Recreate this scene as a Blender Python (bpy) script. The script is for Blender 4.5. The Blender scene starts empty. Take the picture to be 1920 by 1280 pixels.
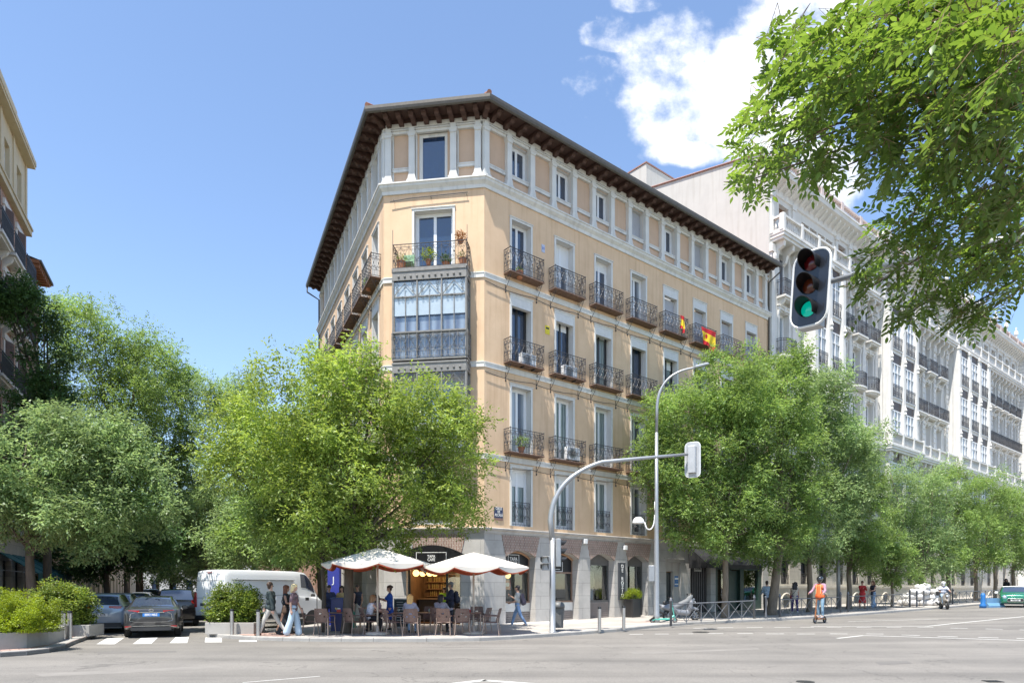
import bpy,bmesh,math,random
import numpy as np
from mathutils import Vector,Matrix
R=math.radians
sc=bpy.context.scene
COL=sc.collection
EYE=1.58
FPX=1280.0
cam_d=bpy.data.cameras.new('camera');cam=bpy.data.objects.new('camera',cam_d);COL.objects.link(cam)
cam.location=(0,0,EYE);cam.rotation_euler=(R(90),0,0)
cam_d.lens=24;cam_d.sensor_width=36;cam_d.shift_y=463/1920
cam_d.clip_start=.1;cam_d.clip_end=6000
sc.camera=cam
SUN=Vector((-1.80,-3.13,9.15)).normalized()
sun_d=bpy.data.lights.new('sun','SUN');sun=bpy.data.objects.new('sun',sun_d);COL.objects.link(sun)
sun_d.energy=4.8;sun_d.angle=R(.53);sun_d.color =(1,.955,.88)
sun.rotation_euler=(-SUN).to_track_quat('-Z','Y').to_euler()
sun.location=(-20,-30,90)
world=bpy.data.worlds.new('World');sc.world=world;world.use_nodes=True
SKY_STRENGTH=.147
def build_world():
 nt=world.node_tree;N=nt.nodes;L=nt.links;N.clear()
 out=N.new('ShaderNodeOutputWorld');bg=N.new('ShaderNodeBackground');L.new(bg.outputs[0],out.inputs[0])
 sky=N.new('ShaderNodeTexSky');sky.sky_type='NISHITA';sky.sun_disc=False
 sky.sun_elevation=math.asin(SUN.z);sky.sun_rotation=math.atan2(SUN.x,SUN.y)
 sky.altitude=600;sky.air_density=1.0;sky.dust_density=.3;sky.ozone_density=2.2
 bg.inputs['Strength'].default_value=SKY_STRENGTH
 tc=N.new('ShaderNodeTexCoord');sep=N.new('ShaderNodeSeparateXYZ');L.new(tc.outputs['Generated'],sep.inputs[0])
 def val(x):
  return x
 def m(op,a,b=None,c=None,clamp=False):
  n=N.new('ShaderNodeMath');n.operation=op;n.use_clamp=clamp
  for i,x in enumerate((a,b,c)):
   if x is None:continue
   if isinstance(x,(int,float)):n.inputs[i].default_value=x
   else:L.new(x,n.inputs[i])
  return n.outputs[0]
 y=m('MAXIMUM',sep.outputs[1],.001)
 u=m('DIVIDE',sep.outputs[0],y);v=m('DIVIDE',sep.outputs[2],y)
 cb=N.new('ShaderNodeCombineXYZ');L.new(u,cb.inputs[0]);L.new(v,cb.inputs[1])
 def noise(scale,detail,rough):
  n=N.new('ShaderNodeTexNoise');n.inputs['Scale'].default_value=scale;n.inputs['Detail'].default_value=detail
  n.inputs['Roughness'].default_value=rough;L.new(cb.outputs[0],n.inputs['Vector']);return n
 nz=noise(7,9,.62);nz2=noise(22,6,.6)
 blobs=[(1252,205,92,76),(1262,120,58,66),(1330,185,110,85),(1400,140,95,90),(1480,70,110,90),(1550,20,90,70),
    (1450,215,100,70),(1285,287,80,26),(1160,65,24,11),(1276,42,16,17),(1195,6,34,13),(1548,335,42,46),
    (1400,255,90,50),(470,328,12,9),(1165,22,16,20),(1117,165,22,20)]
 f=None
 for (bx,by,rx,ry) in blobs:
  amp=.62 if rx>60 else (.3 if rx>30 else -.28)
  if rx<60:rx,ry=(rx*1.5,ry*1.5) if rx>30 else (rx*2.6,ry*2.6)
  a=m('MULTIPLY',m('SUBTRACT',u,(bx-960)/1280),1280/rx)
  b=m('MULTIPLY',m('SUBTRACT',v,(1103-by)/1280),1280/ry)
  d=m('MINIMUM',m('SUBTRACT',1.0,m('ADD',m('MULTIPLY',a,a),m('MULTIPLY',b,b))),amp)
  f=d if f is None else m('MAXIMUM',f,d)
 f=m('ADD',m('MINIMUM',m('MAXIMUM',f,-1.6),.62),m('MULTIPLY',m('SUBTRACT',nz.outputs[0],.5),3.3))
 f=m('ADD',f,m('MULTIPLY',m('SUBTRACT',nz2.outputs[0],.5),1.6))
 mr=N.new('ShaderNodeMapRange');mr.interpolation_type='SMOOTHSTEP'
 L.new(f,mr.inputs[0]);mr.inputs[1].default_value=-.28;mr.inputs[2].default_value=1.0
 mask=mr.outputs[0]
 shade=N.new('ShaderNodeMapRange');L.new(nz.outputs[0],shade.inputs[0]);shade.inputs[1].default_value=.3;shade.inputs[2].default_value=.6
 cmix=N.new('ShaderNodeMix');cmix.data_type='RGBA';L.new(shade.outputs[0],cmix.inputs[0])
 cmix.inputs[6].default_value=(4.3,4.5,4.85,1);cmix.inputs[7].default_value=(5.0,5.0,5.05,1)
 tint=N.new('ShaderNodeMix');tint.data_type='RGBA';tint.blend_type='MULTIPLY';tint.inputs[0].default_value=1
 L.new(sky.outputs[0],tint.inputs[6]);tint.inputs[7].default_value=SKY_TINT
 mix=N.new('ShaderNodeMix');mix.data_type='RGBA';L.new(mask,mix.inputs[0]);L.new(tint.outputs[2],mix.inputs[6]);L.new(cmix.outputs[2],mix.inputs[7])
 L.new(mix.outputs[2],bg.inputs[0])
SKY_TINT=(1.01,.985,.965,1)
build_world()
sc.view_settings.view_transform='Standard';sc.view_settings.look='None'
sc.view_settings.exposure=1.03;sc.view_settings.gamma=1
sc.render.film_transparent=False
sc.cycles.max_bounces=6;sc.cycles.diffuse_bounces=3;sc.cycles.glossy_bounces=3;sc.cycles.transmission_bounces=4
sc.cycles.transparent_max_bounces=8;sc.cycles.use_denoising=True
sc.cycles.sample_clamp_indirect=6
P0=Vector((-1.21,29.8,0));LC=Vector((-5.73,30.45,0))
D1=Vector((.772,.636,0));N1=Vector((.636,-.772,0))
D2=Vector((-.41,.912,0));NL=Vector((-.912,-.41,0))
SLOPE=.0125
def G(x,y):
 s=(x-P0.x)*D1.x+(y-P0.y)*D1.y
 return SLOPE*min(max(s,0),90)
def gp(px,py,off=0.):
 D=20.
 for _ in range(80):
  X=(px-960)/FPX*D;z=G(X,D)+off;D=.5*D+.5*FPX*(EYE-z)/(py-1103)
 return Vector(((px-960)/FPX*D,D,G((px-960)/FPX*D,D)+off))
def at(px,D,off=0.):
 X=(px-960)/FPX*D
 return Vector((X,D,G(X,D)+off))
def pp(px,py,D):
 return Vector(((px-960)/FPX*D,D,EYE+(1103-py)/FPX*D))
def street(s,o,off=0.):
 q=P0+D1*s+N1*o
 return Vector((q.x,q.y,G(q.x,q.y)+off))
rng=random.Random(7)
def tag(o,label=None,cat=None,group=None,kind=None):
 if label:o['label']=label
 if cat:o['category']=cat
 if group:o['group']=group
 if kind:o['kind']=kind
 return o
def empty(name,loc=(0,0,0),rz=0,parent=None):
 o=bpy.data.objects.new(name,None);COL.objects.link(o);o.location=loc;o.rotation_euler=(0,0,rz)
 o.empty_display_size=.2
 if parent:o.parent=parent
 return o
def thing(name,label,cat,loc=(0,0,0),rz=0,group=None):
 return tag(empty(name,loc,rz),label,cat,group)
def kids(o):
 return [c for c in ALLK.get(o.name,[])]
ALLK={}
def reg(o):
 if o.parent:ALLK.setdefault(o.parent.name,[]).append(o)
 return o
def obj(name,me,parent=None,loc=(0,0,0),rz=0):
 o=bpy.data.objects.new(name,me);COL.objects.link(o);o.location=loc;o.rotation_euler=(0,0,rz)
 if parent:o.parent=parent
 return reg(o)
def copy_tree(o,parent=None,loc=None,rz=None):
 c=o.copy();COL.objects.link(c);c.parent=parent
 if loc is not None:c.location=loc
 if rz is not None:c.rotation_euler=(0,0,rz)
 reg(c)
 for ch in kids(o):copy_tree(ch,c)
 return c
class MB:
 def __init__(s):s.v=[];s.f=[];s.m=[];s.M=None
 def add(s,vs,fs,m=0):
  b=len(s.v)
  if s.M is not None:vs=[s.M @ Vector(v) for v in vs]
  s.v.extend([tuple(v) for v in vs]);s.f.extend([tuple(b+i for i in f) for f in fs]);s.m.extend([m]*len(fs));return s
 def box(s,x0,x1,y0,y1,z0,z1,m=0):
  return s.add([(x0,y0,z0),(x1,y0,z0),(x1,y1,z0),(x0,y1,z0),(x0,y0,z1),(x1,y0,z1),(x1,y1,z1),(x0,y1,z1)],
      [(0,3,2,1),(4,5,6,7),(0,1,5,4),(1,2,6,5),(2,3,7,6),(3,0,4,7)],m)
 def bbox(s,x0,x1,y0,y1,z0,z1,b=.01,m=0):
  vs=[];
  def ring(z,i):return [(x0+i,y0,z),(x1-i,y0,z),(x1,y0+i,z),(x1,y1-i,z),(x1-i,y1,z),(x0+i,y1,z),(x0,y1-i,z),(x0,y0+i,z)]
  def ring2(z,i):return [(x0+i+b,y0+b,z),(x1-i-b,y0+b,z),(x1-b,y0+i+b,z),(x1-b,y1-i-b,z),(x1-i-b,y1-b,z),(x0+i+b,y1-b,z),(x0+b,y1-i-b,z),(x0+b,y0+i+b,z)]
  rs=[ring(z0,b),ring(z1-b,b),ring2(z1,b)]
  for r in rs:vs+=r
  fs=[tuple(reversed(range(8)))]+[tuple(range(16,24))]
  for k in (0,1):
   for i in range(8):j=(i+1) % 8;fs.append((k*8+i,k*8+j,k*8+8+j,k*8+8+i))
  return s.add(vs,fs,m)
 def quad(s,a,b,c,d,m=0):return s.add([a,b,c,d],[(0,1,2,3)],m)
 def tube(s,pts,r,n=6,m=0,cap=True):
  pts=[Vector(p) for p in pts];rr=r if isinstance(r,(list,tuple)) else [r]*len(pts)
  vs=[];fs=[];up=None
  for i,p in enumerate(pts):
   t=(pts[min(i+1,len(pts)-1)]-pts[max(i-1,0)])
   if t.length<1e-9:t=Vector((0,0,1))
   t.normalize()
   if up is None:
    a=Vector((0,0,1)) if abs(t.z)<.9 else Vector((1,0,0));up=t.cross(a).normalized()
   else:
    up=(up-t*up.dot(t));up=up.normalized() if up.length>1e-6 else t.orthogonal().normalized()
   w=t.cross(up)
   for k in range(n):
    a=2*math.pi*(k+.5)/n;vs.append(p+(up*math.cos(a)+w*math.sin(a))*rr[i])
  for i in range(len(pts)-1):
   for k in range(n):j=(k+1) % n;fs.append((i*n+k,i*n+j,i*n+n+j,i*n+n+k))
  if cap:fs.append(tuple(reversed(range(n))));fs.append(tuple(range((len(pts)-1)*n,len(pts)*n)))
  return s.add(vs,fs,m)
 def lathe(s,prof,n=16,c=(0,0,0),m=0):
  vs=[];fs=[]
  for (r,z) in prof:
   for k in range(n):a=2*math.pi*k/n;vs.append((c[0]+r*math.cos(a),c[1]+r*math.sin(a),c[2]+z))
  for i in range(len(prof)-1):
   for k in range(n):j=(k+1) % n;fs.append((i*n+k,i*n+j,i*n+n+j,i*n+n+k))
  fs.append(tuple(reversed(range(n))));fs.append(tuple(range((len(prof)-1)*n,len(prof)*n)))
  return s.add(vs,fs,m)
 def prism(s,poly,a,b,axis='y',m=0):
  def p3(p,t):
   return {'y':(p[0],t,p[1]),'x':(t,p[0],p[1]),'z':(p[0],p[1],t)}[axis]
  n=len(poly);vs=[p3(p,a) for p in poly]+[p3(p,b) for p in poly]
  fs=[tuple(range(n)),tuple(reversed(range(n,2*n)))]+[((i+1) % n,i,n+i,n+(i+1) % n) for i in range(n)]
  return s.add(vs,fs,m)
 def build(s,name,mats,parent=None,loc=(0,0,0),rz=0,smooth=False,me_only=False):
  me=bpy.data.meshes.new(name);me.from_pydata(s.v,[],s.f)
  if not isinstance(mats,(list,tuple)):mats=[mats]
  for mt in mats:me.materials.append(mt)
  if len(mats)>1:me.polygons.foreach_set('material_index',s.m)
  bm=bmesh.new();bm.from_mesh(me);bmesh.ops.recalc_face_normals(bm,faces=bm.faces);bm.to_mesh(me);bm.free()
  if smooth:me.polygons.foreach_set('use_smooth',[True]*len(me.polygons))
  me.update()
  if me_only:return me
  return obj(name,me,parent,loc,rz)
def smooth_angle(o,deg=35):
 me=o.data if hasattr(o,'data') else o
 bm=bmesh.new();bm.from_mesh(me)
 for f in bm.faces:f.smooth=True
 for e in bm.edges:
  if len(e.link_faces)==2 and e.calc_face_angle(0)>R(deg):e.smooth=False
 bm.to_mesh(me);bm.free();return o
def fast_mesh(name,V,F,mats,mi=None,smooth=False):
 """V (n,3) F (m,k) numpy arrays of equal-sided faces"""
 me=bpy.data.meshes.new(name);k=F.shape[1]
 me.vertices.add(len(V));me.vertices.foreach_set('co',V.astype(np.float32).ravel())
 me.loops.add(F.size);me.loops.foreach_set('vertex_index',F.astype(np.int32).ravel())
 me.polygons.add(len(F));me.polygons.foreach_set('loop_start',np.arange(0,F.size,k,dtype=np.int32))
 if mi is not None:me.polygons.foreach_set('material_index',mi.astype(np.int32))
 if smooth:me.polygons.foreach_set('use_smooth',np.ones(len(F),bool))
 for m_ in (mats if isinstance(mats,(list,tuple)) else [mats]):me.materials.append(m_)
 me.update(calc_edges=True);me.validate();return me
_depsjunk=[]
def remesh(mb,voxel,mats,name,smooth=True,it=2):
 me=mb.build(name,mats,me_only=True)
 o=bpy.data.objects.new('tmp',me);COL.objects.link(o)
 md=o.modifiers.new('r','REMESH');md.mode='VOXEL';md.voxel_size=voxel;md.use_smooth_shade=smooth
 if it:sm=o.modifiers.new('s','SMOOTH');sm.iterations=it;sm.factor =.5
 dg=bpy.context.evaluated_depsgraph_get();dg.update()
 m2=bpy.data.meshes.new_from_object(o.evaluated_get(dg));m2.name=name
 bpy.data.objects.remove(o);bpy.data.meshes.remove(me)
 m2.materials.clear()
 for k in (mats if isinstance(mats,(list,tuple)) else [mats]):m2.materials.append(k)
 return m2
def capsule(mb,a,b,ra,rb,n=10,sq=None):
 """closed tapered capsule; sq=(axis vector, factor) flattens the section"""
 a=Vector(a);b=Vector(b);t=(b-a);L=t.length
 t=t.normalized() if L>1e-6 else Vector((0,0,1))
 u=t.orthogonal().normalized()
 if sq is not None:
  s0=Vector(sq[0]);s0=s0-t*s0.dot(t)
  if s0.length>1e-4:u=s0.normalized()
 w=t.cross(u);fu=sq[1] if sq is not None else 1
 prof=[(a-t*ra,.02*ra),(a-t*ra*.87,ra*.5),(a-t*ra*.5,ra*.87),(a,ra),(b,rb),(b+t*rb*.5,rb*.87),(b+t*rb*.87,rb*.5),(b+t*rb,.02*rb)]
 vs=[];fs=[]
 for (p,r) in prof:
  for k in range(n):q=2*math.pi*k/n;vs.append(p+u*math.cos(q)*r*fu+w*math.sin(q)*r)
 m=len(prof)
 for i in range(m-1):
  for k in range(n):j=(k+1) % n;fs.append((i*n+k,i*n+j,i*n+n+j,i*n+n+k))
 fs.append(tuple(reversed(range(n))));fs.append(tuple(range((m-1)*n,m*n)))
 mb.add(vs,fs)
FONT_CACHE={}
def text_mesh(txt,size,mat_,name='lettering',depth=.004,xs=1.0,spacing=1.0,bold=0.0):
 cu=bpy.data.curves.new('t','FONT');cu.body=txt;cu.size=size;cu.extrude=depth;cu.align_x='CENTER';cu.align_y='CENTER';cu.space_line=.85
 cu.space_character=spacing;cu.offset=bold
 o=bpy.data.objects.new('t',cu);COL.objects.link(o)
 dg=bpy.context.evaluated_depsgraph_get();dg.update()
 me=bpy.data.meshes.new_from_object(o.evaluated_get(dg));bpy.data.objects.remove(o);bpy.data.curves.remove(cu)
 me.materials.clear();me.materials.append(mat_);me.name=name
 me.transform(Matrix.Rotation(R(90),4,'X') @ Matrix.Diagonal((xs,1,1,1)))
 return me
def lettering(txt,size,mat_,parent,loc,**k):
 return obj('lettering',text_mesh(txt,size,mat_,**k),parent,loc)
MATS={}
def mat(name,col,rough=.7,col2=None,scale=4.,detail=4.,bump=0.,bscale=None,metal=0.,spec=.5,world=False,contrast=.25,stretch=None,trans=0.,coat=0.,emit=None):
 if name in MATS:return MATS[name]
 m=bpy.data.materials.new(name);m.use_nodes=True;nt=m.node_tree;N=nt.nodes;L=nt.links
 b=N['Principled BSDF'];b.inputs['Roughness'].default_value=rough;b.inputs['Metallic'].default_value=metal
 b.inputs['Specular IOR Level'].default_value=spec;b.inputs['Coat Weight'].default_value=coat
 c1=(*col,1);b.inputs['Base Color'].default_value=c1
 if emit:b.inputs['Emission Color'].default_value=(*emit[0],1);b.inputs['Emission Strength'].default_value=emit[1]
 if col2 is None:col2=tuple(c*.8 for c in col)
 if world:
  g=N.new('ShaderNodeNewGeometry');vec=g.outputs['Position']
 else:
  g=N.new('ShaderNodeTexCoord');vec=g.outputs['Object']
 if stretch:
  mp=N.new('ShaderNodeMapping');mp.inputs['Scale'].default_value=stretch;L.new(vec,mp.inputs[0]);vec=mp.outputs[0]
 n=N.new('ShaderNodeTexNoise');n.inputs['Scale'].default_value=scale;n.inputs['Detail'].default_value=detail;n.inputs['Roughness'].default_value=.6
 L.new(vec,n.inputs['Vector'])
 mr=N.new('ShaderNodeMapRange');mr.inputs[1].default_value=.5-contrast;mr.inputs[2].default_value=.5+contrast;L.new(n.outputs[0],mr.inputs[0])
 mx=N.new('ShaderNodeMix');mx.data_type='RGBA';L.new(mr.outputs[0],mx.inputs[0]);mx.inputs[6].default_value=c1;mx.inputs[7].default_value=(*col2,1)
 L.new(mx.outputs[2],b.inputs['Base Color'])
 if bump:
  n2=N.new('ShaderNodeTexNoise');n2.inputs['Scale'].default_value=bscale or scale*4;n2.inputs['Detail'].default_value=3;L.new(vec,n2.inputs['Vector'])
  bp=N.new('ShaderNodeBump');bp.inputs['Strength'].default_value=bump;bp.inputs['Distance'].default_value=.02;L.new(n2.outputs[0],bp.inputs['Height']);L.new(bp.outputs[0],b.inputs['Normal'])
 MATS[name]=m;return m
def nodes_of(m):return m.node_tree.nodes,m.node_tree.links,m.node_tree.nodes['Principled BSDF']
def leafmat(name,c1,c2,trans=.35,rough=.45):
 m=bpy.data.materials.new(name);m.use_nodes=True;N,L,b=nodes_of(m)
 g=N.new('ShaderNodeNewGeometry');cr=N.new('ShaderNodeValToRGB');L.new(g.outputs['Random Per Island'],cr.inputs[0])
 cr.color_ramp.elements[0].color =(*c1,1);cr.color_ramp.elements[1].color =(*c2,1)
 tc=N.new('ShaderNodeTexCoord');n=N.new('ShaderNodeTexNoise');n.inputs['Scale'].default_value=.55;n.inputs['Detail'].default_value=2;L.new(tc.outputs['Object'],n.inputs['Vector'])
 mr=N.new('ShaderNodeMapRange');mr.inputs[1].default_value=.35;mr.inputs[2].default_value=.65;mr.inputs[3].default_value=.66;mr.inputs[4].default_value=1.35;L.new(n.outputs[0],mr.inputs[0])
 mx=N.new('ShaderNodeMix');mx.data_type='RGBA';mx.blend_type='MULTIPLY';mx.inputs[0].default_value=1;L.new(cr.outputs[0],mx.inputs[6]);L.new(mr.outputs[0],mx.inputs[7])
 L.new(mx.outputs[2],b.inputs['Base Color']);b.inputs['Roughness'].default_value=rough;b.inputs['Specular IOR Level'].default_value=.35
 t=N.new('ShaderNodeBsdfTranslucent');hs=N.new('ShaderNodeHueSaturation');hs.inputs['Hue'].default_value=.485;hs.inputs['Saturation'].default_value=1.15;hs.inputs['Value'].default_value=1.7
 L.new(mx.outputs[2],hs.inputs['Color']);L.new(hs.outputs[0],t.inputs[0])
 ms=N.new('ShaderNodeMixShader');ms.inputs[0].default_value=trans;L.new(b.outputs[0],ms.inputs[1]);L.new(t.outputs[0],ms.inputs[2])
 L.new(ms.outputs[0],N['Material Output'].inputs[0]);MATS[name]=m;return m
def bricklike(name,c1,c2,mortar,scale,bw,bh,msize=.02,rough=.85,vertical=False,bump=.3,offset=.5,varnoise=0.):
 """bricks on a wall plane: texture x along local x, y along local z"""
 m=bpy.data.materials.new(name);m.use_nodes=True;N,L,b=nodes_of(m);b.inputs['Roughness'].default_value=rough
 tc=N.new('ShaderNodeTexCoord');sp=N.new('ShaderNodeSeparateXYZ');L.new(tc.outputs['Object'],sp.inputs[0]);cb=N.new('ShaderNodeCombineXYZ')
 L.new(sp.outputs[0],cb.inputs[1 if vertical else 0]);L.new(sp.outputs[2],cb.inputs[0 if vertical else 1])
 t=N.new('ShaderNodeTexBrick');t.inputs['Scale'].default_value=scale;t.inputs['Brick Width'].default_value=bw;t.inputs['Row Height'].default_value=bh
 t.inputs['Mortar Size'].default_value=msize;t.inputs['Color1'].default_value=(*c1,1);t.inputs['Color2'].default_value=(*c2,1);t.inputs['Mortar'].default_value=(*mortar,1);t.offset=offset
 L.new(cb.outputs[0],t.inputs['Vector'])
 n=N.new('ShaderNodeTexNoise');n.inputs['Scale'].default_value=1.3;n.inputs['Detail'].default_value=8;n.inputs['Roughness'].default_value=.65;L.new(tc.outputs['Object'],n.inputs['Vector'])
 mr=N.new('ShaderNodeMapRange');mr.inputs[1].default_value=.3;mr.inputs[2].default_value=.7;mr.inputs[3].default_value=.82;mr.inputs[4].default_value=1.14;L.new(n.outputs[0],mr.inputs[0])
 mx=N.new('ShaderNodeMix');mx.data_type='RGBA';mx.blend_type='MULTIPLY';mx.inputs[0].default_value=1;L.new(t.outputs[0],mx.inputs[6]);L.new(mr.outputs[0],mx.inputs[7])
 L.new(mx.outputs[2],b.inputs['Base Color'])
 if bump:
  inv=N.new('ShaderNodeMath');inv.operation='SUBTRACT';inv.inputs[0].default_value=1;L.new(t.outputs['Fac'],inv.inputs[1])
  bp=N.new('ShaderNodeBump');bp.inputs['Strength'].default_value=bump;bp.inputs['Distance'].default_value=.02;L.new(inv.outputs[0],bp.inputs['Height']);L.new(bp.outputs[0],b.inputs['Normal'])
 MATS[name]=m;return m
def streaky(name,c1,c2,rough=.8,sx=1.2,sz=.25,stain=(.6,.55,.5),amt=.35):
 """plaster or stone with soft patches plus vertical weather streaks"""
 m=mat(name,c1,rough,c2,scale=1.1,detail=9,bump=.12,bscale=9,contrast=.22)
 N,L,b=nodes_of(m)
 tc=N.new('ShaderNodeTexCoord');mp=N.new('ShaderNodeMapping');mp.inputs['Scale'].default_value=(3.2,3.2,.22);L.new(tc.outputs['Object'],mp.inputs[0])
 n=N.new('ShaderNodeTexNoise');n.inputs['Scale'].default_value=sx;n.inputs['Detail'].default_value=6;L.new(mp.outputs[0],n.inputs['Vector'])
 mr=N.new('ShaderNodeMapRange');mr.inputs[1].default_value=.5;mr.inputs[2].default_value=.78;mr.inputs[4].default_value=amt;L.new(n.outputs[0],mr.inputs[0])
 prev=b.inputs['Base Color'].links[0].from_socket
 mx=N.new('ShaderNodeMix');mx.data_type='RGBA';mx.blend_type='MULTIPLY';L.new(mr.outputs[0],mx.inputs[0]);L.new(prev,mx.inputs[6]);mx.inputs[7].default_value=(*stain,1)
 L.new(mx.outputs[2],b.inputs['Base Color']);return m
def curtain_glass(name,dark,light,folds=14.,rough=.06,cover=1.0):
 m=bpy.data.materials.new(name);m.use_nodes=True;N,L,b=nodes_of(m)
 tc=N.new('ShaderNodeTexCoord');w=N.new('ShaderNodeTexWave');w.bands_direction='X';w.inputs['Scale'].default_value=folds/6.28*.9;w.inputs['Distortion'].default_value=1.4;w.inputs['Detail'].default_value=1
 L.new(tc.outputs['Object'],w.inputs['Vector'])
 cr=N.new('ShaderNodeMix');cr.data_type='RGBA';L.new(w.outputs['Fac'],cr.inputs[0]);cr.inputs[6].default_value=(*dark,1);cr.inputs[7].default_value=(*light,1)
 L.new(cr.outputs[2],b.inputs['Base Color']);b.inputs['Roughness'].default_value=.6
 b.inputs['Specular IOR Level'].default_value=.5;b.inputs['Coat Weight'].default_value=1;b.inputs['Coat Roughness'].default_value=.02;b.inputs['Coat IOR'].default_value=1.6
 MATS[name]=m;return m
M={}
M['stucco']=streaky('stucco_ochre',(.68,.485,.315),(.59,.41,.255),.85,stain=(.66,.58,.52),amt=.6)
M['reveal']=streaky('reveal_white',(.66,.64,.60),(.58,.56,.53),.75,stain=(.7,.7,.7),amt=.4)
M['panel']=streaky('stucco_panel',(.58,.41,.29),(.51,.36,.25),.85,stain=(.75,.7,.65),amt=.4)
M['trim']=streaky('trim_white_stone',(.66,.65,.61),(.56,.55,.52),.7,stain=(.5,.5,.5),amt=.5)
M['stonebase']=streaky('stone_base',(.50,.47,.43),(.35,.33,.305),.85,stain=(.55,.52,.5),amt=.6)
M['white_wall']=streaky('white_wall',(.64,.62,.58),(.55,.53,.49),.8,stain=(.7,.68,.64),amt=.4)
M['white_trim']=streaky('white_trim',(.70,.68,.64),(.57,.55,.52),.75,stain=(.6,.6,.6),amt=.4)
M['party']=streaky('party_wall',(.50,.485,.45),(.45,.435,.405),.9,stain=(.7,.66,.6),amt=.5)
M['limestone']=bricklike('limestone_blocks',(.50,.46,.39),(.46,.42,.36),(.34,.31,.27),1,1.1,.55,.012,bump=.25)
M['rust']=bricklike('white_rustic',(.68,.66,.62),(.64,.62,.58),(.42,.41,.39),1,1.4,.42,.03,bump=.6)
M['brick']=bricklike('brick_upright',(.31,.18,.14),(.20,.11,.085),(.42,.36,.31),1,.24,.075,.016,vertical=True,bump=.7)
M['brickflat']=bricklike('brick_red',(.36,.17,.11),(.30,.14,.09),(.42,.36,.3),1,.25,.07,.012,bump=.4)
M['soffit']=mat('eave_timber',(.085,.04,.028),.75,(.05,.026,.02),scale=6,bump=.2)
M['darkwood']=mat('eave_dark',(.06,.04,.03),.8)
M['zinc']=mat('gutter_zinc',(.115,.105,.092),.6,(.08,.073,.065),scale=8,metal=.3)
M['tile']=mat('roof_tile',(.36,.16,.10),.85,(.24,.12,.08),scale=9,bump=.2)
M['iron']=mat('wrought_iron',(.035,.035,.042),.5,(.055,.05,.05),scale=20)
M['slab']=mat('balcony_slab',(.21,.125,.09),.8,(.14,.085,.06),scale=7)
M['slabtop']=mat('balcony_edge',(.30,.22,.18),.8)
M['pvc']=mat('white_window_paint',(.76,.77,.78),.35,(.70,.71,.72),scale=3)
M['boxwhite']=mat('shutter_box',(.64,.63,.61),.6,(.54,.53,.51),scale=5)
M['rollshut']=mat('roller_shutter',(.46,.47,.50),.6,(.42,.43,.46),scale=3)
M['darkframe']=mat('dark_window_frame',(.03,.03,.03),.4)
M['glass_sky']=mat('window_glass_sky_tint',(.012,.03,.075),.03,(.02,.035,.06),spec=1.0,coat=1.)  # base colour tinted blue to imitate reflected sky
M['glass_cur']=curtain_glass('window_curtain',(.07,.10,.10),(.24,.29,.28))
M['glass_cur2']=curtain_glass('window_curtain_pale',(.28,.32,.36),(.50,.54,.57),9)
M['blind']=curtain_glass('oriel_blind',(.50,.52,.52),(.60,.62,.62),4)
M['lead']=mat('oriel_metal',(.15,.145,.135),.6,(.24,.23,.215),scale=5,metal=.2)
M['metal']=mat('galvanised_paint',(.36,.37,.38),.42,(.30,.31,.32),scale=3,metal=.5)
M['steel']=mat('brushed_steel',(.50,.48,.46),.32,(.42,.40,.39),scale=9,metal=.85,stretch=(1,1,.05))
M['black']=mat('black_paint',(.012,.012,.013),.45)
M['blackrub']=mat('rubber',(.015,.015,.016),.85)
M['white']=mat('white_paint',(.78,.78,.77),.5)
M['letter']=mat('white_letters',(.8,.8,.78),.6)
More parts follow.
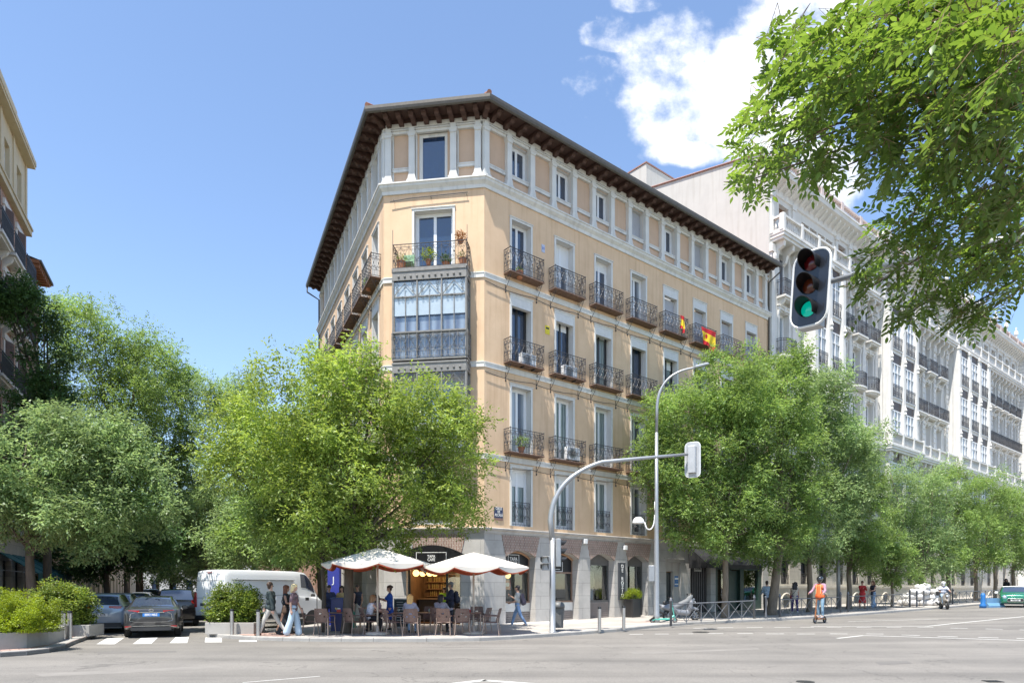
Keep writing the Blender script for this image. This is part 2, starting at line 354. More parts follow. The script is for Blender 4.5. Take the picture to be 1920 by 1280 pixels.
#================================================================ground
def asphalt():
 m=mat('asphalt',(.195,.180,.160),.88,(.150,.139,.125),scale=.35,detail=8,contrast=.16,world=True)
 N,L,b=nodes_of(m);g=N.new('ShaderNodeNewGeometry')
 n=N.new('ShaderNodeTexNoise');n.inputs['Scale'].default_value=55;n.inputs['Detail'].default_value=3;L.new(g.outputs[0],n.inputs['Vector'])
 mr=N.new('ShaderNodeMapRange');mr.inputs[1].default_value=.3;mr.inputs[2].default_value=.7;mr.inputs[3].default_value=.72;mr.inputs[4].default_value=1.22;L.new(n.outputs[0],mr.inputs[0])
 mp=N.new('ShaderNodeMapping');mp.vector_type='POINT';mp.inputs['Rotation'].default_value=(0,0,-math.atan2(D1.y,D1.x));mp.inputs['Scale'].default_value=(.035,.55,1);L.new(g.outputs[0],mp.inputs[0])
 n2=N.new('ShaderNodeTexNoise');n2.inputs['Scale'].default_value=1.0;n2.inputs['Detail'].default_value=6;n2.inputs['Distortion'].default_value=.6;L.new(mp.outputs[0],n2.inputs['Vector'])
 mr2=N.new('ShaderNodeMapRange');mr2.inputs[1].default_value=.35;mr2.inputs[2].default_value=.7;mr2.inputs[3].default_value=1.12;mr2.inputs[4].default_value=.78;L.new(n2.outputs[0],mr2.inputs[0])
 mm=N.new('ShaderNodeMath');mm.operation='MULTIPLY';L.new(mr.outputs[0],mm.inputs[0]);L.new(mr2.outputs[0],mm.inputs[1])
 vo=N.new('ShaderNodeTexVoronoi');vo.feature='DISTANCE_TO_EDGE';vo.inputs['Scale'].default_value=.22
 nd=N.new('ShaderNodeTexNoise');nd.inputs['Scale'].default_value=1.2;nd.inputs['Detail'].default_value=5;L.new(g.outputs[0],nd.inputs['Vector'])
 va=N.new('ShaderNodeVectorMath');va.operation='MULTIPLY_ADD';L.new(nd.outputs[1],va.inputs[0]);va.inputs[1].default_value=(2.4,2.4,0);L.new(g.outputs[0],va.inputs[2]);L.new(va.outputs[0],vo.inputs['Vector'])
 cr=N.new('ShaderNodeMapRange');cr.inputs[1].default_value=.0;cr.inputs[2].default_value=.006;cr.inputs[3].default_value=.62;cr.inputs[4].default_value=1;L.new(vo.outputs[0],cr.inputs[0])
 m3=N.new('ShaderNodeMath');m3.operation='MULTIPLY';L.new(mm.outputs[0],m3.inputs[0]);L.new(cr.outputs[0],m3.inputs[1])
 prev=b.inputs['Base Color'].links[0].from_socket
 mx=N.new('ShaderNodeMix');mx.data_type='RGBA';mx.blend_type='MULTIPLY';mx.inputs[0].default_value=1;L.new(prev,mx.inputs[6]);L.new(m3.outputs[0],mx.inputs[7]);L.new(mx.outputs[2],b.inputs['Base Color'])
 bp=N.new('ShaderNodeBump');bp.inputs['Strength'].default_value=.35;bp.inputs['Distance'].default_value=.01;L.new(n.outputs[0],bp.inputs['Height']);L.new(bp.outputs[0],b.inputs['Normal'])
 return m
M['asphalt']=asphalt()
def paving(name,base,alt,size,sat=.06):
 m=bpy.data.materials.new(name);m.use_nodes=True;N,L,b=nodes_of(m);b.inputs['Roughness'].default_value=.85
 g=N.new('ShaderNodeNewGeometry');mp=N.new('ShaderNodeMapping');mp.inputs['Rotation'].default_value=(0,0,-math.atan2(D1.y,D1.x));L.new(g.outputs[0],mp.inputs[0])
 t=N.new('ShaderNodeTexBrick');t.inputs['Scale'].default_value=1;t.inputs['Brick Width'].default_value=size;t.inputs['Row Height'].default_value=size;t.inputs['Mortar Size'].default_value=.012;t.offset=.0
 t.inputs['Color1'].default_value=(*base,1);t.inputs['Color2'].default_value=(*alt,1);t.inputs['Mortar'].default_value=tuple(c*.55 for c in base)+(1,)
 L.new(mp.outputs[0],t.inputs['Vector'])
 n=N.new('ShaderNodeTexNoise');n.inputs['Scale'].default_value=.8;n.inputs['Detail'].default_value=9;n.inputs['Roughness'].default_value=.65;L.new(g.outputs[0],n.inputs['Vector'])
 mr=N.new('ShaderNodeMapRange');mr.inputs[1].default_value=.3;mr.inputs[2].default_value=.7;mr.inputs[3].default_value=.75;mr.inputs[4].default_value=1.15;L.new(n.outputs[0],mr.inputs[0])
 mx=N.new('ShaderNodeMix');mx.data_type='RGBA';mx.blend_type='MULTIPLY';mx.inputs[0].default_value=1;L.new(t.outputs[0],mx.inputs[6]);L.new(mr.outputs[0],mx.inputs[7]);L.new(mx.outputs[2],b.inputs['Base Color'])
 MATS[name]=m;return m
M['paving']=paving('paving_grey',(.40,.37,.335),(.36,.33,.30),.4)
M['pavpink']=paving('paving_pink',(.40,.27,.225),(.36,.24,.205),.2)
M['granite']=mat('granite_kerb',(.34,.325,.30),.8,(.26,.25,.235),scale=3,detail=8,bump=.15,bscale=40,world=True)
M['concrete']=mat('concrete_block',(.36,.34,.315),.85,(.29,.275,.25),scale=2,detail=8,bump=.2,bscale=30)
M['roadpaint']=mat('road_paint',(.62,.61,.58),.7,(.44,.43,.40),scale=2.5,detail=10,contrast=.2,world=True)
M['soil']=mat('soil',(.07,.05,.035),.95)
def sheet(name,poly,off,material,kind='structure',label=None,skirt=0.,parent=None,matside=None,sub=None):
 bm=bmesh.new();vs=[bm.verts.new((p[0],p[1],0)) for p in poly];bm.faces.new(vs)
 if sub:
  for k in range(sub[0]):
   bmesh.ops.bisect_plane(bm,geom=bm.verts[:]+bm.edges[:]+bm.faces[:],plane_co=P0+D1*(sub[1]+k*sub[2]),plane_no=D1)
 for s in (0,90):
  bmesh.ops.bisect_plane(bm,geom=bm.verts[:]+bm.edges[:]+bm.faces[:],plane_co=P0+D1*s,plane_no=D1)
 if skirt:
  be=[e for e in bm.edges if len(e.link_faces)==1]
  r=bmesh.ops.extrude_edge_only(bm,edges=be);nv=set(v for v in r['geom'] if isinstance(v,bmesh.types.BMVert))
  nf=[f for f in r['geom'] if isinstance(f,bmesh.types.BMFace)]
  for v in bm.verts:v.co.z=G(v.co.x,v.co.y)+off-(skirt if v in nv else 0)
  if matside:
   for f in bm.faces:
    if any(v in nv for v in f.verts):f.material_index=1
 else:
  for v in bm.verts:v.co.z=G(v.co.x,v.co.y)+off
 bmesh.ops.recalc_face_normals(bm,faces=bm.faces)
 if not skirt:
  for f in bm.faces:
   if f.normal.z<0:f.normal_flip()
 me=bpy.data.meshes.new(name);bm.to_mesh(me);bm.free();me.materials.append(material)
 if matside:me.materials.append(matside)
 o=obj(name,me,parent)
 if kind:o['kind']=kind
 return o
def offset_poly(poly,d):
 """inset an open polyline to its left/right by d"""
 out=[]
 for i,p in enumerate(poly):
  a=Vector(poly[max(i-1,0)][:2]);b=Vector(poly[min(i+1,len(poly)-1)][:2]);t=(b-a).normalized();n=Vector((-t.y,t.x))
  out.append((p[0]+n.x*d,p[1]+n.y*d))
 return out
sheet('road',[(-900,-60),(900,-60),(1500,2500),(-1500,2500)],-.12,M['asphalt'])
kerb_px=[(388,1193),(430,1196.5),(480,1199.5),(530,1201),(580,1202),(700,1202.5),(800,1202.5),(900,1201),(960,1198),(1033,1193),(1090,1189),(1158,1183.5),(1225,1176.5),(1300,1170)]
kerb=[tuple(gp(x,y,-.12)[:2]) for x,y in kerb_px]
kerb=[tuple((LC+D2*60+NL*2.6)[:2]),tuple((LC+D2*8+NL*2.6)[:2]),tuple((LC+D2*1.5+NL*2.7)[:2]),(-9.3,27.6),(-10.9,26.0),(-11.1,24.9)]+kerb
for s,o in ((10.6,6.0),(14,6.7),(20,7.1),(30,7.2),(60,7.2),(110,7.2)):kerb.append(tuple(street(s,o)[:2]))
back=[tuple((P0+D1*110-N1*.4)[:2]),tuple((P0-N1*.6+D1*.5)[:2]),tuple((LC-NL*.4)[:2]),tuple((LC+D2*60-NL*.4)[:2])]
KW=.22
inner=offset_poly(kerb,KW)
sheet('corner_pavement',inner+back,0.0,M['paving'])
def kerb_ribbon(name,line,w,h=.12,joint=1.0,lift=.004):
 mb=MB();inn=offset_poly(line,w);o2=offset_poly(line,.02);n=len(line)
 def z(p,o):return (p[0],p[1],G(p[0],p[1])+o)
 for i in range(n-1):
  a,b=line[i],line[i+1];L=math.dist(a,b);k=max(1,int(L/joint))
  if k>60:k=60
  for j in range(k):
   t0,t1=j/k,(j+1)/k;g=.006/L
   def lerp(Q,t):return (Q[i][0]*(1-t)+Q[i+1][0]*t,Q[i][1]*(1-t)+Q[i+1][1]*t)
   q=[lerp(line,t0+g),lerp(line,t1-g),lerp(o2,t1-g),lerp(o2,t0+g),lerp(inn,t1-g),lerp(inn,t0+g)]
   vs=[z(q[0],-h-.03),z(q[1],-h-.03),z(q[1],-.02),z(q[0],-.02),z(q[2],lift),z(q[3],lift),z(q[4],lift),z(q[5],lift),z(q[4],-.1),z(q[5],-.1)]
   mb.add(vs,[(0,1,2,3),(3,2,4,5),(5,4,6,7),(7,6,8,9),(0,3,5,7,9),(1,8,6,4,2)])
 o=mb.build(name,M['granite']);o['kind']='structure';return o
kerb_ribbon('corner_kerb',kerb,KW)
def pxpoly(pts,off):return [tuple(gp(x,y,off)[:2]) for x,y in pts]
sheet('pink_paving',pxpoly([(432,1183),(560,1186),(540,1193),(455,1190.5)],0),.004,M['pavpink'])
sheet('pink_paving',pxpoly([(905,1178),(1040,1174),(1130,1168),(1235,1163),(1215,1169.5),(1140,1175.5),(1060,1182.5),(985,1186),(905,1187)],0),.004,M['pavpink'])
sheet('pale_paving',pxpoly([(880,1170.5),(1075,1162),(1130,1163),(990,1175.5),(900,1176)],0),.004,mat('paving_pale',(.52,.50,.47),.85,(.45,.43,.41),world=True))
def lstreet(D,perp):
 """point at depth D on the line perp metres (right positive) from the side street's axis"""
 return (perp/.912-.4496*D,D)
isl=[tuple(gp(x,y,-.12)[:2]) for x,y in ((-260,1240),(0,1231.5),(50,1228),(92,1223),(122,1215),(140,1207))]+[tuple(gp(178,1193,-.12)[:2]),tuple(gp(172,1184,-.12)[:2]),lstreet(31,-5.9),lstreet(33,-9.6),(-45,35)]
def closed_inset(poly,d):return offset_poly(poly,d)
sheet('left_pavement',isl,0.0,M['pavpink'],skirt=.14,matside=M['granite'])
kerb_ribbon('left_kerb',[(x,y) for x,y in isl[:8]],.3,lift=.006)
sheet('side_street_pavement',[lstreet(30,-5.4),lstreet(110,-5.4),lstreet(110,-9.6),lstreet(30,-9.6)],.0,M['paving'],skirt=.14,matside=M['granite'])
def paint(pts,off=-.12):return sheet('road_marking',pxpoly(pts,off),off+.004,M['roadpaint'],kind='structure')
for q in ([(181,1207),(215,1207),(233,1195),(200,1196)],[(249,1206.5),(284,1206),(296,1194.5),(265,1195)],[(318,1205),(351,1204.6),(354,1194),(329,1194)],
    [(384,1203.5),(416,1203.3),(416,1195),(385,1194.5)],[(448,1202.6),(482,1202.4),(481,1199.6),(448,1199.2)]):
 paint(q)
def line_px(a,b,w,off=-.12):
 A=gp(*a,off);B=gp(*b,off);t=(B-A);t.z=0;t.normalize();n=Vector((-t.y,t.x,0))*w/2
 o=sheet('lane_line',[tuple((A-n)[:2]),tuple((B-n)[:2]),tuple((B+n)[:2]),tuple((A+n)[:2])],off+.004,M['roadpaint'])
line_px((905,1274.5),(1060,1286),.16);line_px((912,1274),(850,1281),.16)
line_px((455,1279),(600,1267),.05)
line_px((1570,1196),(1620,1190.5),.12);line_px((1616,1190.5),(1990,1202),.13)
line_px((1520,1173.5),(1740,1173),.12);line_px((1736,1173.5),(1990,1148),.12)
line_px((1590,1164.5),(1760,1160),.10)
for (x,y,dx,dy) in ((1556,1187.5,33,.2),(1624,1187.6,33,.3),(1690,1189.5,35,1),(1758,1192,38,1.2),(1834,1194,38,1.2),(1906,1196,38,1.2),
        (1550,1175.2,28,0),(1606,1175.3,28,0),(1662,1175.3,28,.1),(1720,1175.4,30,.2),(1782,1176.7,32,.6),(1848,1178.3,32,.8),(1912,1180,30,.8),
        (1180,1188.5,26,-.3),(1228,1188,26,-.2),(1272,1187.7,28,-.2),(1328,1187.1,28,-.2),(1382,1187,30,0),(1436,1187.5,34,0),(1494,1187.8,34,0),
        (1300,1177.2,26,-.6),(1345,1176.2,30,-.4),(1400,1175.6,30,-.2),(1452,1175.3,30,0),(1500,1175.2,26,0)):
 line_px((x,y),(x+dx,y+dy),.13)
mc=mat('iron_cover',(.05,.048,.045),.6,metal=.4)
for (x,y,r) in ((1314,1184.5,.32),):
 c=gp(x,y,-.12);mb=MB();mb.lathe([(r,-.01),(r,.008),(r-.03,.012),(.01,.012)],24);o=mb.build('manhole_cover',mc,loc=(c.x,c.y,c.z));tag(o,'round dark iron manhole cover in the avenue','manhole cover')
M['patch']=mat('asphalt_patch',(.12,.112,.102),.9,(.15,.14,.128),scale=3,detail=8,world=True);M['patch2']=mat('asphalt_old',(.165,.152,.136),.9,(.215,.20,.18),scale=2,detail=9,world=True)
for q,m_ in (([(60,1262),(410,1247),(420,1252),(80,1268)],'patch2'),([(1180,1222),(1420,1214),(1426,1217),(1190,1226)],'patch2'),([(1640,1240),(1700,1238),(1712,1243),(1650,1246)],'patch'),([(640,1216),(1010,1213),(1012,1215),(642,1218)],'patch2'),([(180,1221),(330,1219),(332,1222),(184,1225)],'patch')):
 sheet('road_patch',pxpoly(q,-.12),-.118,M[m_])
mb=MB();c=gp(1862,1277,-.12)
for k in range(9):mb.box(-.14,.14,-.1+k*.025,-.09+k*.025,0,.012)
o=mb.build('drain_grate',mc,loc=tuple(c));tag(o,'dark slotted drain grate at the bottom right of the road','drain')
c=gp(1510,1277.5,-.12);mb=MB();mb.lathe([(.16,-.01),(.16,.008),(.01,.01)],20);tag(mb.build('manhole_cover',mc,loc=tuple(c)),'dark round manhole cover cut by the bottom edge of the view','manhole cover')
#================================================================corner building
def wall_grid(mb,x0,x1,z0,z1,ops,depth=.3,y=0.,m=0,mr=None,sill=True):
 if mr is None:mr=m
 xs=sorted(set([x0,x1]+[v for o in ops for v in (o[0],o[1]) if x0<v<x1]));zs=sorted(set([z0,z1]+[v for o in ops for v in (o[2],o[3]) if z0<v<z1]))
 for i in range(len(xs)-1):
  for j in range(len(zs)-1):
   cx=(xs[i]+xs[i+1])/2;cz=(zs[j]+zs[j+1])/2
   if any(o[0]<cx<o[1] and o[2]<cz<o[3] for o in ops):continue
   mb.quad((xs[i],y,zs[j]),(xs[i+1],y,zs[j]),(xs[i+1],y,zs[j+1]),(xs[i],y,zs[j+1]),m)
 for (a,b,c,d) in ops:
  if b<=x0 or a>=x1 or d<=z0 or c>=z1:continue
  for q in (((a,y,c),(a,y+depth,c),(a,y+depth,d),(a,y,d)),((b,y,c),(b,y,d),(b,y+depth,d),(b,y+depth,c)),((a,y,d),(a,y+depth,d),(b,y+depth,d),(b,y,d)),((a,y,c),(b,y,c),(b,y+depth,c),(a,y+depth,c))):
   mb.quad(*q,mr)
RZR=math.atan2(D1.y,D1.x);cD=(P0-LC);WC=cD.length;RZC=math.atan2(cD.y,cD.x);RZL=math.atan2(-D2.y,-D2.x)
LR,LL=23.3,18.5
bld=thing('corner_building','ochre six storey corner building with a dark timber eave and a glazed metal oriel','building',tuple(P0))
FR=(Vector((0,0,0)),RZR,LR);FC=(LC-P0,RZC,WC);FL=(LC+D2*LL-P0,RZL,LL)
FLOC={'R':FR,'C':FC,'L':FL}
def fpos(face,x,y=0.,z=0.):
 o,rz,_=FLOC[face];c,s=math.cos(rz),math.sin(rz)
 return Vector((o.x+x*c-y*s,o.y+x*s+y*c,z))
def put(proto,face,x,y,z,parent=None):
 o=copy_tree(proto,parent or bld,fpos(face,x,y,z),FLOC[face][1]);return o
def wpos(face,x,y=0.,z=0.):return P0+fpos(face,x,y,z)
ZB,ZB2,ZB3,ZB4,ZA,ZT=4.2,7.55,11.55,15.5,19.3,22.25
SP=2.728
WX=[1.53+SP*k for k in range(8)]      # window openings on the avenue side
WLs=[LL-(1.0+2.33*k)-1.05 for k in range(7)]   # on the side street (x grows towards the corner)
ROWS=[(4.42,7.05),(7.68,10.7),(11.68,14.72),(15.66,18.2)]
def french(w,h,frame,glass,name='window',leaves=2,top=0.,rec=.3,rails=1):
 mb=MB();t=.07
 mb.box(0,t,rec,rec+.08,0,h);mb.box(w-t,w,rec,rec+.08,0,h);mb.box(t,w-t,rec,rec+.08,h-t,h);mb.box(t,w-t,rec,rec+.08,0,.06)
 lw=(w-2*t)/leaves
 for k in range(leaves):
  a=t+k*lw;s=.065
  mb.box(a,a+s,rec+.015,rec+.07,.06,h-t);mb.box(a+lw-s,a+lw,rec+.015,rec+.07,.06,h-t)
  mb.box(a+s,a+lw-s,rec+.015,rec+.07,h-t-s,h-t);mb.box(a+s,a+lw-s,rec+.015,rec+.07,.06,.06+(s if not rails else .16))
  if top:mb.box(a+s,a+lw-s,rec+.02,rec+.065,h-top-.04,h-top+.02)
 o=mb.build(name,frame);g=MB();g.box(t,w-t,rec+.045,rec+.06,.06,h-t);g.build('glass',glass,o)
 return o
def proto(o):
 """take a prototype out of the scene; copies of it go in"""
 for c in kids(o):COL.objects.unlink(c)
 COL.objects.unlink(o);return o
wW=1.14
M['glass_half']=curtain_glass('window_half_curtain',(.02,.03,.05),(.33,.38,.42),3)
wr=random.Random(12)
M['blind_plain']=mat('blind_plain',(.72,.73,.72),.8,(.66,.67,.67))
pf={}
for r,(a,b) in enumerate(ROWS):
 for g in ('glass_sky','glass_cur','glass_cur2','glass_half'):
  pf[(r,g)]=proto(french(wW,b-a,M['pvc'] if r !=2 else M['darkframe'],M[g],top=0.0))
def rollwin(w,h):
 mb=MB();mb.box(0,w,.22,.25,0,h)
 for k in range(int(h/.055)):mb.box(.01,w-.01,.205,.222,k*.055+.008,k*.055+.05)
 return mb.build('roller_shutter',M['rollshut'])
proll=proto(rollwin(wW,ROWS[3][1]-ROWS[3][0]-.45));proll2=proto(rollwin(wW,1.35))
def sbox(w):
 mb=MB();mb.bbox(-.06,w+.06,-.035,.16,0,.44,.012);mb.box(-.06,w+.06,-.05,-.03,.0,.03);return mb.build('shutter_box',M['boxwhite'])
pbox=proto(sbox(wW))
def surround(w,h):
 mb=MB();t=.1;p=-.045
 mb.box(-t,0,p,.01,0,h+t);mb.box(w,w+t,p,.01,0,h+t);mb.box(0,w,p,.01,h,h+t)
 mb.box(-t-.03,w+t+.03,p-.03,.01,h+t,h+t+.035)
 return mb.build('window_surround',M['trim'])
psur={r:proto(surround(wW,b-a)) for r,(a,b) in enumerate(ROWS)}
def scroll(mb,cx,cz,y,r,sgn,n=9,turns=1.1,tr=.008,m=0):
 pts=[]
 for i in range(n+1):
  t=i/n;a=sgn*t*turns*2*math.pi;rr=r*(1-.7*t);pts.append((cx+rr*math.cos(a),y,cz+rr*math.sin(a)))
 mb.tube(pts,tr,3,m,cap=False)
def rail_panel(mb,x0,x1,y,h,ornate=True,pitch=.30,tr=.008):
 """one straight railing panel with its foot at z=0"""
 L=x1-x0;mb.box(x0,x1,y-.018,y+.018,h-.022,h);mb.box(x0,x1,y-.01,y+.01,h-.13,h-.115)
 mb.box(x0,x1,y-.01,y+.01,.05,.068);lo=.30;mb.box(x0,x1,y-.008,y+.008,lo,lo+.014)
 n=max(1,round(L/pitch));p=L/n
 for i in range(n*3+1):
  x=x0+i*p/3
  if i % 3==0:mb.tube([(x,y,0),(x,y,h)],tr*1.25,4,cap=False)
  else:mb.tube([(x,y,.06),(x,y,lo)],tr,4,cap=False)
 for i in range(n):
  a=x0+i*p;b=a+p;c=(a+b)/2;z0=lo+.014;z1=h-.125;zm=(z0+z1)/2
  if ornate:
   mb.tube([(a,y,z0),(b,y,z1)],tr,3,cap=False);mb.tube([(b,y,z0),(a,y,z1)],tr,3,cap=False)
   mb.lathe([(.001,-.01),(.035,-.004),(.035,.012),(.001,.02)],6,(c,y,zm))
   for sx in (-1,1):
    scroll(mb,c+sx*p*.28,z1-.1,y,.075,sx,7,tr=tr);scroll(mb,c+sx*p*.28,z0+.1,y,.075,-sx,7,tr=tr)
   scroll(mb,c,zm+.16,y,.06,1,6,1,tr=tr);scroll(mb,c,zm-.16,y,.06,-1,6,1,tr=tr)
   mb.tube([(a+p*.5,y,h-.12),(a+p*.5,y,h-.02)],tr,3,cap=False)
  else:
   for sx in (-1,1):scroll(mb,c+sx*p*.2,z1-.1,y,.06,sx,6,tr=tr)
   mb.tube([(c,y,z0),(c,y,z1)],tr,3,cap=False);mb.tube([(a+p*.25,y,z0),(a+p*.25,y,z1-.14)],tr,3,cap=False);mb.tube([(a+p*.75,y,z0),(a+p*.75,y,z1-.14)],tr,3,cap=False)
def rail_u(w,dep,h,ornate=True,pitch=.30):
 """railing round three sides: front at y=-dep, back at the wall"""
 mb=MB();rail_panel(mb,0,w,-dep,h,ornate,pitch)
 side=MB();rail_panel(side,0,dep,0,h,ornate,dep/max(1,round(dep/pitch))+.001)
 for x in (0,w):
  mb.M=Matrix.Translation((x,0,0)) @ Matrix.Rotation(R(-90),4,'Z');mb.add(side.v,side.f);mb.M=None
  mb.lathe([(.001,-.01),(.024,.0),(.02,.03),(.001,.05)],6,(x,-dep,h))
 return mb
def balcony(w=2.0,dep=.45,h=1.05,ornate=True,brackets=True,pitch=.30):
 mb=MB();mb.box(-.02,w+.02,-dep-.03,0,-.02,0);mb.box(0,w,-dep,0,-.05,-.02)
 for k in range(int(w/.28)):mb.box(.04+k*.28,.06+k*.28,-dep+.01,-.01,-.062,-.05)
 mb.box(-.02,w+.02,-dep-.04,-dep-.03,-.045,0)
 o=mb.build('balcony',M['slab']);rail_u(w,dep,h,ornate,pitch).build('railing',M['iron'],o)
 if brackets:
  for x in (.08,w-.08):
   b=MB();b.tube([(x,-.01,-.09),(x,-.01,-.75)],.012,4,cap=False);b.tube([(x,-.01,-.68),(x,-dep*.5,-.42),(x,-dep+.03,-.09)],.011,4,cap=False)
   b.tube([(x,-.02,-.3),(x,-dep*.6,-.1)],.009,3,cap=False);b.lathe([(.001,-.06),(.035,-.03),(.035,.02),(.001,.05)],6,(x,-.03,-.78))
   for (cy,cz,r) in ((-.15,-.22,.09),(-.28,-.15,.06)):
    pts=[(x,cy+r*math.cos(q*.7),cz+r*math.sin(q*.7)) for q in range(10)];b.tube(pts,.008,3,cap=False)
   b.build('bracket',M['iron'],o)
 return o
pbal=proto(balcony())
def juliet(w,h=1.08):
 mb=MB();rail_panel(mb,0,w,0,h,True,.28);return mb.build('railing',M['iron'])
pjul=proto(juliet(wW-.02))
def face_ops(face):
 xs={'R':WX,'L':WLs,'C':[]}[face]
 ops=[]
 for (a,b) in ROWS:ops+=[(x,x+wW,a,b) for x in xs]
 return ops
mb=MB();wall_grid(mb,0,LR,ZB,19.3,face_ops('R'),.42,mr=1);mb.build('wall',[M['stucco'],M['reveal']],bld,fpos('R',0),RZR)
mb=MB();wall_grid(mb,0,LL,ZB,19.3,face_ops('L'),.42,mr=1);mb.build('wall',[M['stucco'],M['reveal']],bld,fpos('L',0),RZL)
CHO=[(1.42,3.16,15.62,18.25),(1.2,3.3,12.0,14.6),(1.2,3.3,8.0,10.7),(1.3,3.2,4.42,7.0)]
mb=MB();wall_grid(mb,0,WC,ZB,19.3,CHO,.42,mr=1);mb.build('wall',[M['stucco'],M['reveal']],bld,fpos('C',0),RZC)
mb=MB();a=Vector((0,0,0));b_=D1*LR;c_=b_-N1*14;l0=LC-P0;e_=l0+D2*LL;f_=e_-NL*10
poly=[a,b_,c_,f_,e_,l0]
for i in range(1,4):p,q=poly[i],poly[i+1];mb.quad((p.x,p.y,-1),(q.x,q.y,-1),(q.x,q.y,ZT),(p.x,p.y,ZT))
mb.build('rear_wall',M['stucco'],bld)
for r,(a,b) in enumerate(ROWS):
 for face,xs in (('R',WX),('L',WLs)):
  for k,x in enumerate(xs):
   if r==3 and face=='R' and k>=4:
    put(proll,face,x,0,a);put(pbox,face,x,0,b-.42)
   else:
    put(pf[(r,wr.choice({3:('glass_sky','glass_half','glass_half','glass_cur2'),2:('glass_cur','glass_cur','glass_sky'),1:('glass_cur','glass_half','glass_sky'),0:('glass_cur','glass_cur','glass_half')}[r]))],face,x,0,a)
    if wr.random()<.3:hb=wr.uniform(.3,1.1);o=MB().box(.07,wW-.07,.325,.335,0,hb).build('blind',M['blind_plain'],bld);o.location=fpos(face,x,0,b-.07-hb);o.rotation_euler.z=FLOC[face][1]
    if r==2:put(pbox,face,x,0,b-.40)
   put(psur[r],face,x,0,a)
   if r>0:put(pbal,face,x+wW/2-1.0,0,a-.02)
   else:put(pjul,face,x+.01,.06,a+.02)
def band(face,z0,z1,out,x0=0.,x1=None,m='trim',name='string_course',lip=.02):
 L=FLOC[face][2];x1=L if x1 is None else x1;mb=MB()
 mb.box(x0,x1,-out,.0,z0,z1-.05);mb.box(x0,x1,-out-lip,.0,z1-.05,z1);return mb.build(name,M[m],bld,fpos(face,0),FLOC[face][1])
for z in (ZB3-.17,ZB4-.22,ZB2-.17):
 band('R',z-.12,z+.12,.04);band('L',z-.12,z+.12,.04);band('C',z-.12,z+.12,.043)
def mitre_cornice(name,m,prof):
 """profile [(out, z)...] swept along the three street faces with true corners"""
 pts=[]
 def off(o):
  e0=LC+D2*LL-P0+NL*o;e1=P0+D1*LR-P0+N1*o
  nc=Vector((cD.y,-cD.x,0)).normalized()
  def corner(P,n1,n2):
   A=Matrix(((n1.x,n1.y),(n2.x,n2.y)));v=A.inverted() @ Vector((o,o));return P+Vector((v.x,v.y,0))
  return [e0,corner(LC-P0,NL,nc),corner(Vector((0,0,0)),nc,N1),e1]
 rows=[[Vector((p.x,p.y,z)) for p in off(o)] for o,z in prof]
 mb=MB();n=len(rows)
 for i in range(n-1):
  for k in range(3):mb.quad(rows[i][k],rows[i][k+1],rows[i+1][k+1],rows[i+1][k])
 mb.add([r[0] for r in rows],[tuple(range(n))]);mb.add([r[3] for r in rows],[tuple(range(n))])
 return mb.build(name,m,bld)
mitre_cornice('attic_cornice',M['trim'],[(0,19.06),(.06,19.06),(.08,19.2),(.2,19.33),(.22,19.42),(.26,19.44),(.26,19.5),(.02,19.53),(0,19.53)])
mitre_cornice('base_cornice',M['stonebase'],[(0,4.02),(.05,4.02),(.06,4.12),(.16,4.18),(.17,4.24),(.0,4.28)])
def attic(face):
 L=FLOC[face][2]
 if face=='R':pil=[x for k in range(8) for x in (WX[k]-.12,WX[k]+wW+.12)];wins=[(WX[k]+.03,WX[k]+wW-.03) for k in range(8)];pil=[.12]+pil+[L-.35]
 elif face=='L':pil=[x for k in range(7) for x in (WLs[k]-.1,WLs[k]+wW+.1)];wins=[(WLs[k]+.03,WLs[k]+wW-.03) for k in range(7)];pil=[.35]+sorted(pil)+[L-.12]
 else:pil=[.22,1.30,3.18,4.28];wins=[(1.60,2.88)]
 wz=(20.3,21.75) if face !='C' else (19.62,21.78)
 ops=[(a,b,wz[0],wz[1]) for a,b in wins]
 mb=MB();wall_grid(mb,0,L,19.5,ZT,ops,.35,y=.16,mr=1);mb.build('attic_wall',[M['panel'],M['reveal']],bld,fpos(face,0),FLOC[face][1])
 mb=MB();mb.box(0.003,L-.003,-.02,.3,22.0,ZT-.01);pp_=sorted(pil)
 for i in range(len(pp_)-1):
  a,b=pp_[i]+.16,pp_[i+1]-.16
  if b-a<.3:continue
  mb.box(a,b,.03,.2,21.78,22.0);mb.box(a-.03,b+.03,-.035,.03,21.9,21.95)
  if not (face=='C' and i==1):mb.box(a,b,.07,.2,20.12,20.28);mb.box(a,b,.05,.09,20.24,20.29)
  mb.box(a,a+.06,.10,.2,19.53,21.78) if face=='C' else None
 mb.build('attic_frieze',M['trim'],bld,fpos(face,0),FLOC[face][1])
 for i,x in enumerate(pil):put(ppil,face,x,0,19.53)
 for k,(a,b) in enumerate(wins):
  if face=='C':o=pbig
  elif face=='R' and k in (3,5):o=proll3
  else:o=pat
  put(o,face,a,.14,wz[0])
mb=MB()   # pilaster:square shaft with base and capital,a touch tapered
mb.bbox(-.22,.22,-.10,.16,0,.16,.015);mb.prism([(-.19,.16),(.19,.16),(.135,.42),(-.135,.42)],-.06,.16,'y');mb.box(-.135,.135,-.045,.16,.42,2.06)
mb.prism([(-.135,2.06),(.135,2.06),(.19,2.2),(-.19,2.2)],-.08,.16,'y');mb.box(-.2,.2,-.095,.16,2.2,2.27);mb.box(-.13,.13,-.04,.16,2.27,2.47)
ppil=proto(mb.build('pilaster',M['trim']))
pat=proto(french(wW-.06,1.45,M['pvc'],M['glass_sky'],rails=0,rec=.2));proll3=proto(rollwin(wW-.06,1.45))
pbig=proto(french(1.28,2.16,M['trim'],M['glass_sky'],leaves=1,rails=0,rec=.08))
for f_ in 'RCL':attic(f_)
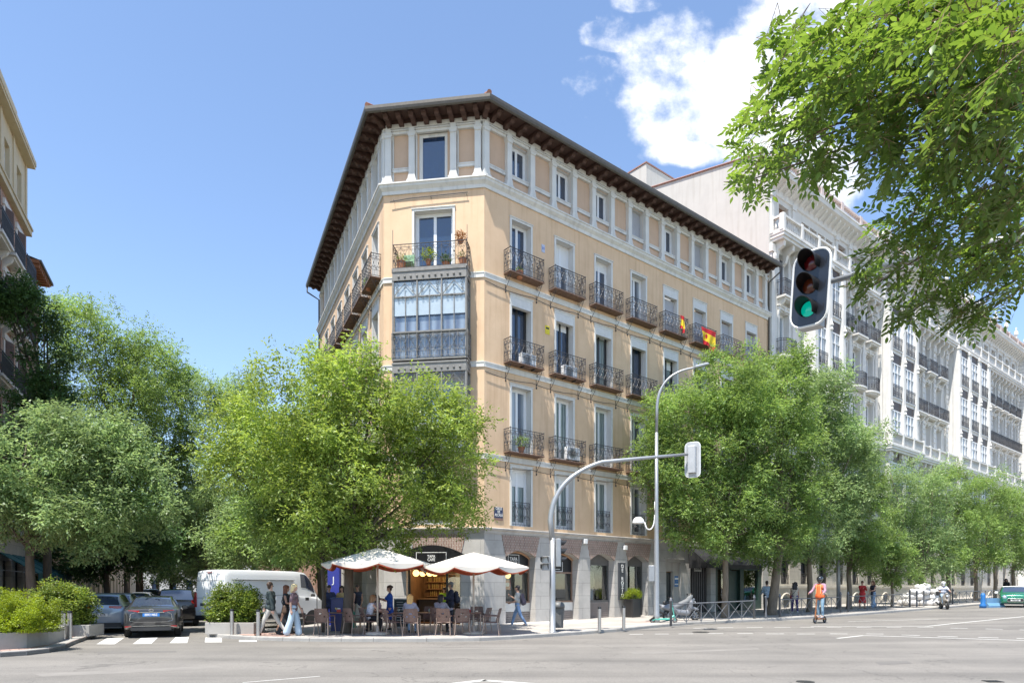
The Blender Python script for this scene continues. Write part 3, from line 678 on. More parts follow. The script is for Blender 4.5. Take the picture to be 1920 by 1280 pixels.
mitre_cornice('eave',M['soffit'],[(-.1,22.2),(.04,22.2),(.05,22.36),(.76,22.33),(.79,22.28),(.80,22.44),(-.1,22.46)])
mitre_cornice('gutter',M['zinc'],[(.795,22.25),(.85,22.21),(.92,22.25),(.95,22.35),(.95,22.48),(.91,22.50),(.795,22.505)])
rp=MB();ov=1.0
def roof_pt(o,z):
 nc=Vector((cD.y,-cD.x,0)).normalized()
 def corner(P,n1,n2):
  A=Matrix(((n1.x,n1.y),(n2.x,n2.y)));v=A.inverted() @ Vector((o,o));return P+Vector((v.x,v.y,0))
 L_=[LC+D2*LL-P0+NL*o,corner(LC-P0,NL,nc),corner(Vector((0,0,0)),nc,N1),D1*LR+N1*o]
 return [Vector((p.x,p.y,z)) for p in L_]
lo_,hi_=roof_pt(.87,22.52),roof_pt(-4.5,24.0)
for k in range(3):rp.quad(lo_[k],lo_[k+1],hi_[k+1],hi_[k])
rp.add([hi_[0],hi_[1],hi_[2],hi_[3]],[(0,1,2,3)])
roof=rp.build('roof',M['tile'],bld)
tl=MB()
for k in range(3):
 a,b=lo_[k],lo_[k+1];c,d=hi_[k],hi_[k+1];n=int((b-a).length/.24)
 for i in range(n):
  t=(i+.5)/n;p=a.lerp(b,t);q=c.lerp(d,t);q=p+(q-p).normalized()*1.4
  tl.tube([p+(q-p)*.08-Vector((0,0,.01)),q],.06,6)
tl.build('tile_course',M['tile'],roof)
hip=MB()
for k in (1,2):hip.tube([lo_[k]+Vector((0,0,.06)),hi_[k]+Vector((0,0,.06))],.11,7)
hip.lathe([(.16,0),(.15,.12),(.06,.2),(.01,.22)],10,tuple(lo_[2]+Vector((-.1,.35,.1))))
hip.build('hip_tiles',M['tile'],roof)
def rafter(L=.74):
 prof=[(0.06,.0),(0.06,-.26),(-.16,-.27),(-.27,-.16),(-.36,-.14),(-.44,-.21),(-.55,-.20),(-.62,-.10),(-.68,-.09),(-L,-.12),(-L,-.0),(0.06,.02)]
 mb=MB();mb.prism(prof,-.10,.10,'x');return mb.build('rafter',M['soffit'])
praf=proto(rafter())
for face in 'RCL':
 L=FLOC[face][2];n={'R':31,'C':8,'L':26}[face]
 for i in range(n):put(praf,face,(i+.5)*L/n,0,22.31)
for (lx,ang) in ((0,(RZR+RZC)/2),):
 put(praf,'R',0,0,22.312).rotation_euler.z=(RZR+RZC)/2
 put(praf,'C',0,0,22.312).rotation_euler.z=(RZL+RZC)/2
for (s_,o_) in ((.08,-.06),):
 mb=MB();x=LL-.1
for (face,x) in (('R',LR-.12),('L',.15)):
 mb=MB();p=fpos(face,x,-.87,22.25);q=fpos(face,x,-.08,21.5);r_=fpos(face,x,-.08,4.5);mb.tube([p,p+Vector((0,0,-.35)),q,r_],.055,8);mb.build('downpipe',M['zinc'],bld,smooth=True)
for z in (15.0,11.05,7.05):
 pts=[(x,-.06,z-.10*(1-((x % SP)/SP*2-1)**2)) for x in [k*SP/4 for k in range(34)]];MB().tube(pts,.012,4).build('cable',M['black'],bld,fpos('R',0),RZR)
d=french(1.74,2.63,M['pvc'],M['glass_sky'],rec=.28,name='balcony_door',rails=1);d.parent=bld;d.location=fpos('C',1.42,0,15.62);d.rotation_euler.z=RZC
o=surround(1.74,2.63);o.parent=bld;o.location=fpos('C',1.42,0,15.62);o.rotation_euler.z=RZC
mb=MB();mb.tube([(.35,-.12,18.72),(1.2,-.12,18.80),(3.85,-.12,18.86)],.018,5)
for x in (.5,2.2,3.8):mb.tube([(x,0,18.78),(x,-.12,18.8)],.012,4)
mb.build('awning_bar',M['iron'],bld,fpos('C',0),RZC)
OX0,OX1,OD=.66,3.92,.7
def oriel():
 g=empty('oriel',fpos('C',0),RZC,bld);reg(g)
 for zi,(z0,z1) in enumerate(((11.45,15.35),(7.45,11.35))):
  fr=MB();gl=MB();bl=MB();W=OX1-OX0
  def seg(x0,y0,x1,y1,nb,out):
   """one side of the oriel in plan from (x0,y0) to (x1,y1)"""
   v=Vector((x1-x0,y1-y0,0));L=v.length;a=math.atan2(v.y,v.x);Mx=Matrix.Translation((x0,y0,0)) @ Matrix.Rotation(a,4,'Z')
   for b in (fr,gl,bl):b.M=Mx
   fr.box(0,L,-.03,.05,z1-.42,z1);fr.box(0,L,-.06,.0,z1-.06,z1+.02);fr.box(0,L,-.05,0,z1-.44,z1-.38)
   fr.box(0,L,-.04,.05,z0,z0+.1);fr.box(0,L,-.05,.05,z0+1.15,z0+1.25)
   nb1=max(1,round(L/.28))
   for i in range(nb1+1):
    if i % 1==0 and 0<i<nb1:fr.lathe([(.001,-.05),(.04,-.03),(.05,0),(.04,.03),(.001,.05)],8,(i*L/nb1,-.05,z1-.28))
   p=L/nb
   for i in range(nb+1):
    x=min(max(i*p,.02),L-.02);fr.box(x-.03,x+.03,-.035,.05,z0+.1,z1-.42)
    if i<nb:fr.box(x+p/2-.015,x+p/2+.015,-.01,.03,z0+.1,z1-1.15)
   fr.box(0,L,-.02,.03,z1-1.17,z1-1.12)
   for i in range(nb):
    a0=i*p;zt=z1-.46;zl=z1-1.12
    fr.tube([(a0+.04,-.02,zl),(a0+p/2,-.02,zt-.08),(a0+p-.04,-.02,zl)],.018,4)
    for sx in (-1,1):
     c=a0+p/2+sx*p*.33
     for (dz,rr) in ((.52,.1),(.36,.07),(.22,.05)):scroll(fr,c,zl+dz,-.02,rr,sx,7,tr=.011)
     scroll(fr,a0+p/2+sx*.1,zl-.08,-.02,.08,-sx,6,tr=.01);scroll(fr,a0+p/2+sx*.3,zl-.1,-.02,.06,sx,6,tr=.01)
    fr.tube([(a0+p/2,-.02,zl),(a0+p/2,-.02,zl+.3)],.01,3)
    scroll(fr,a0+p/2,zl+.36,-.02,.06,1,6,tr=.01)
   gl.box(.02,L-.02,.01,.02,z0+.1,z1-.42)
   bl.box(.05,L-.05,.035,.04,z0+1.95,z1-.5)
   rm=MB();rail_panel(rm,0,L,-.06,1.1,True,.36,.009);fr.M=Mx @ Matrix.Translation((0,0,z0+.1));fr.add(rm.v,rm.f)
   for b in (fr,gl,bl):b.M=None
  seg(OX0,-OD,OX1,-OD,3,1);seg(OX1,-OD,OX1,0,1,1);seg(OX0,0,OX0,-OD,1,1)
  fr.box(OX0+.05,OX1-.05,-OD+.05,0,z1-.1,z1-.02);fr.box(OX0+.05,OX1-.05,-OD+.05,0,z0+.02,z0+.08)
  fr.build('oriel_frame',M['lead'],g)
  gl.build('oriel_glass',glass_thin,g)
  if zi==0:bl.build('roller_blind',M['blind_plain'],g)
  lo=MB();lo.box(OX0+.06,OX1-.06,-OD+.12,-OD+.14,z0+.15,z0+1.9);lo.build('net_curtain',M['glass_cur2'] if zi else M['curtain_dark'],g)
 return g
glass_thin =bpy.data.materials.new('oriel_pane');glass_thin.use_nodes=True
def mk_thin(m,tint=(.75,.82,.86),refl=.16):
 N=m.node_tree.nodes;L=m.node_tree.links;N.clear();o=N.new('ShaderNodeOutputMaterial');t=N.new('ShaderNodeBsdfTransparent');t.inputs[0].default_value=(*tint,1)
 g=N.new('ShaderNodeBsdfGlossy');g.inputs['Roughness'].default_value=.02;f0=N.new('ShaderNodeLayerWeight');f0.inputs[0].default_value=.5
 f=N.new('ShaderNodeMath');f.operation='POWER';L.new(f0.outputs['Facing'],f.inputs[0]);f.inputs[1].default_value=3.5
 a=N.new('ShaderNodeMath');a.operation='MULTIPLY_ADD';a.use_clamp=True;a.inputs[1].default_value=.6;a.inputs[2].default_value=refl+.035;L.new(f.outputs[0],a.inputs[0])
 ms=N.new('ShaderNodeMixShader');L.new(a.outputs[0],ms.inputs[0]);L.new(t.outputs[0],ms.inputs[1]);L.new(g.outputs[0],ms.inputs[2]);L.new(ms.outputs[0],o.inputs[0])
mk_thin(glass_thin,(.92,.95,.97),.015)
shop_glass=bpy.data.materials.new('shop_pane');shop_glass.use_nodes=True;mk_thin(shop_glass,(.8,.84,.84),.06)
M['curtain_dark']=curtain_glass('oriel_lower_glass',(.16,.17,.22),(.42,.44,.48),5)
oriel()
mb=MB();W=OX1-OX0
tb=empty('top_balcony',fpos('C',OX0,0,15.42),RZC,bld);reg(tb)
mb.box(-.04,W+.04,-OD-.06,0,-.06,.02);mb.build('balcony_floor',M['lead'],tb)
rail_u(W,OD,1.08,True,.36).build('railing',M['iron'],tb)
[MB().tube([(x,-OD+.05,0),(x,-OD+.05,1.75)],.014,4).build('awning_post',M['iron'],tb) for x in (-.02,W+.02)]
for (a,b,c,d_) in CHO[1:]:
 o=french(b-a,d_-c,M['pvc'],M['glass_sky'],rec=.28);o.parent=bld;o.location=fpos('C',a,0,c);o.rotation_euler.z=RZC
o=juliet(1.9);o.parent=bld;o.location=fpos('C',1.3,-.03,4.45);o.rotation_euler.z=RZC
#================================================================stone ground floor
def arch_pts(a,b,zs,rise,n=14):
 return [(a+(b-a)*i/n,zs+rise*math.sin(math.pi*i/n)**.8 if False else zs+rise*(1-((2*i/n)-1)**2)) for i in range(n+1)]
BASE={'R':[(1.2,2.98,.0,3.02,.30),(4.05,5.80,.0,3.02,.30),(6.62,8.40,.0,3.02,.32),(9.42,11.08,.0,3.02,.32),(12.62,13.98,.0,3.05,0.),(14.85,16.85,.0,3.02,.36),(17.35,22.6,.0,3.1,0.)],
  'C':[(1.05,3.5,.0,2.95,.5)],'L':[(LL-3.4,LL-1.4,0,3.0,.3),(LL-6.6,LL-4.6,0,3.0,.3),(LL-9.8,LL-7.8,0,3.0,.3),(LL-13.2,LL-11,0,3.,.3),(LL-16.6,LL-14.4,0,3.,.3)]}
RD=.55
for face in 'RCL':
 L=FLOC[face][2];ops=BASE[face];mb=MB();xs=[0]+[v for o in sorted(ops) for v in (o[0],o[1])]+[L]
 for i in range(0,len(xs),2):# piers
  mb.quad((xs[i],0,-1),(xs[i+1],0,-1),(xs[i+1],0,4.05),(xs[i],0,4.05))
 for (a,b,z0,zs,rise) in sorted(ops):
  A=arch_pts(a,b,zs,rise);n=len(A)
  for i in range(n-1):
   mb.quad((A[i][0],0,A[i][1]),(A[i+1][0],0,A[i+1][1]),(A[i+1][0],0,4.05),(A[i][0],0,4.05))
   mb.quad((A[i][0],0,A[i][1]),(A[i][0],RD,A[i][1]),(A[i+1][0],RD,A[i+1][1]),(A[i+1][0],0,A[i+1][1]))
  mb.quad((a,0,-1),(a,RD,-1),(a,RD,zs),(a,0,zs));mb.quad((b,0,-1),(b,0,zs),(b,RD,zs),(b,RD,-1))
 mb.build('stone_base',M['stonebase_blocks'],bld,fpos(face,0),FLOC[face][1]) if 'stonebase_blocks' in M else mb.build('stone_base',M['stonebase'],bld,fpos(face,0),FLOC[face][1])
 for (a,b,z0,zs,rise) in ops:
  if not rise:continue
  A=arch_pts(a,b,zs+.0,rise);bk=MB();top=3.98
  front=[(a-.02,zs-.0)]+[(x,z+.0) for x,z in A[1:-1]]+[(b+.02,zs),(b+.24,top),(a-.24,top)]
  n=len(A)
  for i in range(n-1):
   t0,t1=i/(n-1),(i+1)/(n-1);x0,x1=A[i][0],A[i+1][0];X0=(a-.24)+(b-a+.48)*t0;X1=(a-.24)+(b-a+.48)*t1
   bk.quad((x0,-.03,A[i][1]),(x1,-.03,A[i+1][1]),(X1,-.03,top),(X0,-.03,top));bk.quad((x0,-.03,A[i][1]),(x0,.05,A[i][1]),(x1,.05,A[i+1][1]),(x1,-.03,A[i+1][1]))
  bk.quad((A[0][0],-.03,A[0][1]),(a-.24,-.03,top),(a-.24,.0,top),(A[0][0],.0,A[0][1]));bk.quad((A[-1][0],-.03,A[-1][1]),(A[-1][0],.0,A[-1][1]),(b+.24,.0,top),(b+.24,-.03,top))
  bk.build('brick_arch',M['brick'],bld,fpos(face,0),FLOC[face][1])
M['stone_blocks']=bricklike('stone_pier_blocks',(.43,.41,.385),(.40,.385,.36),(.27,.26,.24),1,1.1,.62,.010,bump=.25)
N_,L_,B_=nodes_of(M['stone_blocks'])
for o in bld.children:
 if o.name.startswith('stone_base'):o.data.materials[0]=M['stone_blocks']
M['oakframe']=mat('shop_frame_brown',(.24,.155,.11),.5,(.17,.11,.08),scale=4)
M['greyframe']=mat('shop_frame_grey',(.13,.125,.12),.45)
M['louvre']=mat('louvre_grey',(.27,.235,.22),.6)
M['signblack']=mat('sign_black',(.010,.010,.012),.4)
def shop_interior(face,a,b,depth,wallm,z1=3.0,name='shop_interior'):
 mb=MB();y0,y1=RD+.02,depth
 mb.quad((a,y1,-.2),(b,y1,-.2),(b,y1,z1+.4),(a,y1,z1+.4));mb.quad((a,y0,-.2),(a,y1,-.2),(a,y1,z1+.4),(a,y0,z1+.4));mb.quad((b,y0,-.2),(b,y1,-.2),(b,y1,z1+.4),(b,y0,z1+.4))
 mb.quad((a,y0,.02),(b,y0,.02),(b,y1,.02),(a,y1,.02));mb.quad((a,y0,z1+.4),(b,y0,z1+.4),(b,y1,z1+.4),(a,y1,z1+.4))
 return mb.build(name,wallm,bld,fpos(face,0),FLOC[face][1])
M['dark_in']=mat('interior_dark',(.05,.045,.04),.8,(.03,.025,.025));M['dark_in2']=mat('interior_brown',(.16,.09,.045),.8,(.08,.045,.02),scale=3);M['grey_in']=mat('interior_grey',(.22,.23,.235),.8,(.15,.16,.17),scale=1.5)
def cafe_window(face,a,b,tlabel,tw):
 g=empty('shop_window',fpos(face,0),FLOC[face][1],bld);reg(g);y=RD-.12
 mb=MB();mb.box(a,a+.07,y,y+.1,.98,3.0);mb.box(b-.07,b,y,y+.1,.98,3.0);mb.box(a,b,y-.03,y+.12,.92,1.0);mb.box(a+.07,b-.07,y,y+.1,2.32,2.40)
 mb.build('window_frame',M['oakframe'],g)
 mb=MB();A=arch_pts(a,b,3.0,.3)
 mb.prism([(a,2.4),(b,2.4)]+list(reversed(A)),y+.02,y+.06,'y');mb.build('sign_board',M['signblack'],g);MB().tube([(p[0],y-.02,p[1]-.03) for p in A],.05,5).build('arch_trim',mat('arch_trim_timber',(.42,.25,.15),.6),g)
 mb=MB();mb.box(a+.07,b-.07,y+.05,y+.06,1.0,2.32);mb.build('pane',shop_glass,g)
 mb=MB();mb.box(a,b,y-.02,y+.1,.52,.92);mb.build('apron_panel',M['trim'],g)
 mb=MB()
 for k in range(6):mb.box(a,b,y-.03,y+.05,-.12+k*.105,-.045+k*.105)
 mb.box(a,b,y+.05,y+.08,-.2,.52);mb.build('louvre',M['louvre'],g)
def frame_sign(face,x,y,z,w,h,txt,size,label,name='cafe_sign',cat='sign',under=True):
 t=thing(name,label,cat,tuple(wpos(face,x,y,z)),FLOC[face][1]);mb=MB();q=.022
 mb.box(-w/2,w/2,0,.01,-h/2,-h/2+q);mb.box(-w/2,w/2,0,.01,h/2-q,h/2);mb.box(-w/2,-w/2+q,0,.01,-h/2+q,h/2-q);mb.box(w/2-q,w/2,0,.01,-h/2+q,h/2-q)
 mb.build('border',M['letter'],t);lettering(txt,size,M['letter'],t,(0,.004,size*.25),xs=.8,bold=.003)
 if under:m2=MB();m2.box(-w*.22,w*.22,0,.006,-h*.36,-h*.36+.02);m2.build('underline',M['letter'],t)
 return t
cafe_window('R',1.2,2.98,'',0);cafe_window('R',4.05,5.8,'',0)
shop_interior('R',.7,6.3,3.2,M['grey_in'])
frame_sign('R',2.02,RD-.12,2.78,.66,.74,'TAPA\nCAFE',.23,'portrait cafe sign in a white frame behind the right edge of the right parasol')
frame_sign('R',4.80,RD-.12,2.78,.66,.74,'TAPA\nCAFE',.23,'portrait cafe sign in a white frame right of the pedestrian signal on the mast')
t=MB();t.box(-.2,.2,0,.02,-.22,.22);o=t.build('window_poster',mat('poster_red',(.42,.04,.03),.5),loc=tuple(wpos('R',1.95,RD+.25,1.75)),rz=RZR);tag(o,'small square red poster behind the first cafe window','poster')
m2=MB();m2.box(-.1,.1,-.006,0,-.06,.1);m2.build('poster_print',M['letter'],o)
def glass_front(face,a,b,door,label=None):
 g=empty('shop_front',fpos(face,0),FLOC[face][1],bld);reg(g);y=RD-.15
 mb=MB();zb=.12 if door else 1.0
 mb.box(a,a+.06,y,y+.08,zb-.1,3.2);mb.box(b-.06,b,y,y+.08,zb-.1,3.2);mb.box(a,b,y,y+.08,2.78,2.86);mb.box(a,b,y-.02,y+.1,zb-.12,zb)
 if door:mb.box(a+(b-a)*.68,a+(b-a)*.68+.07,y-.01,y+.09,zb,2.78)
 mb.build('shop_frame',M['greyframe'],g)
 mb=MB();A=arch_pts(a,b,3.0,.32);mb.prism([(a,2.86),(b,2.86)]+list(reversed(A)),y+.02,y+.06,'y');mb.build('fanlight',M['greyframe'],g)
 mb=MB();mb.box(a+.06,b-.06,y+.035,y+.045,zb,2.78);mb.build('pane',shop_glass,g)
 if not door:
  mb=MB()
  for k in range(8):mb.box(a+.06,b-.06,y-.03,y+.05,.12+k*.1,.19+k*.1)
  mb.box(a,b,y+.05,y+.08,0,1.0);mb.box(a-.02,b+.15,y-.1,y+.04,-.1,.1);mb.build('louvre',M['louvre'],g)
glass_front('R',6.62,8.40,False);glass_front('R',9.42,11.08,True)
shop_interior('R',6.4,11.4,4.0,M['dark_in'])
t=thing('vertical_shop_sign','tall dark grey sign with white letters running down between two shop openings','sign',tuple(wpos('R',8.90,-.05,1.95)),RZR)
mb=MB();mb.bbox(-.25,.25,-.05,.05,-.95,.98,.01);mb.build('board',mat('sign_slate',(.055,.06,.07),.5),t)
for i,ch in enumerate('DE ROZIO'):
 if ch !=' ':lettering(ch,.25,M['letter'],t,(.0,-.056,.78-i*.215),bold=.006)
g=empty('street_door',fpos('R',0),RZR,bld);reg(g)
mb=MB();mb.box(12.62,13.98,.12,.3,2.55,3.05);mb.box(12.62,12.80,.12,.3,0,2.55);mb.box(13.42,13.98,.12,.3,0,2.55);mb.build('door_frame',M['stonebase'],g)
mb=MB();mb.box(12.80,13.42,.3,.36,.12,2.5)
for x in (12.85,13.13):mb.box(x,x+.24,.28,.3,.3,1.3);mb.box(x,x+.24,.28,.3,1.45,2.4)
mb.build('door_leaf',mat('door_black',(.02,.025,.025),.35),g)
mb=MB();mb.box(12.5,14.1,-.06,.1,3.06,3.22);mb.box(12.4,14.2,-.1,.1,3.22,3.30);mb.build('lintel',M['stonebase'],g)
t=thing('door_notice','blue and white notice on the wall right of the street door','sign',tuple(wpos('R',13.70,.10,2.0)),RZR)
mb=MB();mb.box(-.16,.16,0,.02,-.3,.3);mb.build('notice_board',mat('notice_blue',(.03,.16,.42),.5),t)
mb=MB();mb.box(-.16,.16,-.005,0,.1,.2);mb.box(-.16,.16,-.005,0,-.2,-.13);mb.lathe([(.08,-.004),(.08,.0),(.01,.0)],12,(0,0,0));mb.build('notice_print',M['letter'],t)
t=thing('house_number','small engraved house number on the pale stone over the street door','sign',tuple(wpos('R',13.3,-.012,3.68)),RZR);lettering('115',.22,mat('number_ink',(.12,.11,.10),.7),t,(0,.004,0))
g=empty('slatted_shop_front',fpos('R',0),RZR,bld);reg(g);mb=MB()
for k in range(9):mb.box(14.9+k*.215,15.02+k*.215,.22,.34,0,3.35)
mb.box(14.85,16.85,.36,.4,-.1,3.4);mb.build('slats',mat('slat_dark',(.04,.036,.036),.5,(.07,.06,.06)),g)
t=thing('small_shop_sign','small pale grey sign with dark letters on the slatted dark shop front','sign',tuple(wpos('R',15.85,.19,2.78)),RZR)
mb=MB();mb.box(-.34,.34,0,.02,-.19,.19);mb.build('board',mat('sign_pale',(.50,.50,.48),.6),t);lettering('LOUIS',.27,M['signblack'],t,(0,-.006,0),xs=.75,bold=.006)
g=empty('dark_green_shop_front',fpos('R',0),RZR,bld);reg(g);gm=mat('dark_green_paint',(.018,.05,.04),.4,(.012,.03,.025))
mb=MB();mb.box(17.35,17.7,.1,.3,0,3.1);mb.box(18.9,19.15,.1,.3,0,3.1);mb.box(20.1,20.5,.08,.3,0,3.1);mb.box(22.2,22.6,.1,.3,0,3.1);mb.box(17.7,22.2,.1,.3,2.75,3.1);mb.box(20.5,22.2,.1,.3,0,.85);mb.box(17.3,22.65,.02,.1,3.1,3.55)
mb.build('shop_frame',gm,g);mb=MB();mb.box(17.7,18.9,.22,.23,.2,2.75);mb.build('pane',shop_glass,g);mb=MB();mb.box(20.5,22.2,.22,.23,.85,2.75);mb.build('pane',shop_glass,g)
mb=MB();mb.box(19.15,20.1,.26,.3,.1,2.7);mb.box(19.22,20.03,.24,.26,.3,1.0);mb.build('door_leaf',gm,g)
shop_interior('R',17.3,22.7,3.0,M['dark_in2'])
t=thing('black_awning','black pitched shop awning splashed with light, over the slatted and green shop fronts','awning',tuple(wpos('R',14.6,0,0)),RZR)
mb=MB();n=8
pts=[(0,-.1,3.95),(5.6,-.1,3.95),(5.6,-1.35,2.95),(0,-1.35,2.95)]
mb.add(pts+[(p[0],p[1]+.01,p[2]-.03) for p in pts],[(0,1,2,3),(4,7,6,5),(0,3,7,4),(1,5,6,2),(3,2,6,7)])
mb.quad((0,-1.35,2.97),(5.6,-1.35,2.97),(5.6,-1.36,2.75),(0,-1.36,2.75));mb.quad((0,-.1,3.95),(0,-1.35,2.95),(0,-1.34,2.75),(0,-.08,2.75))
mb.build('canopy',mat('awning_black',(.022,.022,.024),.65),t)
mb=MB();mb.bbox(-.05,5.65,-.2,0,3.98,4.12,.02);mb.build('cassette',mat('awning_case',(.3,.3,.3),.5),t)
[MB().tube([(x,-.05,2.9),(x,-1.3,2.97)],.02,5).build('arm',M['metal'],t) for x in (.1,5.5)]
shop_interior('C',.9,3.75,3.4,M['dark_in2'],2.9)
g=empty('cafe_entrance',fpos('C',0),RZC,bld);reg(g)
mb=MB();mb.box(1.05,1.13,.3,.42,0,2.6);mb.box(3.42,3.5,.3,.42,0,2.6);mb.box(1.05,3.5,.3,.42,2.5,2.6);mb.box(2.78,2.86,.3,.42,0,2.5);mb.build('door_frame',M['darkframe'],g)
mb=MB();mb.box(2.86,3.42,.34,.35,.1,2.5);mb.build('pane',shop_glass,g)
t=thing('fascia_sign','wide black arched cafe fascia with a white framed name over the corner entrance','sign',tuple(wpos('C',2.3,0,0)),RZC)
mb=MB();n=16;top=[(-1.5+3.0*i/n,3.02+.46*(1-(2*i/n-1)**2)) for i in range(n+1)]
mb.prism([(-1.5,2.42),(1.5,2.42)]+list(reversed(top)),-.42,-.02,'y');mb.build('board',M['signblack'],t)
mb=MB();w,h,q=1.36,.62,.026;z=2.86
mb.box(-w/2,w/2,-.43,-.42,z-h/2,z-h/2+q);mb.box(-w/2,w/2,-.43,-.42,z+h/2-q,z+h/2);mb.box(-w/2,-w/2+q,-.43,-.42,z-h/2+q,z+h/2-q);mb.box(w/2-q,w/2,-.43,-.42,z-h/2+q,z+h/2-q)
mb.box(-.17,.17,-.428,-.42,z-.21,z-.19);mb.build('border',M['letter'],t);lettering('TAPA\nCAFE',.17,M['letter'],t,(0,-.424,z+.05),xs=.85,bold=.003)
glow=mat('globe_glow',(.9,.7,.35),.4,emit=((1,.62,.2),1.6))
for k,x in enumerate((1.35,1.66,1.98,2.22)):
 t=thing('globe_lamp','round yellow globe lamp, %s of four hanging inside the corner cafe entrance' % ('leftmost','second from the left','third from the left','rightmost')[k],'lamp',tuple(wpos('C',x,.5,2.28)),0,'yellow globe lamps in the cafe entrance')
 mb=MB();mb.lathe([(.001,-.15),(.08,-.13),(.13,-.07),(.15,0),(.13,.07),(.08,.13),(.001,.15)],16);mb.build('globe',glow,t,smooth=True);mb=MB();mb.tube([(0,0,.14),(0,0,.7)],.006,4);mb.build('cable',M['black'],t)
for k,x in enumerate((1.35,2.02)):
 t=thing('globe_lamp',('first','second')[k]+' round yellow lamp from the left behind the first avenue cafe window','lamp',tuple(wpos('R',x,RD+.3,2.2)),0,'yellow globe lamps in the first cafe window')
 mb=MB();mb.lathe([(.001,-.14),(.08,-.12),(.12,-.07),(.14,0),(.12,.07),(.08,.12),(.001,.14)],16);mb.build('globe',glow,t,smooth=True);mb=MB();mb.tube([(0,0,.14),(0,0,.7)],.006,4);mb.build('cable',M['black'],t)
t=thing('bar_counter','dark bar counter deep inside the corner cafe entrance','counter',tuple(wpos('C',2.2,2.4,.02)),RZC)
mb=MB();mb.bbox(-1.2,1.2,-.3,.3,0,1.05,.02);mb.build('body',M['dark_in'],t);mb=MB();mb.bbox(-1.25,1.25,-.35,.35,1.05,1.1,.01);mb.build('worktop',mat('worktop',(.25,.16,.09),.4),t)
t=thing('bottle_shelf','warm brown bottle shelf on the back wall of the corner cafe','shelf',tuple(wpos('C',2.2,3.2,1.2)),RZC)
mb=MB();[mb.box(-1.1,1.1,0,.15,z,z+.03) for z in (0,.35,.7,1.05)];mb.build('shelf_board',mat('shelf_wood',(.30,.17,.08),.6),t)
mb=MB();[mb.lathe([(.03,0),(.03,.16),(.012,.2),(.012,.26)],6,(-1+.09*i,.07,z)) for z in (.03,.38,.73) for i in range(23) if (i*7+int(z*9)) % 5];o=mb.build('bottles',mat('bottle_amber',(.45,.25,.08),.2,(.12,.2,.1),scale=18),t);o['kind']='stuff'
lamp_d=bpy.data.lights.new('cafe_lamp','POINT');lamp_d.energy=55;lamp_d.color =(1,.62,.28);lamp_d.shadow_soft_size=.2;lo=bpy.data.objects.new('cafe_lamp',lamp_d);COL.objects.link(lo);lo.location=wpos('C',2.2,1.7,2.7)
t=thing('street_name_plaque','small dark blue and white tiled street name plaque on the ochre corner','sign',tuple(wpos('R',.78,-.03,4.95)),RZR)
mb=MB();mb.box(-.24,.24,0,.03,-.24,.24);mb.build('tiles',mat('plaque_blue',(.02,.03,.09),.3),t);lettering('CALLE\nDE\nALCALÁ',.17,M['letter'],t,(0,-.006,.03),xs=.72,bold=.002)
mb=MB();mb.box(-.24,.24,0,.03,-.34,-.24);mb.build('plaque_base',mat('plaque_brown',(.25,.15,.12),.6),t)
t=thing('wall_notice','tiny yellow notice on the wall between the first two windows','sign',tuple(wpos('R',3.72,-.02,13.75)),RZR);mb=MB();mb.box(-.14,.14,0,.015,-.2,.2);mb.build('plate',mat('notice_yellow',(.75,.60,.02),.5),t);mb=MB();mb.box(-.1,.1,-.004,0,.04,.12);mb.build('print',M['signblack'],t)
t=thing('wall_plate','tiny blue and white plate high on the wall below the attic','sign',tuple(wpos('R',3.45,-.02,17.5)),RZR);mb=MB();mb.box(-.1,.1,0,.015,-.18,.18);mb.build('plate',mat('plate_pale',(.5,.55,.7),.5),t);lettering('H',.2,mat('plate_blue',(.05,.1,.4),.5),t,(0,-.004,0))
for k,(face,x,z) in enumerate((('C',.95,3.42),('C',1.25,3.42),('R',6.15,3.9),('R',9.1,3.7))):
 t=thing('wall_floodlight',('small white floodlight at the left end over the corner cafe fascia','second small white floodlight over the corner cafe fascia','white alarm box floodlight over the stone between the cafe and the dress shop','small white floodlight above the vertical shop sign')[k],'wall light',tuple(wpos(face,x,-.05,z)),FLOC[face][1])
 mb=MB();mb.bbox(-.11,.11,-.14,0,-.1,.12,.015);mb.build('housing',M['white'],t);mb=MB();mb.tube([(0,0,0),(0,.06,-.02)],.03,6);mb.build('mount',M['metal'],t)
#================================================================white apartment building up the avenue
S0=LR+.02
wb=thing('white_apartment_building','long white stone apartment building with glazed bays, balustrades and black iron balconies','building',tuple(P0+D1*S0),RZR)
WLEN=62.0
FLOC2=lambda x,y=0.,z=0.:Vector((x,y,z))
def W(s):return s-S0     # s measured from the ochre corner
FZ=[4.8,9.0,13.25,17.05,20.95,24.9]      # floor levels
wins_s=[25.2]+[33.6,35.9,38.2]+[47.6,50.2,52.8]+[66.3,68.7,71.1,73.5,75.7]+[79.6,82.4]
bays=[(27.5,32.2,2),(39.7,45.6,2),(55.3,64.4,3)]
wW2=1.25
def in_bay(s):return any(a-.2<s<b+.2 for a,b,n in bays)
ops=[]
for fi,z in enumerate(FZ):
 h=3.0 if fi<4 else (2.9 if fi==4 else 2.3)
 for s in wins_s:ops.append((W(s)-wW2/2,W(s)+wW2/2,z+(.1 if fi<5 else .55),z+h))
 if fi in (0,5):
  for a,b,n in bays:
   k=2*n if fi==5 else n+1
   for i in range(k):
    c=a+(b-a)*(i+.5)/k;ops.append((W(c)-.5,W(c)+.5,z+.55,z+h-(.2 if fi==5 else 0)))
ops_g=[]
for i in range(22):
 c=25.4+i*2.62;ops_g.append((W(c)-.55,W(c)+.55,1.9,4.0));
mb=MB();wall_grid(mb,0,WLEN,4.8,28.4,ops,.45,mr=1);mb.build('wall',[M['white_wall'],M['white_trim']],wb)
mb=MB();wall_grid(mb,0,WLEN,-1,4.5,ops_g,.4);mb.build('stone_base',M['limestone'],wb)
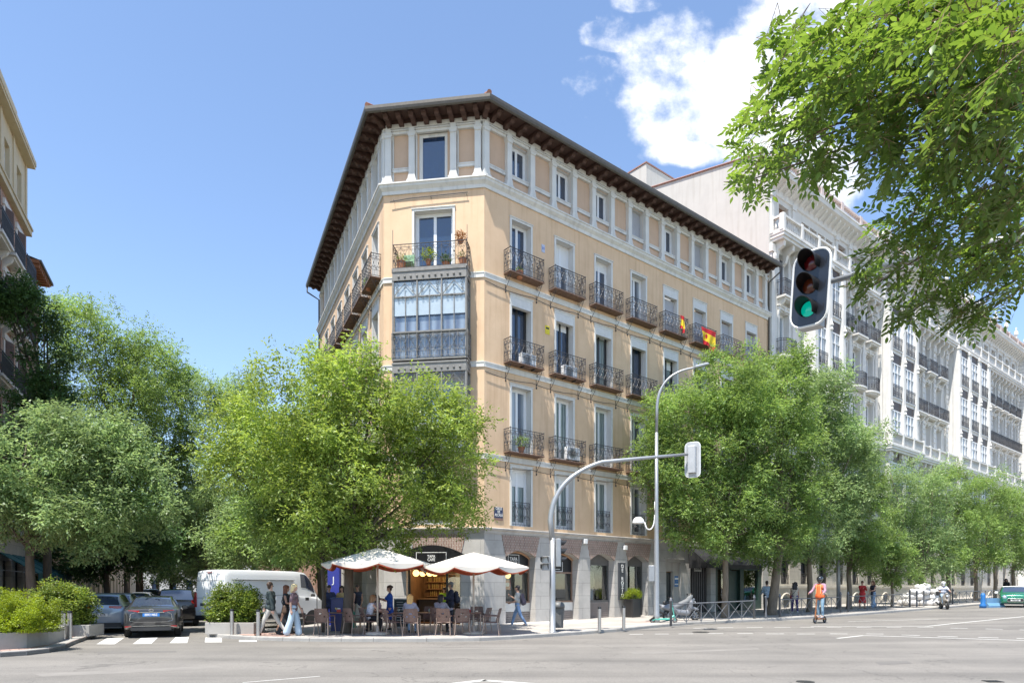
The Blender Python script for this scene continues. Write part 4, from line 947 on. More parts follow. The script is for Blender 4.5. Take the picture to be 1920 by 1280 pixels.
mb=MB();mb.box(0,WLEN,-.12,.1,4.5,4.8);mb.box(0,WLEN,-.1,.1,1.62,1.78);mb.box(0,WLEN,-.06,0.05,-1,.9);mb.build('base_course',M['limestone'],wb)
mb=MB();z0=28.6
pl=[(-.0,0,-1),(-.0,18,-1),(-.0,18,33.8),(-.0,10,32.2),(0,.35,30.25),(0,.3,z0),(-.0,0,z0)]
mb.add(pl,[(0,1,2,3,4,5,6)]);mb.quad((0,18,-1),(WLEN,18,-1),(WLEN,18,33.8),(0,18,33.8));mb.quad((WLEN,0,-1),(WLEN,18,-1),(WLEN,18,33.8),(WLEN,0,28.6))
mb.quad((0,0,z0),(0,.3,z0),(WLEN,.3,z0),(WLEN,0,z0));mb.quad((0,.3,z0),(0,.35,30.25),(WLEN,.35,30.25),(WLEN,.3,z0));mb.quad((0,.35,30.25),(0,10,32.2),(WLEN,10,32.2),(WLEN,.35,30.25));mb.quad((0,10,32.2),(0,18,33.8),(WLEN,18,33.8),(WLEN,10,32.2))
mb.build('party_wall',M['party'],wb)
mb=MB();mb.box(-.12,.05,.1,10,0,.16);mb.build('x',M['tile'],me_only=True)
cp=MB();cp.tube([(-.03,.35,30.28),(-.03,10,32.23),(-.03,18,33.83)],.07,5);cp.build('coping',mat('coping_terracotta',(.30,.17,.14),.8),wb)
mb=MB();mb.bbox(.02,4.2,10.2,15,28,34.3,.03);mb.build('stair_house',M['party'],wb);mb=MB();mb.box(-.03,4.25,10.15,15.05,34.3,34.4);mb.build('stair_house_coping',MATS['coping_terracotta'],wb)
pw={}
for h in (2.9,2.8,1.75,1.55,2.25):pw[h]=proto(french(wW2,h,M['pvc'],M['glass_half'] if h in (2.9,) else M['glass_sky'],rec=.36,rails=0))
pwd=proto(french(wW2,2.9,M['pvc'],M['glass_sky'],rec=.32,rails=0));pshut=proto(french(wW2,1.75,mat('wood_shutter',(.20,.10,.06),.6),mat('shutter_panel',(.22,.11,.07),.6),rec=.3,rails=0));pwt=proto(french(1.0,1.75,M['pvc'],M['glass_sky'],rec=.3,rails=0));pwg=proto(french(1.1,2.1,M['darkframe'],M['glass_sky'],rec=.28,rails=0))
def putw(p,s,y,z):return copy_tree(p,wb,Vector((W(s),y,z)),0)
def simple_rail(mb,pts,h,pitch=.115,tr=.015):
 for i in range(len(pts)-1):
  a,b=Vector(pts[i]),Vector(pts[i+1]);L=(b-a).length;n=max(1,round(L/pitch))
  for z in (.06,h-.14,h):mb.tube([a+Vector((0,0,z)),b+Vector((0,0,z))],tr*1.3,4,cap=False)
  for k in range(n):
   p=a.lerp(b,k/n);mb.tube([p,p+Vector((0,0,h))],tr,4,cap=False)
   if k % 2==0:
    q=a.lerp(b,(k+.5)/n);t=(b-a).normalized()*.045
    mb.tube([q+t+Vector((0,0,.35)),q+Vector((0,0,.5)),q-t+Vector((0,0,.35)),q+Vector((0,0,.2)),q+t+Vector((0,0,.35))],tr*.9,3,cap=False)
def wbalcony(w=1.75,dep=.6,h=1.05,curved=False,corbel=True):
 mb=MB();n=10
 if curved:arc=[(w/2-w/2*math.cos(math.pi*i/n),-dep*.25-dep*.9*math.sin(math.pi*i/n)**.7) for i in range(n+1)]
 else:arc=[(0,-dep),(w,-dep)]
 poly=[(0,0)]+arc+[(w,0)]
 mb.prism(poly,-.14,0,'z');sm=[((x-w/2)*.85+w/2,y*.82) for x,y in poly];mb.prism(sm,-.26,-.14,'z')
 if corbel:
  for x in (.25,w-.25):mb.prism([(0,-.26),(-dep*.75,-.26),(-dep*.6,-.45),(-.15,-.62),(0,-.85)],x-.1,x+.1,'x')
 o=mb.build('balcony',M['white_trim']);r=MB();pts=[(x,y+.04,0) for x,y in poly];simple_rail(r,pts,h);r.build('railing',M['iron'],o);return o
pb_s=proto(wbalcony());pb_c=proto(wbalcony(1.9,.62,1.05,True,False));pb_l=proto(wbalcony(2.3,.6,1.05))
def surround2(w,h):
 mb=MB();mb.box(-.16,0,-.05,.01,0,h+.1);mb.box(w,w+.16,-.05,.01,0,h+.1);mb.box(-.2,w+.2,-.09,.01,h+.1,h+.28);mb.box(-.26,w+.26,-.16,.01,h+.28,h+.36)
 for x in (-.1,w+.1):mb.prism([(0,h+.1),(-.14,h+.1),(-.06,h-.3),(0,h-.35)],x-.07,x+.07,'x')
 mb.box(w/2-.12,w/2+.12,-.15,-.09,h+.02,h+.3);return mb.build('window_surround',M['white_trim'])
ps2=proto(surround2(wW2,2.9));ps3=proto(surround2(wW2,1.75))
for i,s in enumerate(wins_s):
 for fi,z in enumerate(FZ):
  if fi==5:
   putw(pshut if i in (0,1,3) else pw[1.75],s-wW2/2,0,z+.55)
   continue
  putw(pwd if (i+fi) % 3 else pw[2.9],s-wW2/2,0,z+.1)
  if fi<4:putw(ps2,s-wW2/2,0,z+.1) if fi !=0 else None
  if fi in (1,3,4) or (fi==2 and s>65):
   if fi==2:continue
   if s<46 and fi==3:putw(pb_c,s-.95,0,z)
   elif s<46:putw(pb_s,s-.875,0,z)
   elif fi==3:putw(pb_l,s-1.15,0,z)
   else:putw(pb_s,s-.875,0,z)
for c in ops_g:
 o=copy_tree(pwg,wb,Vector((c[0],0,1.9)),0)
rl=MB();simple_rail(rl,[(.02,.05,0),(1.08,.05,0)],.75,.16);prl=proto(rl.build('window_railing',M['iron']))
ar=MB();ar.tube([(.7*math.cos(math.pi*k/12),-.08,.65+.62*math.sin(math.pi*k/12)) for k in range(13)],.06,5);par=proto(ar.build('basement_arch',M['limestone']))
ar=MB();ar.box(-.35,.35,-.07,-.05,.1,1.0);pbw=proto(ar.build('basement_window',M['darkframe']))
for i,c in enumerate(ops_g):
 copy_tree(prl,wb,Vector((c[0],0,1.9)),0)
 if i % 2==0:m_=(c[0]+c[1])/2;copy_tree(par,wb,Vector((m_,0,0)),0);copy_tree(pbw,wb,Vector((m_,0,0)),0)
def strip(rust):
 mb=MB();mb.box(-.22,.22,-.14,0,13.3,24.2)
 if rust:
  z=13.5
  while z<23.4:mb.box(-.27,.27,-.19,-.14,z,z+.34);z+=.46
 mb.box(-.3,.3,-.24,0,23.6,24.1);mb.box(-.17,.17,-.1,0,24.9,27.6);mb.box(-.24,.24,-.16,0,27.3,27.6);mb.lathe([(.001,-.3),(.13,-.2),(.16,0),(.13,.2),(.001,.3)],8,(0,-.2,23.3));return proto(mb.build('pilaster',M['white_trim']))
pst=(strip(False),strip(True))
for s in (23.65,26.4,32.65,34.75,37.05,39.3,46.1,48.9,51.5,54.6,65.2,67.5,69.9,72.3,74.6,76.9):putw(pst[s>46],s,0,0)
def sweep(name,prof,m,x0=0.,x1=WLEN):
 mb=MB();n=len(prof)
 for i in range(n-1):mb.quad((x0,-prof[i][0],prof[i][1]),(x1,-prof[i][0],prof[i][1]),(x1,-prof[i+1][0],prof[i+1][1]),(x0,-prof[i+1][0],prof[i+1][1]))
 mb.add([(x0,-a,b) for a,b in prof],[tuple(range(n))]);mb.add([(x1,-a,b) for a,b in prof],[tuple(range(n))]);return mb.build(name,m,wb)
sweep('main_cornice',[(0,27.5),(.1,27.55),(.15,27.9),(.35,28.05),(.55,28.2),(.9,28.35),(.95,28.6),(1.0,28.62),(1.0,28.75),(0,28.85)],M['white_trim'])
mb=MB();mb.prism([(0,28.1),(-.75,28.35),(-.7,28.12),(-.3,27.85),(0,27.6)],-.08,.08,'x');pmod=proto(mb.build('modillion',M['white_trim']))
for k in range(90):putw(pmod,S0+.3+k*.685,0,0)
def baluster_run(mb,a,b,z,h=.95,y=0.,pier=2.3,post=.26,pitch=.21):
 """stone balustrade along x from a to b"""
 L=b-a;n=max(1,round(L/pier));p=L/n
 mb.box(a,b,y-.13,y+.13,z,z+.14);mb.box(a,b,y-.14,y+.14,z+h-.13,z+h)
 for i in range(n+1):
  x=a+i*p;mb.bbox(x-post/2,x+post/2,y-.17,y+.17,z,z+h+.08,.02)
  if i<n:
   q=int((p-post)/pitch)
   for k in range(q):
    bx=x+post/2+(k+.5)*(p-post)/q;mb.lathe([(.045,0),(.03,.06),(.065,.2),(.055,.3),(.03,.5),(.045,h-.27)],6,(bx,y,z+.14))
mb=MB();baluster_run(mb,.2,WLEN-.2,28.85,1.1,-.3,3.1,.4,.3);mb.build('roof_balustrade',mat('pink_parapet',(.58,.48,.44),.8,(.50,.42,.40)),wb)
mb=MB();mb.lathe([(.12,0),(.16,.1),(.08,.2),(.22,.5),(.18,.8),(.05,1.0),(.1,1.15),(.01,1.3)],8);purn=proto(mb.build('roof_urn',M['white_trim']))
for i in range(8):putw(purn,54+i*3.6,-.3,29.95)
mb=MB();mb.prism([(.9*math.cos(math.pi*k/10),1.0*math.sin(math.pi*k/10)) for k in range(11)],-.42,-.2,'y');pcr=proto(mb.build('roof_crest',M['white_trim']))
for x in (41.0,42.8,44.4,57,60,63):putw(pcr,x,0,29.9)
def ledge(a,b,z,dep,name='stone_balcony',body=True,th=.3,h=1.0):
 g=empty(name,(W(a),0,z),0,wb);reg(g);L=b-a;mb=MB()
 mb.box(0,L,-dep,0,-th,0);mb.box(-.04,L+.04,-dep-.06,0,-.1,.03);mb.box(.06,L-.06,-dep+.1,0,-th-.18,-th);mb.build('slab',M['white_trim'],g)
 mb=MB();baluster_run(mb,.1,L-.1,.03,h,-dep+.15);
 s=MB();baluster_run(s,.1,dep-.15,.03,h,0,3)
 for x in (.1,L-.1):mb.M=Matrix.Translation((x,0,0)) @ Matrix.Rotation(R(-90),4,'Z');mb.add(s.v,s.f);mb.M=None
 mb.build('balustrade',M['white_trim'],g)
 mb=MB();x=.5
 while x<L:mb.prism([(0,-th-.18),(-dep*.8,-th-.18),(-dep*.75,-th-.5),(-dep*.35,-th-.7),(-.2,-th-1.15),(0,-th-1.3)],x-.13,x+.13,'x');x+=1.15
 mb.build('corbels',M['white_trim'],g);return g
ledge(23.5,33.0,24.75,.95);ledge(33.2,46.2,24.75,.6);ledge(46.3,78.0,24.75,.8)
ledge(32.6,39.3,13.0,.8);ledge(39.3,46.0,13.0,1.3);ledge(46.3,55.0,13.0,.9);ledge(55.0,64.8,13.0,1.3);ledge(65.2,78.0,13.0,.9);ledge(23.5,27.2,13.0,.7);ledge(27.2,32.5,13.0,1.2)
sweep('string_course',[(0,8.7),(.12,8.72),(.16,8.9),(.0,9.0)],M['white_trim'])
sweep('string_course',[(0,16.75),(.08,16.77),(.1,16.95),(.0,17.0)],M['white_trim'])
bdark=mat('bay_dark_panel',(.05,.045,.045),.5,(.10,.05,.03),scale=.5)
def bay(a,b,n,z0=9.0,z1=24.5,dep=.9):
 g=empty('glazed_bay',(W(a),0,0),0,wb);reg(g);L=b-a;pw_=.62
 xs=[0+i*(L-pw_)/n for i in range(n+1)];cw=xs[1]-pw_
 mb=MB();mb.bbox(0,pw_,-dep-.06,-dep+.5,z0,z1,.05);mb.box(.12,pw_-.12,-dep-.09,-dep-.06,z0+.3,z1-.5)
 for zz in (16.2,20.1,12.2):mb.lathe([(.001,-.45),(.14,-.3),(.09,-.1),(.17,0),(.1,.15),(.001,.5)],7,(pw_/2,-dep-.1,zz))
 mb.box(-.05,pw_+.05,-dep-.14,-dep+.5,z1-.35,z1-.15);pier=proto(mb.build('pier',M['white_trim']))
 for x in xs:copy_tree(pier,g,Vector((x,0,0)),0)
 mb=MB();mb.box(0,L,-dep+.02,0,z1-.15,z1);mb.box(.0,L,-dep+.05,0,z0-.1,z0);mb.box(0.0,.2,-dep+.5,0,z0,z1-.15);mb.box(L-.2,L,-dep+.5,0,z0,z1-.15);mb.build('bay_shell',M['white_trim'],g)
 sp=MB();sp.box(0,cw,-dep+.08,-dep+.2,-.35,.05);sp.box(0,cw,-dep,-dep+.1,-.12,0);dk=MB();dk.box(0,cw,-dep+.12,-dep+.16,2.78,3.55);gl=MB();gl.box(0,cw,-dep+.16,-dep+.18,.05,2.75);fr=MB();k=3 if cw>1.6 else 2
 for q in range(k+1):xx=(cw-.07)*q/k;fr.box(xx,xx+.07,-dep+.09,-dep+.16,.05,2.75)
 fr.box(0,cw,-dep+.1,-dep+.17,2.7,2.78);fr.box(0,cw,-dep+.1,-dep+.17,2.0,2.05);rl=MB();simple_rail(rl,[(0,-dep-.02,0),(cw,-dep-.02,0)],1.0,.14)
 ps=[proto(q_.build(nm,mm)) for q_,nm,mm in ((sp,'spandrel',M['white_trim']),(dk,'dark_panel',bdark),(gl,'bay_glass',M['glass_half']),(fr,'bay_frame',M['pvc']),(rl,'bay_railing',M['iron']))]
 for z in [z for z in FZ if z0<=z<z1]:
  for i in range(n):
   for q_ in ps:copy_tree(q_,g,Vector((xs[i]+pw_,0,z)),0)
for a,b,n in bays:bay(a,b,n)
mb=MB();mb.bbox(W(77.6),W(84.5),-1.3,2,-1,29.4,.3);mb.build('corner_tower',M['rust'],wb)
mb=MB();[MB().bbox(W(77.3),W(84.8),-1.6,2,z_,z_+.4,.1).build('tower_cornice',M['white_trim'],wb) for z_ in (13.0,24.5,28.4)]
for z in (14,18,21.8):
 for sx in (79.4,82.6):putw(pw[2.25],sx-.6,-1.64 ,z)
far=thing('distant_white_building','pale building beyond the far end of the white apartment row','building',tuple(P0+D1*100),RZR)
mb=MB();wall_grid(mb,0,60,-1,27,[(x,x+1.2,z,z+2.4) for z in (1.5,6,10,14,18,22) for x in [2+3*k for k in range(18)]],.4);mb.quad((0,0,-1),(0,15,-1),(0,15,27),(0,0,27));mb.build('wall',M['white_wall'],far)
mb=MB();mb.box(0,60,.3,.32,0,26);mb.build('panes',M['glass_sky'],far);mb=MB();mb.box(-.3,60,-.7,.1,27,27.6);mb.build('cornice',M['white_trim'],far)
#================================================================left side of the side street
def lframe(D):# origin on the left facade line at depth D,x away from the camera
 x=-9.95-.4496*D;return Vector((x,D,0))
RZD=math.atan2(D2.y,D2.x)
o0=lframe(38)-D2*17
lb=thing('brick_and_cream_building','cream and brick apartment building with blue-black iron balconies at the left edge','building',tuple(o0),RZD)
LB=17.0
M['cream']=streaky('cream_render',(.58,.49,.33),(.52,.43,.29),.8);M['shutbrown']=mat('brown_shutter',(.10,.055,.04),.6)
lw=[LB-1.6-2.45*k for k in range(6)]
FLZ=[4.9,8.2,11.5,14.8,18.1]
ops=[(x-.55,x+.55,z+.05,z+2.4) for z in FLZ for x in lw];ops_t=[(x-.5,x+.5,22.25,24.0) for x in lw]
opsg=[(x-.8,x+.8,.2,3.0) for x in lw]
mb=MB();wall_grid(mb,0,LB,4.4,21.4,ops,.3);mb.quad((LB,0,-1),(LB,12,-1),(LB,12,21.4),(LB,0,21.4));mb.build('wall',M['brickflat'],lb)
mb=MB();wall_grid(mb,0,LB,21.4,25.2,ops_t,.35);mb.quad((LB,0,21.4),(LB,12,21.4),(LB,12,25.2),(LB,0,25.2));mb.quad((0,0,25.2),(LB,0,25.2),(LB,12,26.5),(0,12,26.5));mb.build('attic_wall',M['cream'],lb)
mb=MB();wall_grid(mb,0,LB,-1,4.4,opsg,.4);mb.build('stone_base',M['limestone'],lb)
mb=MB();mb.box(-.1,LB+.06,-.42,.1,25.0,25.15);mb.box(-.1,LB+.08,-.46,.1,25.15,25.4);mb.build('eave',M['cream'],lb);mb=MB();mb.box(0,LB+.06,-.26,.1,21.2,21.5);mb.box(0,LB+.08,-.32,.1,21.5,21.62);mb.build('attic_band',M['cream'],lb);mb=MB()
mb.box(0,LB+.05,-.15,.05,4.2,4.5);mb.build('cornice',M['cream'],lb)
mb=MB();mb.box(-.15,.15,-.06,0,21.62,25.0);pas=proto(mb.build('attic_pilaster',M['cream']))
for x in [l-1.22 for l in lw]+[LB-.18]:copy_tree(pas,lb,Vector((x,0,0)),0)
mb=MB();mb.box(2,LB-2.2,.2,8,24.9,26.6);mb.box(1.9,LB-2.0,.0,8,26.6,26.8);mb.build('roof_storey',M['cream'],lb)
pl1=proto(french(1.1,2.35,M['white'],M['glass_sky'],rec=.15,rails=0));pl2=proto(french(1.0,1.75,M['white'],M['glass_sky'],rec=.2,rails=0));pl3=proto(french(1.6,2.8,M['darkframe'],M['glass_sky'],rec=.25,rails=0))
psh=[]
for (a,ang) in ((0,25),(1.1,155)):
 mb=MB();mb.M=Matrix.Translation((a,-.02,0)) @ Matrix.Rotation(R(-ang),4,'Z');mb.box(0,.55,-.03,.02,0,2.35)
 for k in range(23):mb.box(.04,.51,-.045,-.03,.03+k*.1,.08+k*.1)
 psh.append(proto(mb.build('shutter',M['shutbrown'])))
pblb=proto(wbalcony(2.1,.6,1.05,False,True));
mb=MB();w_,h_=1.1,2.35;mb.box(-.22,0,-.05,0,0,h_);mb.box(w_,w_+.22,-.05,0,0,h_);mb.box(-.3,w_+.3,-.1,0,h_,h_+.3);psr=proto(mb.build('window_surround',M['white_trim']))
for x in lw:
 for z in FLZ:
  copy_tree(pl1,lb,Vector((x-.55,0,z+.05)),0);[copy_tree(q_,lb,Vector((x-.55,0,z+.05)),0) for q_ in psh];copy_tree(pblb,lb,Vector((x-1.05,0,z)),0);copy_tree(psr,lb,Vector((x-.55,0,z+.05)),0)
 copy_tree(pl2,lb,Vector((x-.5,0,22.25)),0);copy_tree(pl3,lb,Vector((x-.8,0,.2)),0)
l2=thing('brown_eaved_building','brick building with a brown projecting eave behind the cream and brick building','building',tuple(lframe(38)+D2*.05),RZD)
L2=60.0
ops=[(x-.55,x+.55,z,z+2.3) for z in (1.0,5,8.4,11.8,15.1) for x in [1.8+2.9*k for k in range(20)]]
mb=MB();wall_grid(mb,0,3.0,-1,19.9,[o for o in ops if o[1]<3],.3);mb.quad((3.,0,-1),(3.,12,-1),(3.,12,19.9),(3.,0,19.9));mb.build('wall',M['brickflat'],l2)
mb=MB();mb.box(0,3.3,-.6,0,19.8,20.0)
for k in range(8):mb.box(.1+k*.38,.25+k*.38,-.58,0,19.6,19.8)
mb.build('eave',mat('eave_orange',(.30,.12,.05),.7),l2);mb=MB();mb.quad((0,-.65,20.0),(3.35,-.65,20.0),(3.35,6,21.9),(0,6,21.9));mb.box(-.0,3.35,-.7,-.6,19.88,20.02);mb.build('roof',M['zinc'],l2)
mb=MB();[MB().box(o[0],o[1],.2,.22,o[2],o[3]).build('pane',M['glass_sky'],l2) for o in ops if o[1]<3]
l3=thing('cream_row_building','cream rendered building deep in the side street behind the trees','building',tuple(lframe(38)+D2*3.3),RZD)
mb=MB();wall_grid(mb,0,70,-1,13,[(x-.55,x+.55,z,z+2.3) for z in (.4,5,8.4) for x in [1.8+2.9*k for k in range(23)]],.3);mb.quad((0,0,-1),(0,12,-1),(0,12,13),(0,0,13));mb.build('wall',M['cream'],l3)
mb=MB();mb.box(0,70,.25,.27,0,12);mb.build('panes',M['glass_sky'],l3)
mb=MB();mb.quad((0,-.6,13),(70,-.6,13),(70,8,15),(0,8,15));mb.build('roof',M['tile'],l3)
r2=thing('side_street_building','brick building beyond the ochre block in the side street','building',tuple(LC+D2*(LL+.1)),RZL)
mb=MB();wall_grid(mb,-60,0,-1,15,[(-x-.55,-x+.55,z,z+2.3) for z in (.4,5,8.4,11.6) for x in [1.8+2.9*k for k in range(20)]],.3);mb.quad((0,0,-1),(0,12,-1),(0,12,15),(0,0,15));mb.build('wall',M['brickflat'],r2)
mb=MB();mb.box(-60,0,.25,.27,0,14.5);mb.build('panes',M['glass_sky'],r2)
M['teal']=mat('awning_teal',(.012,.10,.10),.7,(.01,.08,.085),scale=3)
for k,x in enumerate((LB-4.6,LB-2.2,LB+.2,LB+2.6)):
 t=thing('shop_awning',('nearest teal awning over the shops at the left edge, cut by the frame','second teal awning from the left edge','third teal awning along the shops, beside the tree trunk','farthest teal awning, right of the trunk nearest the left edge')[k],'awning',tuple(o0+D2*x+Vector((0,0,0))),RZD,'teal awnings over the shops')
 mb=MB();mb.add([(-1.0,-.02,3.35),(1.0,-.02,3.35),(1.0,-1.6,2.35),(-1.0,-1.6,2.35),(-1.0,-.02,3.31),(1.0,-.02,3.31),(1.0,-1.59,2.31),(-1.0,-1.59,2.31)],[(0,1,2,3),(4,7,6,5),(0,3,7,4),(1,5,6,2),(3,2,6,7)])
 mb.box(-1.0,1.0,-1.62,-1.6,1.95,2.36);mb.build('canopy',M['teal'],t);[MB().tube([(x_,0,2.5),(x_,-1.55,2.34)],.02,5).build('arm',M['metal'],t) for x_ in (-.95,.95)]
c=LC+D2*118-NL*8
t=thing('end_of_street_building','distant pale building closing the far end of the side street','building',(c.x-46,c.y-20,0),RZL+R(90)*0+R(90))
t.rotation_euler.z=math.atan2(-NL.y,-NL.x)
mb=MB();wall_grid(mb,0,60,-1,14,[(x,x+1.2,z,z+2.3) for z in (1,4.6,8,11) for x in [1.5+3*k for k in range(19)]],.3);mb.quad((0,0,14),(60,0,14),(60,10,16),(0,10,16));mb.build('wall',M['party'],t)
mb=MB();mb.box(0,60,.25,.27,0,13.5);mb.build('panes',M['glass_sky'],t)
#================================================================trees
M['bark']=mat('bark',(.13,.105,.08),.95,(.065,.052,.04),scale=9,detail=8,bump=.9,bscale=22,stretch=(1,1,.25))
M['bark_pale']=mat('bark_pale',(.24,.19,.14),.95,(.12,.095,.07),scale=9,detail=8,bump=.9,bscale=22,stretch=(1,1,.25))
LM={
 'lime':leafmat('leaves_lime',(.14,.22,.05),(.285,.355,.095),.42),
 'mid':leafmat('leaves_mid',(.118,.197,.056),(.225,.31,.098),.41),
 'grey':leafmat('leaves_greygreen',(.138,.218,.088),(.27,.355,.155),.41),
 'deep':leafmat('leaves_deep_shade',(.05,.10,.034),(.09,.16,.05),.34),  # tree shade painted into the leaf colour; also a dark green pot plant
 'near':leafmat('leaves_near',(.08,.14,.03),(.16,.24,.055),.38,.36),
 'box':leafmat('leaves_box',(.14,.20,.02),(.26,.32,.035),.35),
 'bay':leafmat('leaves_bay',(.07,.13,.025),(.24,.29,.06),.34),
}
def leaf_cloud(rs,centres,radii,n,size,droop=.25,aspect=.42,spray=5):
 """n rhombic leaves grouped in little sprays round the cluster centres"""
 k=len(centres);ns=max(1,n//spray)
 ci=rs.integers(0,k,ns);d=rs.normal(size=(ns,3));d/=np.linalg.norm(d,axis=1,keepdims=True)
 r=radii[ci]*rs.random(ns)**.45;base=centres[ci]+d*r[:,None]*np.array([1,1,.75])
 sd=d+rs.normal(size=(ns,3))*.5;sd[:,2]-=droop*rs.random(ns);sd/=np.linalg.norm(sd,axis=1,keepdims=True)
 t=np.tile(np.linspace(0,1,spray),ns);B=np.repeat(base,spray,0)+np.repeat(sd,spray,0)*(t*size*spray*.42)[:,None]
 m=ns*spray;L=size*(.7+.6*rs.random(m))
 side=np.cross(np.repeat(sd,spray,0),rs.normal(size=(m,3))*.35+np.array([0,0,1.]));side/=np.linalg.norm(side,axis=1,keepdims=True)+1e-6
 sg=np.where(np.arange(m) % 2==0,1,-1)[:,None]
 ld=np.repeat(sd,spray,0)*.65+side*sg*.75;ld+=rs.normal(size=(m,3))*.25;ld[:,2]-=droop*.6;ld/=np.linalg.norm(ld,axis=1,keepdims=True)
 w=np.cross(ld,rs.normal(size=(m,3))*.5+np.array([0,0,1.]));w/=np.linalg.norm(w,axis=1,keepdims=True)+1e-6
 w=np.cross(ld,np.cross(ld,w))*-1 if False else w
 a=B;b=B+ld*(L*.45)[:,None]+w*(L*aspect*.5)[:,None];c=B+ld*L[:,None];e=B+ld*(L*.45)[:,None]-w*(L*aspect*.5)[:,None]
 V=np.stack([a,b,c,e],1).reshape(-1,3);F=np.arange(m*4).reshape(-1,4);return V,F
def crown_clusters(rs,blobs,per=1.0,rcl=.55):
 """blobs: (centre xyz, radii xyz); clusters crowd the shell, some inside"""
 C=[];Rr=[]
 for (c,r) in blobs:
  k=int(per*4.6*(r[0]*r[1]*r[2])**(2/3)/rcl**2);k=max(6,k)
  d=rs.normal(size=(k,3));d/=np.linalg.norm(d,axis=1,keepdims=True)
  rad=.48+.66*rs.random(k)**.8
  C.append(np.array(c)+d*np.array(r)*rad[:,None]);Rr.append(rcl*(.55+.8*rs.random(k)))
 return np.concatenate(C),np.concatenate(Rr)
def tree(label,base,blobs,m='mid',n=40000,size=.16,seed=1,trunk_r=.17,bark='bark',group=None,lean=(0,0),fork=None,name='street_tree',per=.8,rcl=.6,limbs=10,droop=.3):
 rs=np.random.default_rng(seed);rr=random.Random(seed);base=Vector(base)
 t=thing(name,label,'tree',tuple(base),0,group)
 bl=[((c[0]-base.x,c[1]-base.y,c[2]-base.z),r) for c,r in blobs]
 cz=min(c[2]-r[2] for c,r in bl);fz=fork or max(1.9,cz+.5)
 mb=MB();top=Vector((lean[0],lean[1],fz))
 pts=[Vector((0,0,-.1)),Vector((0,0,.25)),Vector((lean[0]*.3+.03,lean[1]*.3,fz*.45)),Vector((lean[0]*.75-.03,lean[1]*.7,fz*.8)),top]
 mb.tube(pts,[trunk_r*1.35,trunk_r*1.05,trunk_r*.92,trunk_r*.85,trunk_r*.8],10)
 C,Rr=crown_clusters(rs,bl,per,rcl)
 order=sorted(range(len(bl)),key=lambda i:-bl[i][1][0])
 for i in range(limbs):
  c,r=bl[order[i % len(bl)]];tgt=Vector((c[0]+rr.uniform(-.5,.5)*r[0],c[1]+rr.uniform(-.5,.5)*r[1],c[2]+rr.uniform(-.1,.7)*r[2]))
  st=top-Vector((0,0,rr.uniform(0,.5)));mid=st.lerp(tgt,.45)+Vector((rr.uniform(-.25,.25),rr.uniform(-.25,.25),.25))
  r0=trunk_r*rr.uniform(.36,.58);mb.tube([st,st.lerp(mid,.5)+Vector((0,0,.08)),mid,mid.lerp(tgt,.55),tgt],[r0,r0*.8,r0*.6,r0*.4,r0*.16],6)
  for q in range(5):
   j=rs.integers(0,len(C));e=Vector(C[j]);s_=mid.lerp(tgt,rr.uniform(.1,.9))
   if (e-s_).length<2.6:mb.tube([s_,s_.lerp(e,.5)+Vector((0,0,.1)),e],[r0*.3,r0*.2,.008],4)
 mb.build('trunk',M[bark],t,smooth=True)
 V,F=leaf_cloud(rs,C,Rr,n,size,droop)
 wx=V[:,0]+base.x;wy=V[:,1]+base.y
 def side(nrm,P,lim):return (wx-P.x)*nrm.x+(wy-P.y)*nrm.y<lim
 nc=Vector((cD.y,-cD.x,0)).normalized()
 bad=side(N1,P0,.25) & side(nc,P0,.25) & side(NL,LC,.25)
 q=bad.reshape(-1,4).any(1);V=V.reshape(-1,4,3)[~q].reshape(-1,3);F=np.arange(len(V)).reshape(-1,4)
 obj('crown',fast_mesh('crown',V,F,LM[m]),t);return t
def pb(px,py,rx,ry,D,rd=None,dd=0.):
 """a crown lobe seen at a pixel, standing at depth D"""
 c=pp(px,py,D+dd);a=rx/FPX*D;b=ry/FPX*D;return ((c.x,c.y,c.z),(a,rd or min(a,3.2),b))
D=24.2;b0=at(650,D)
tree('broad lime green tree before the chamfered corner, trunk beside the left parasol',b0,
  [pb(650,700,75,60,D),pb(560,770,110,85,D,3),pb(690,790,120,90,D,2.6,.6),pb(800,790,95,85,D,2.2,1.2),pb(850,850,62,95,D,1.8,1.0),pb(500,850,105,90,D,2.8),pb(620,880,130,100,D,3.2),pb(740,920,130,90,D,2.3,1.),pb(600,970,110,70,D,2.6),pb(855,955,55,40,D,1.4,1.2),pb(690,1010,80,34,D,1.8,.6),pb(870,780,40,30,D,1,1.),pb(430,860,38,60,D,1.4)],
  'lime',115000,.135,11,.19,'bark',lean=(.15,0),fork=3.0,per=.8,rcl=.42,limbs=18)
RG='trees on the right pavement of the side street'
for (D,px,lobes,seed,lab,m,n) in (
 (33,600,[(560,930,100,80),(600,1000,90,55),(500,1000,80,50),(540,850,70,60)],21,'mid green tree rising right behind the roof of the white van','mid',40000),
 (43,541,[(480,930,80,90),(450,1020,70,50),(520,1030,70,40)],22,'pale grey green tree left of and behind the tree over the van','grey',30000),
 (56,508,[(430,900,55,90),(400,738,46,38),(460,728,40,34),(420,800,50,70),(440,1000,60,60),(455,745,45,42),(410,745,40,36)],23,'tall grey green tree showing between the left tree mass and the lime green tree','grey',30000)):
 tree(lab,at(px,D),[pb(*l,D) for l in lobes],m,n,.20,seed,.16,group=RG,rcl=.7)
LG='trees on the left side of the side street'
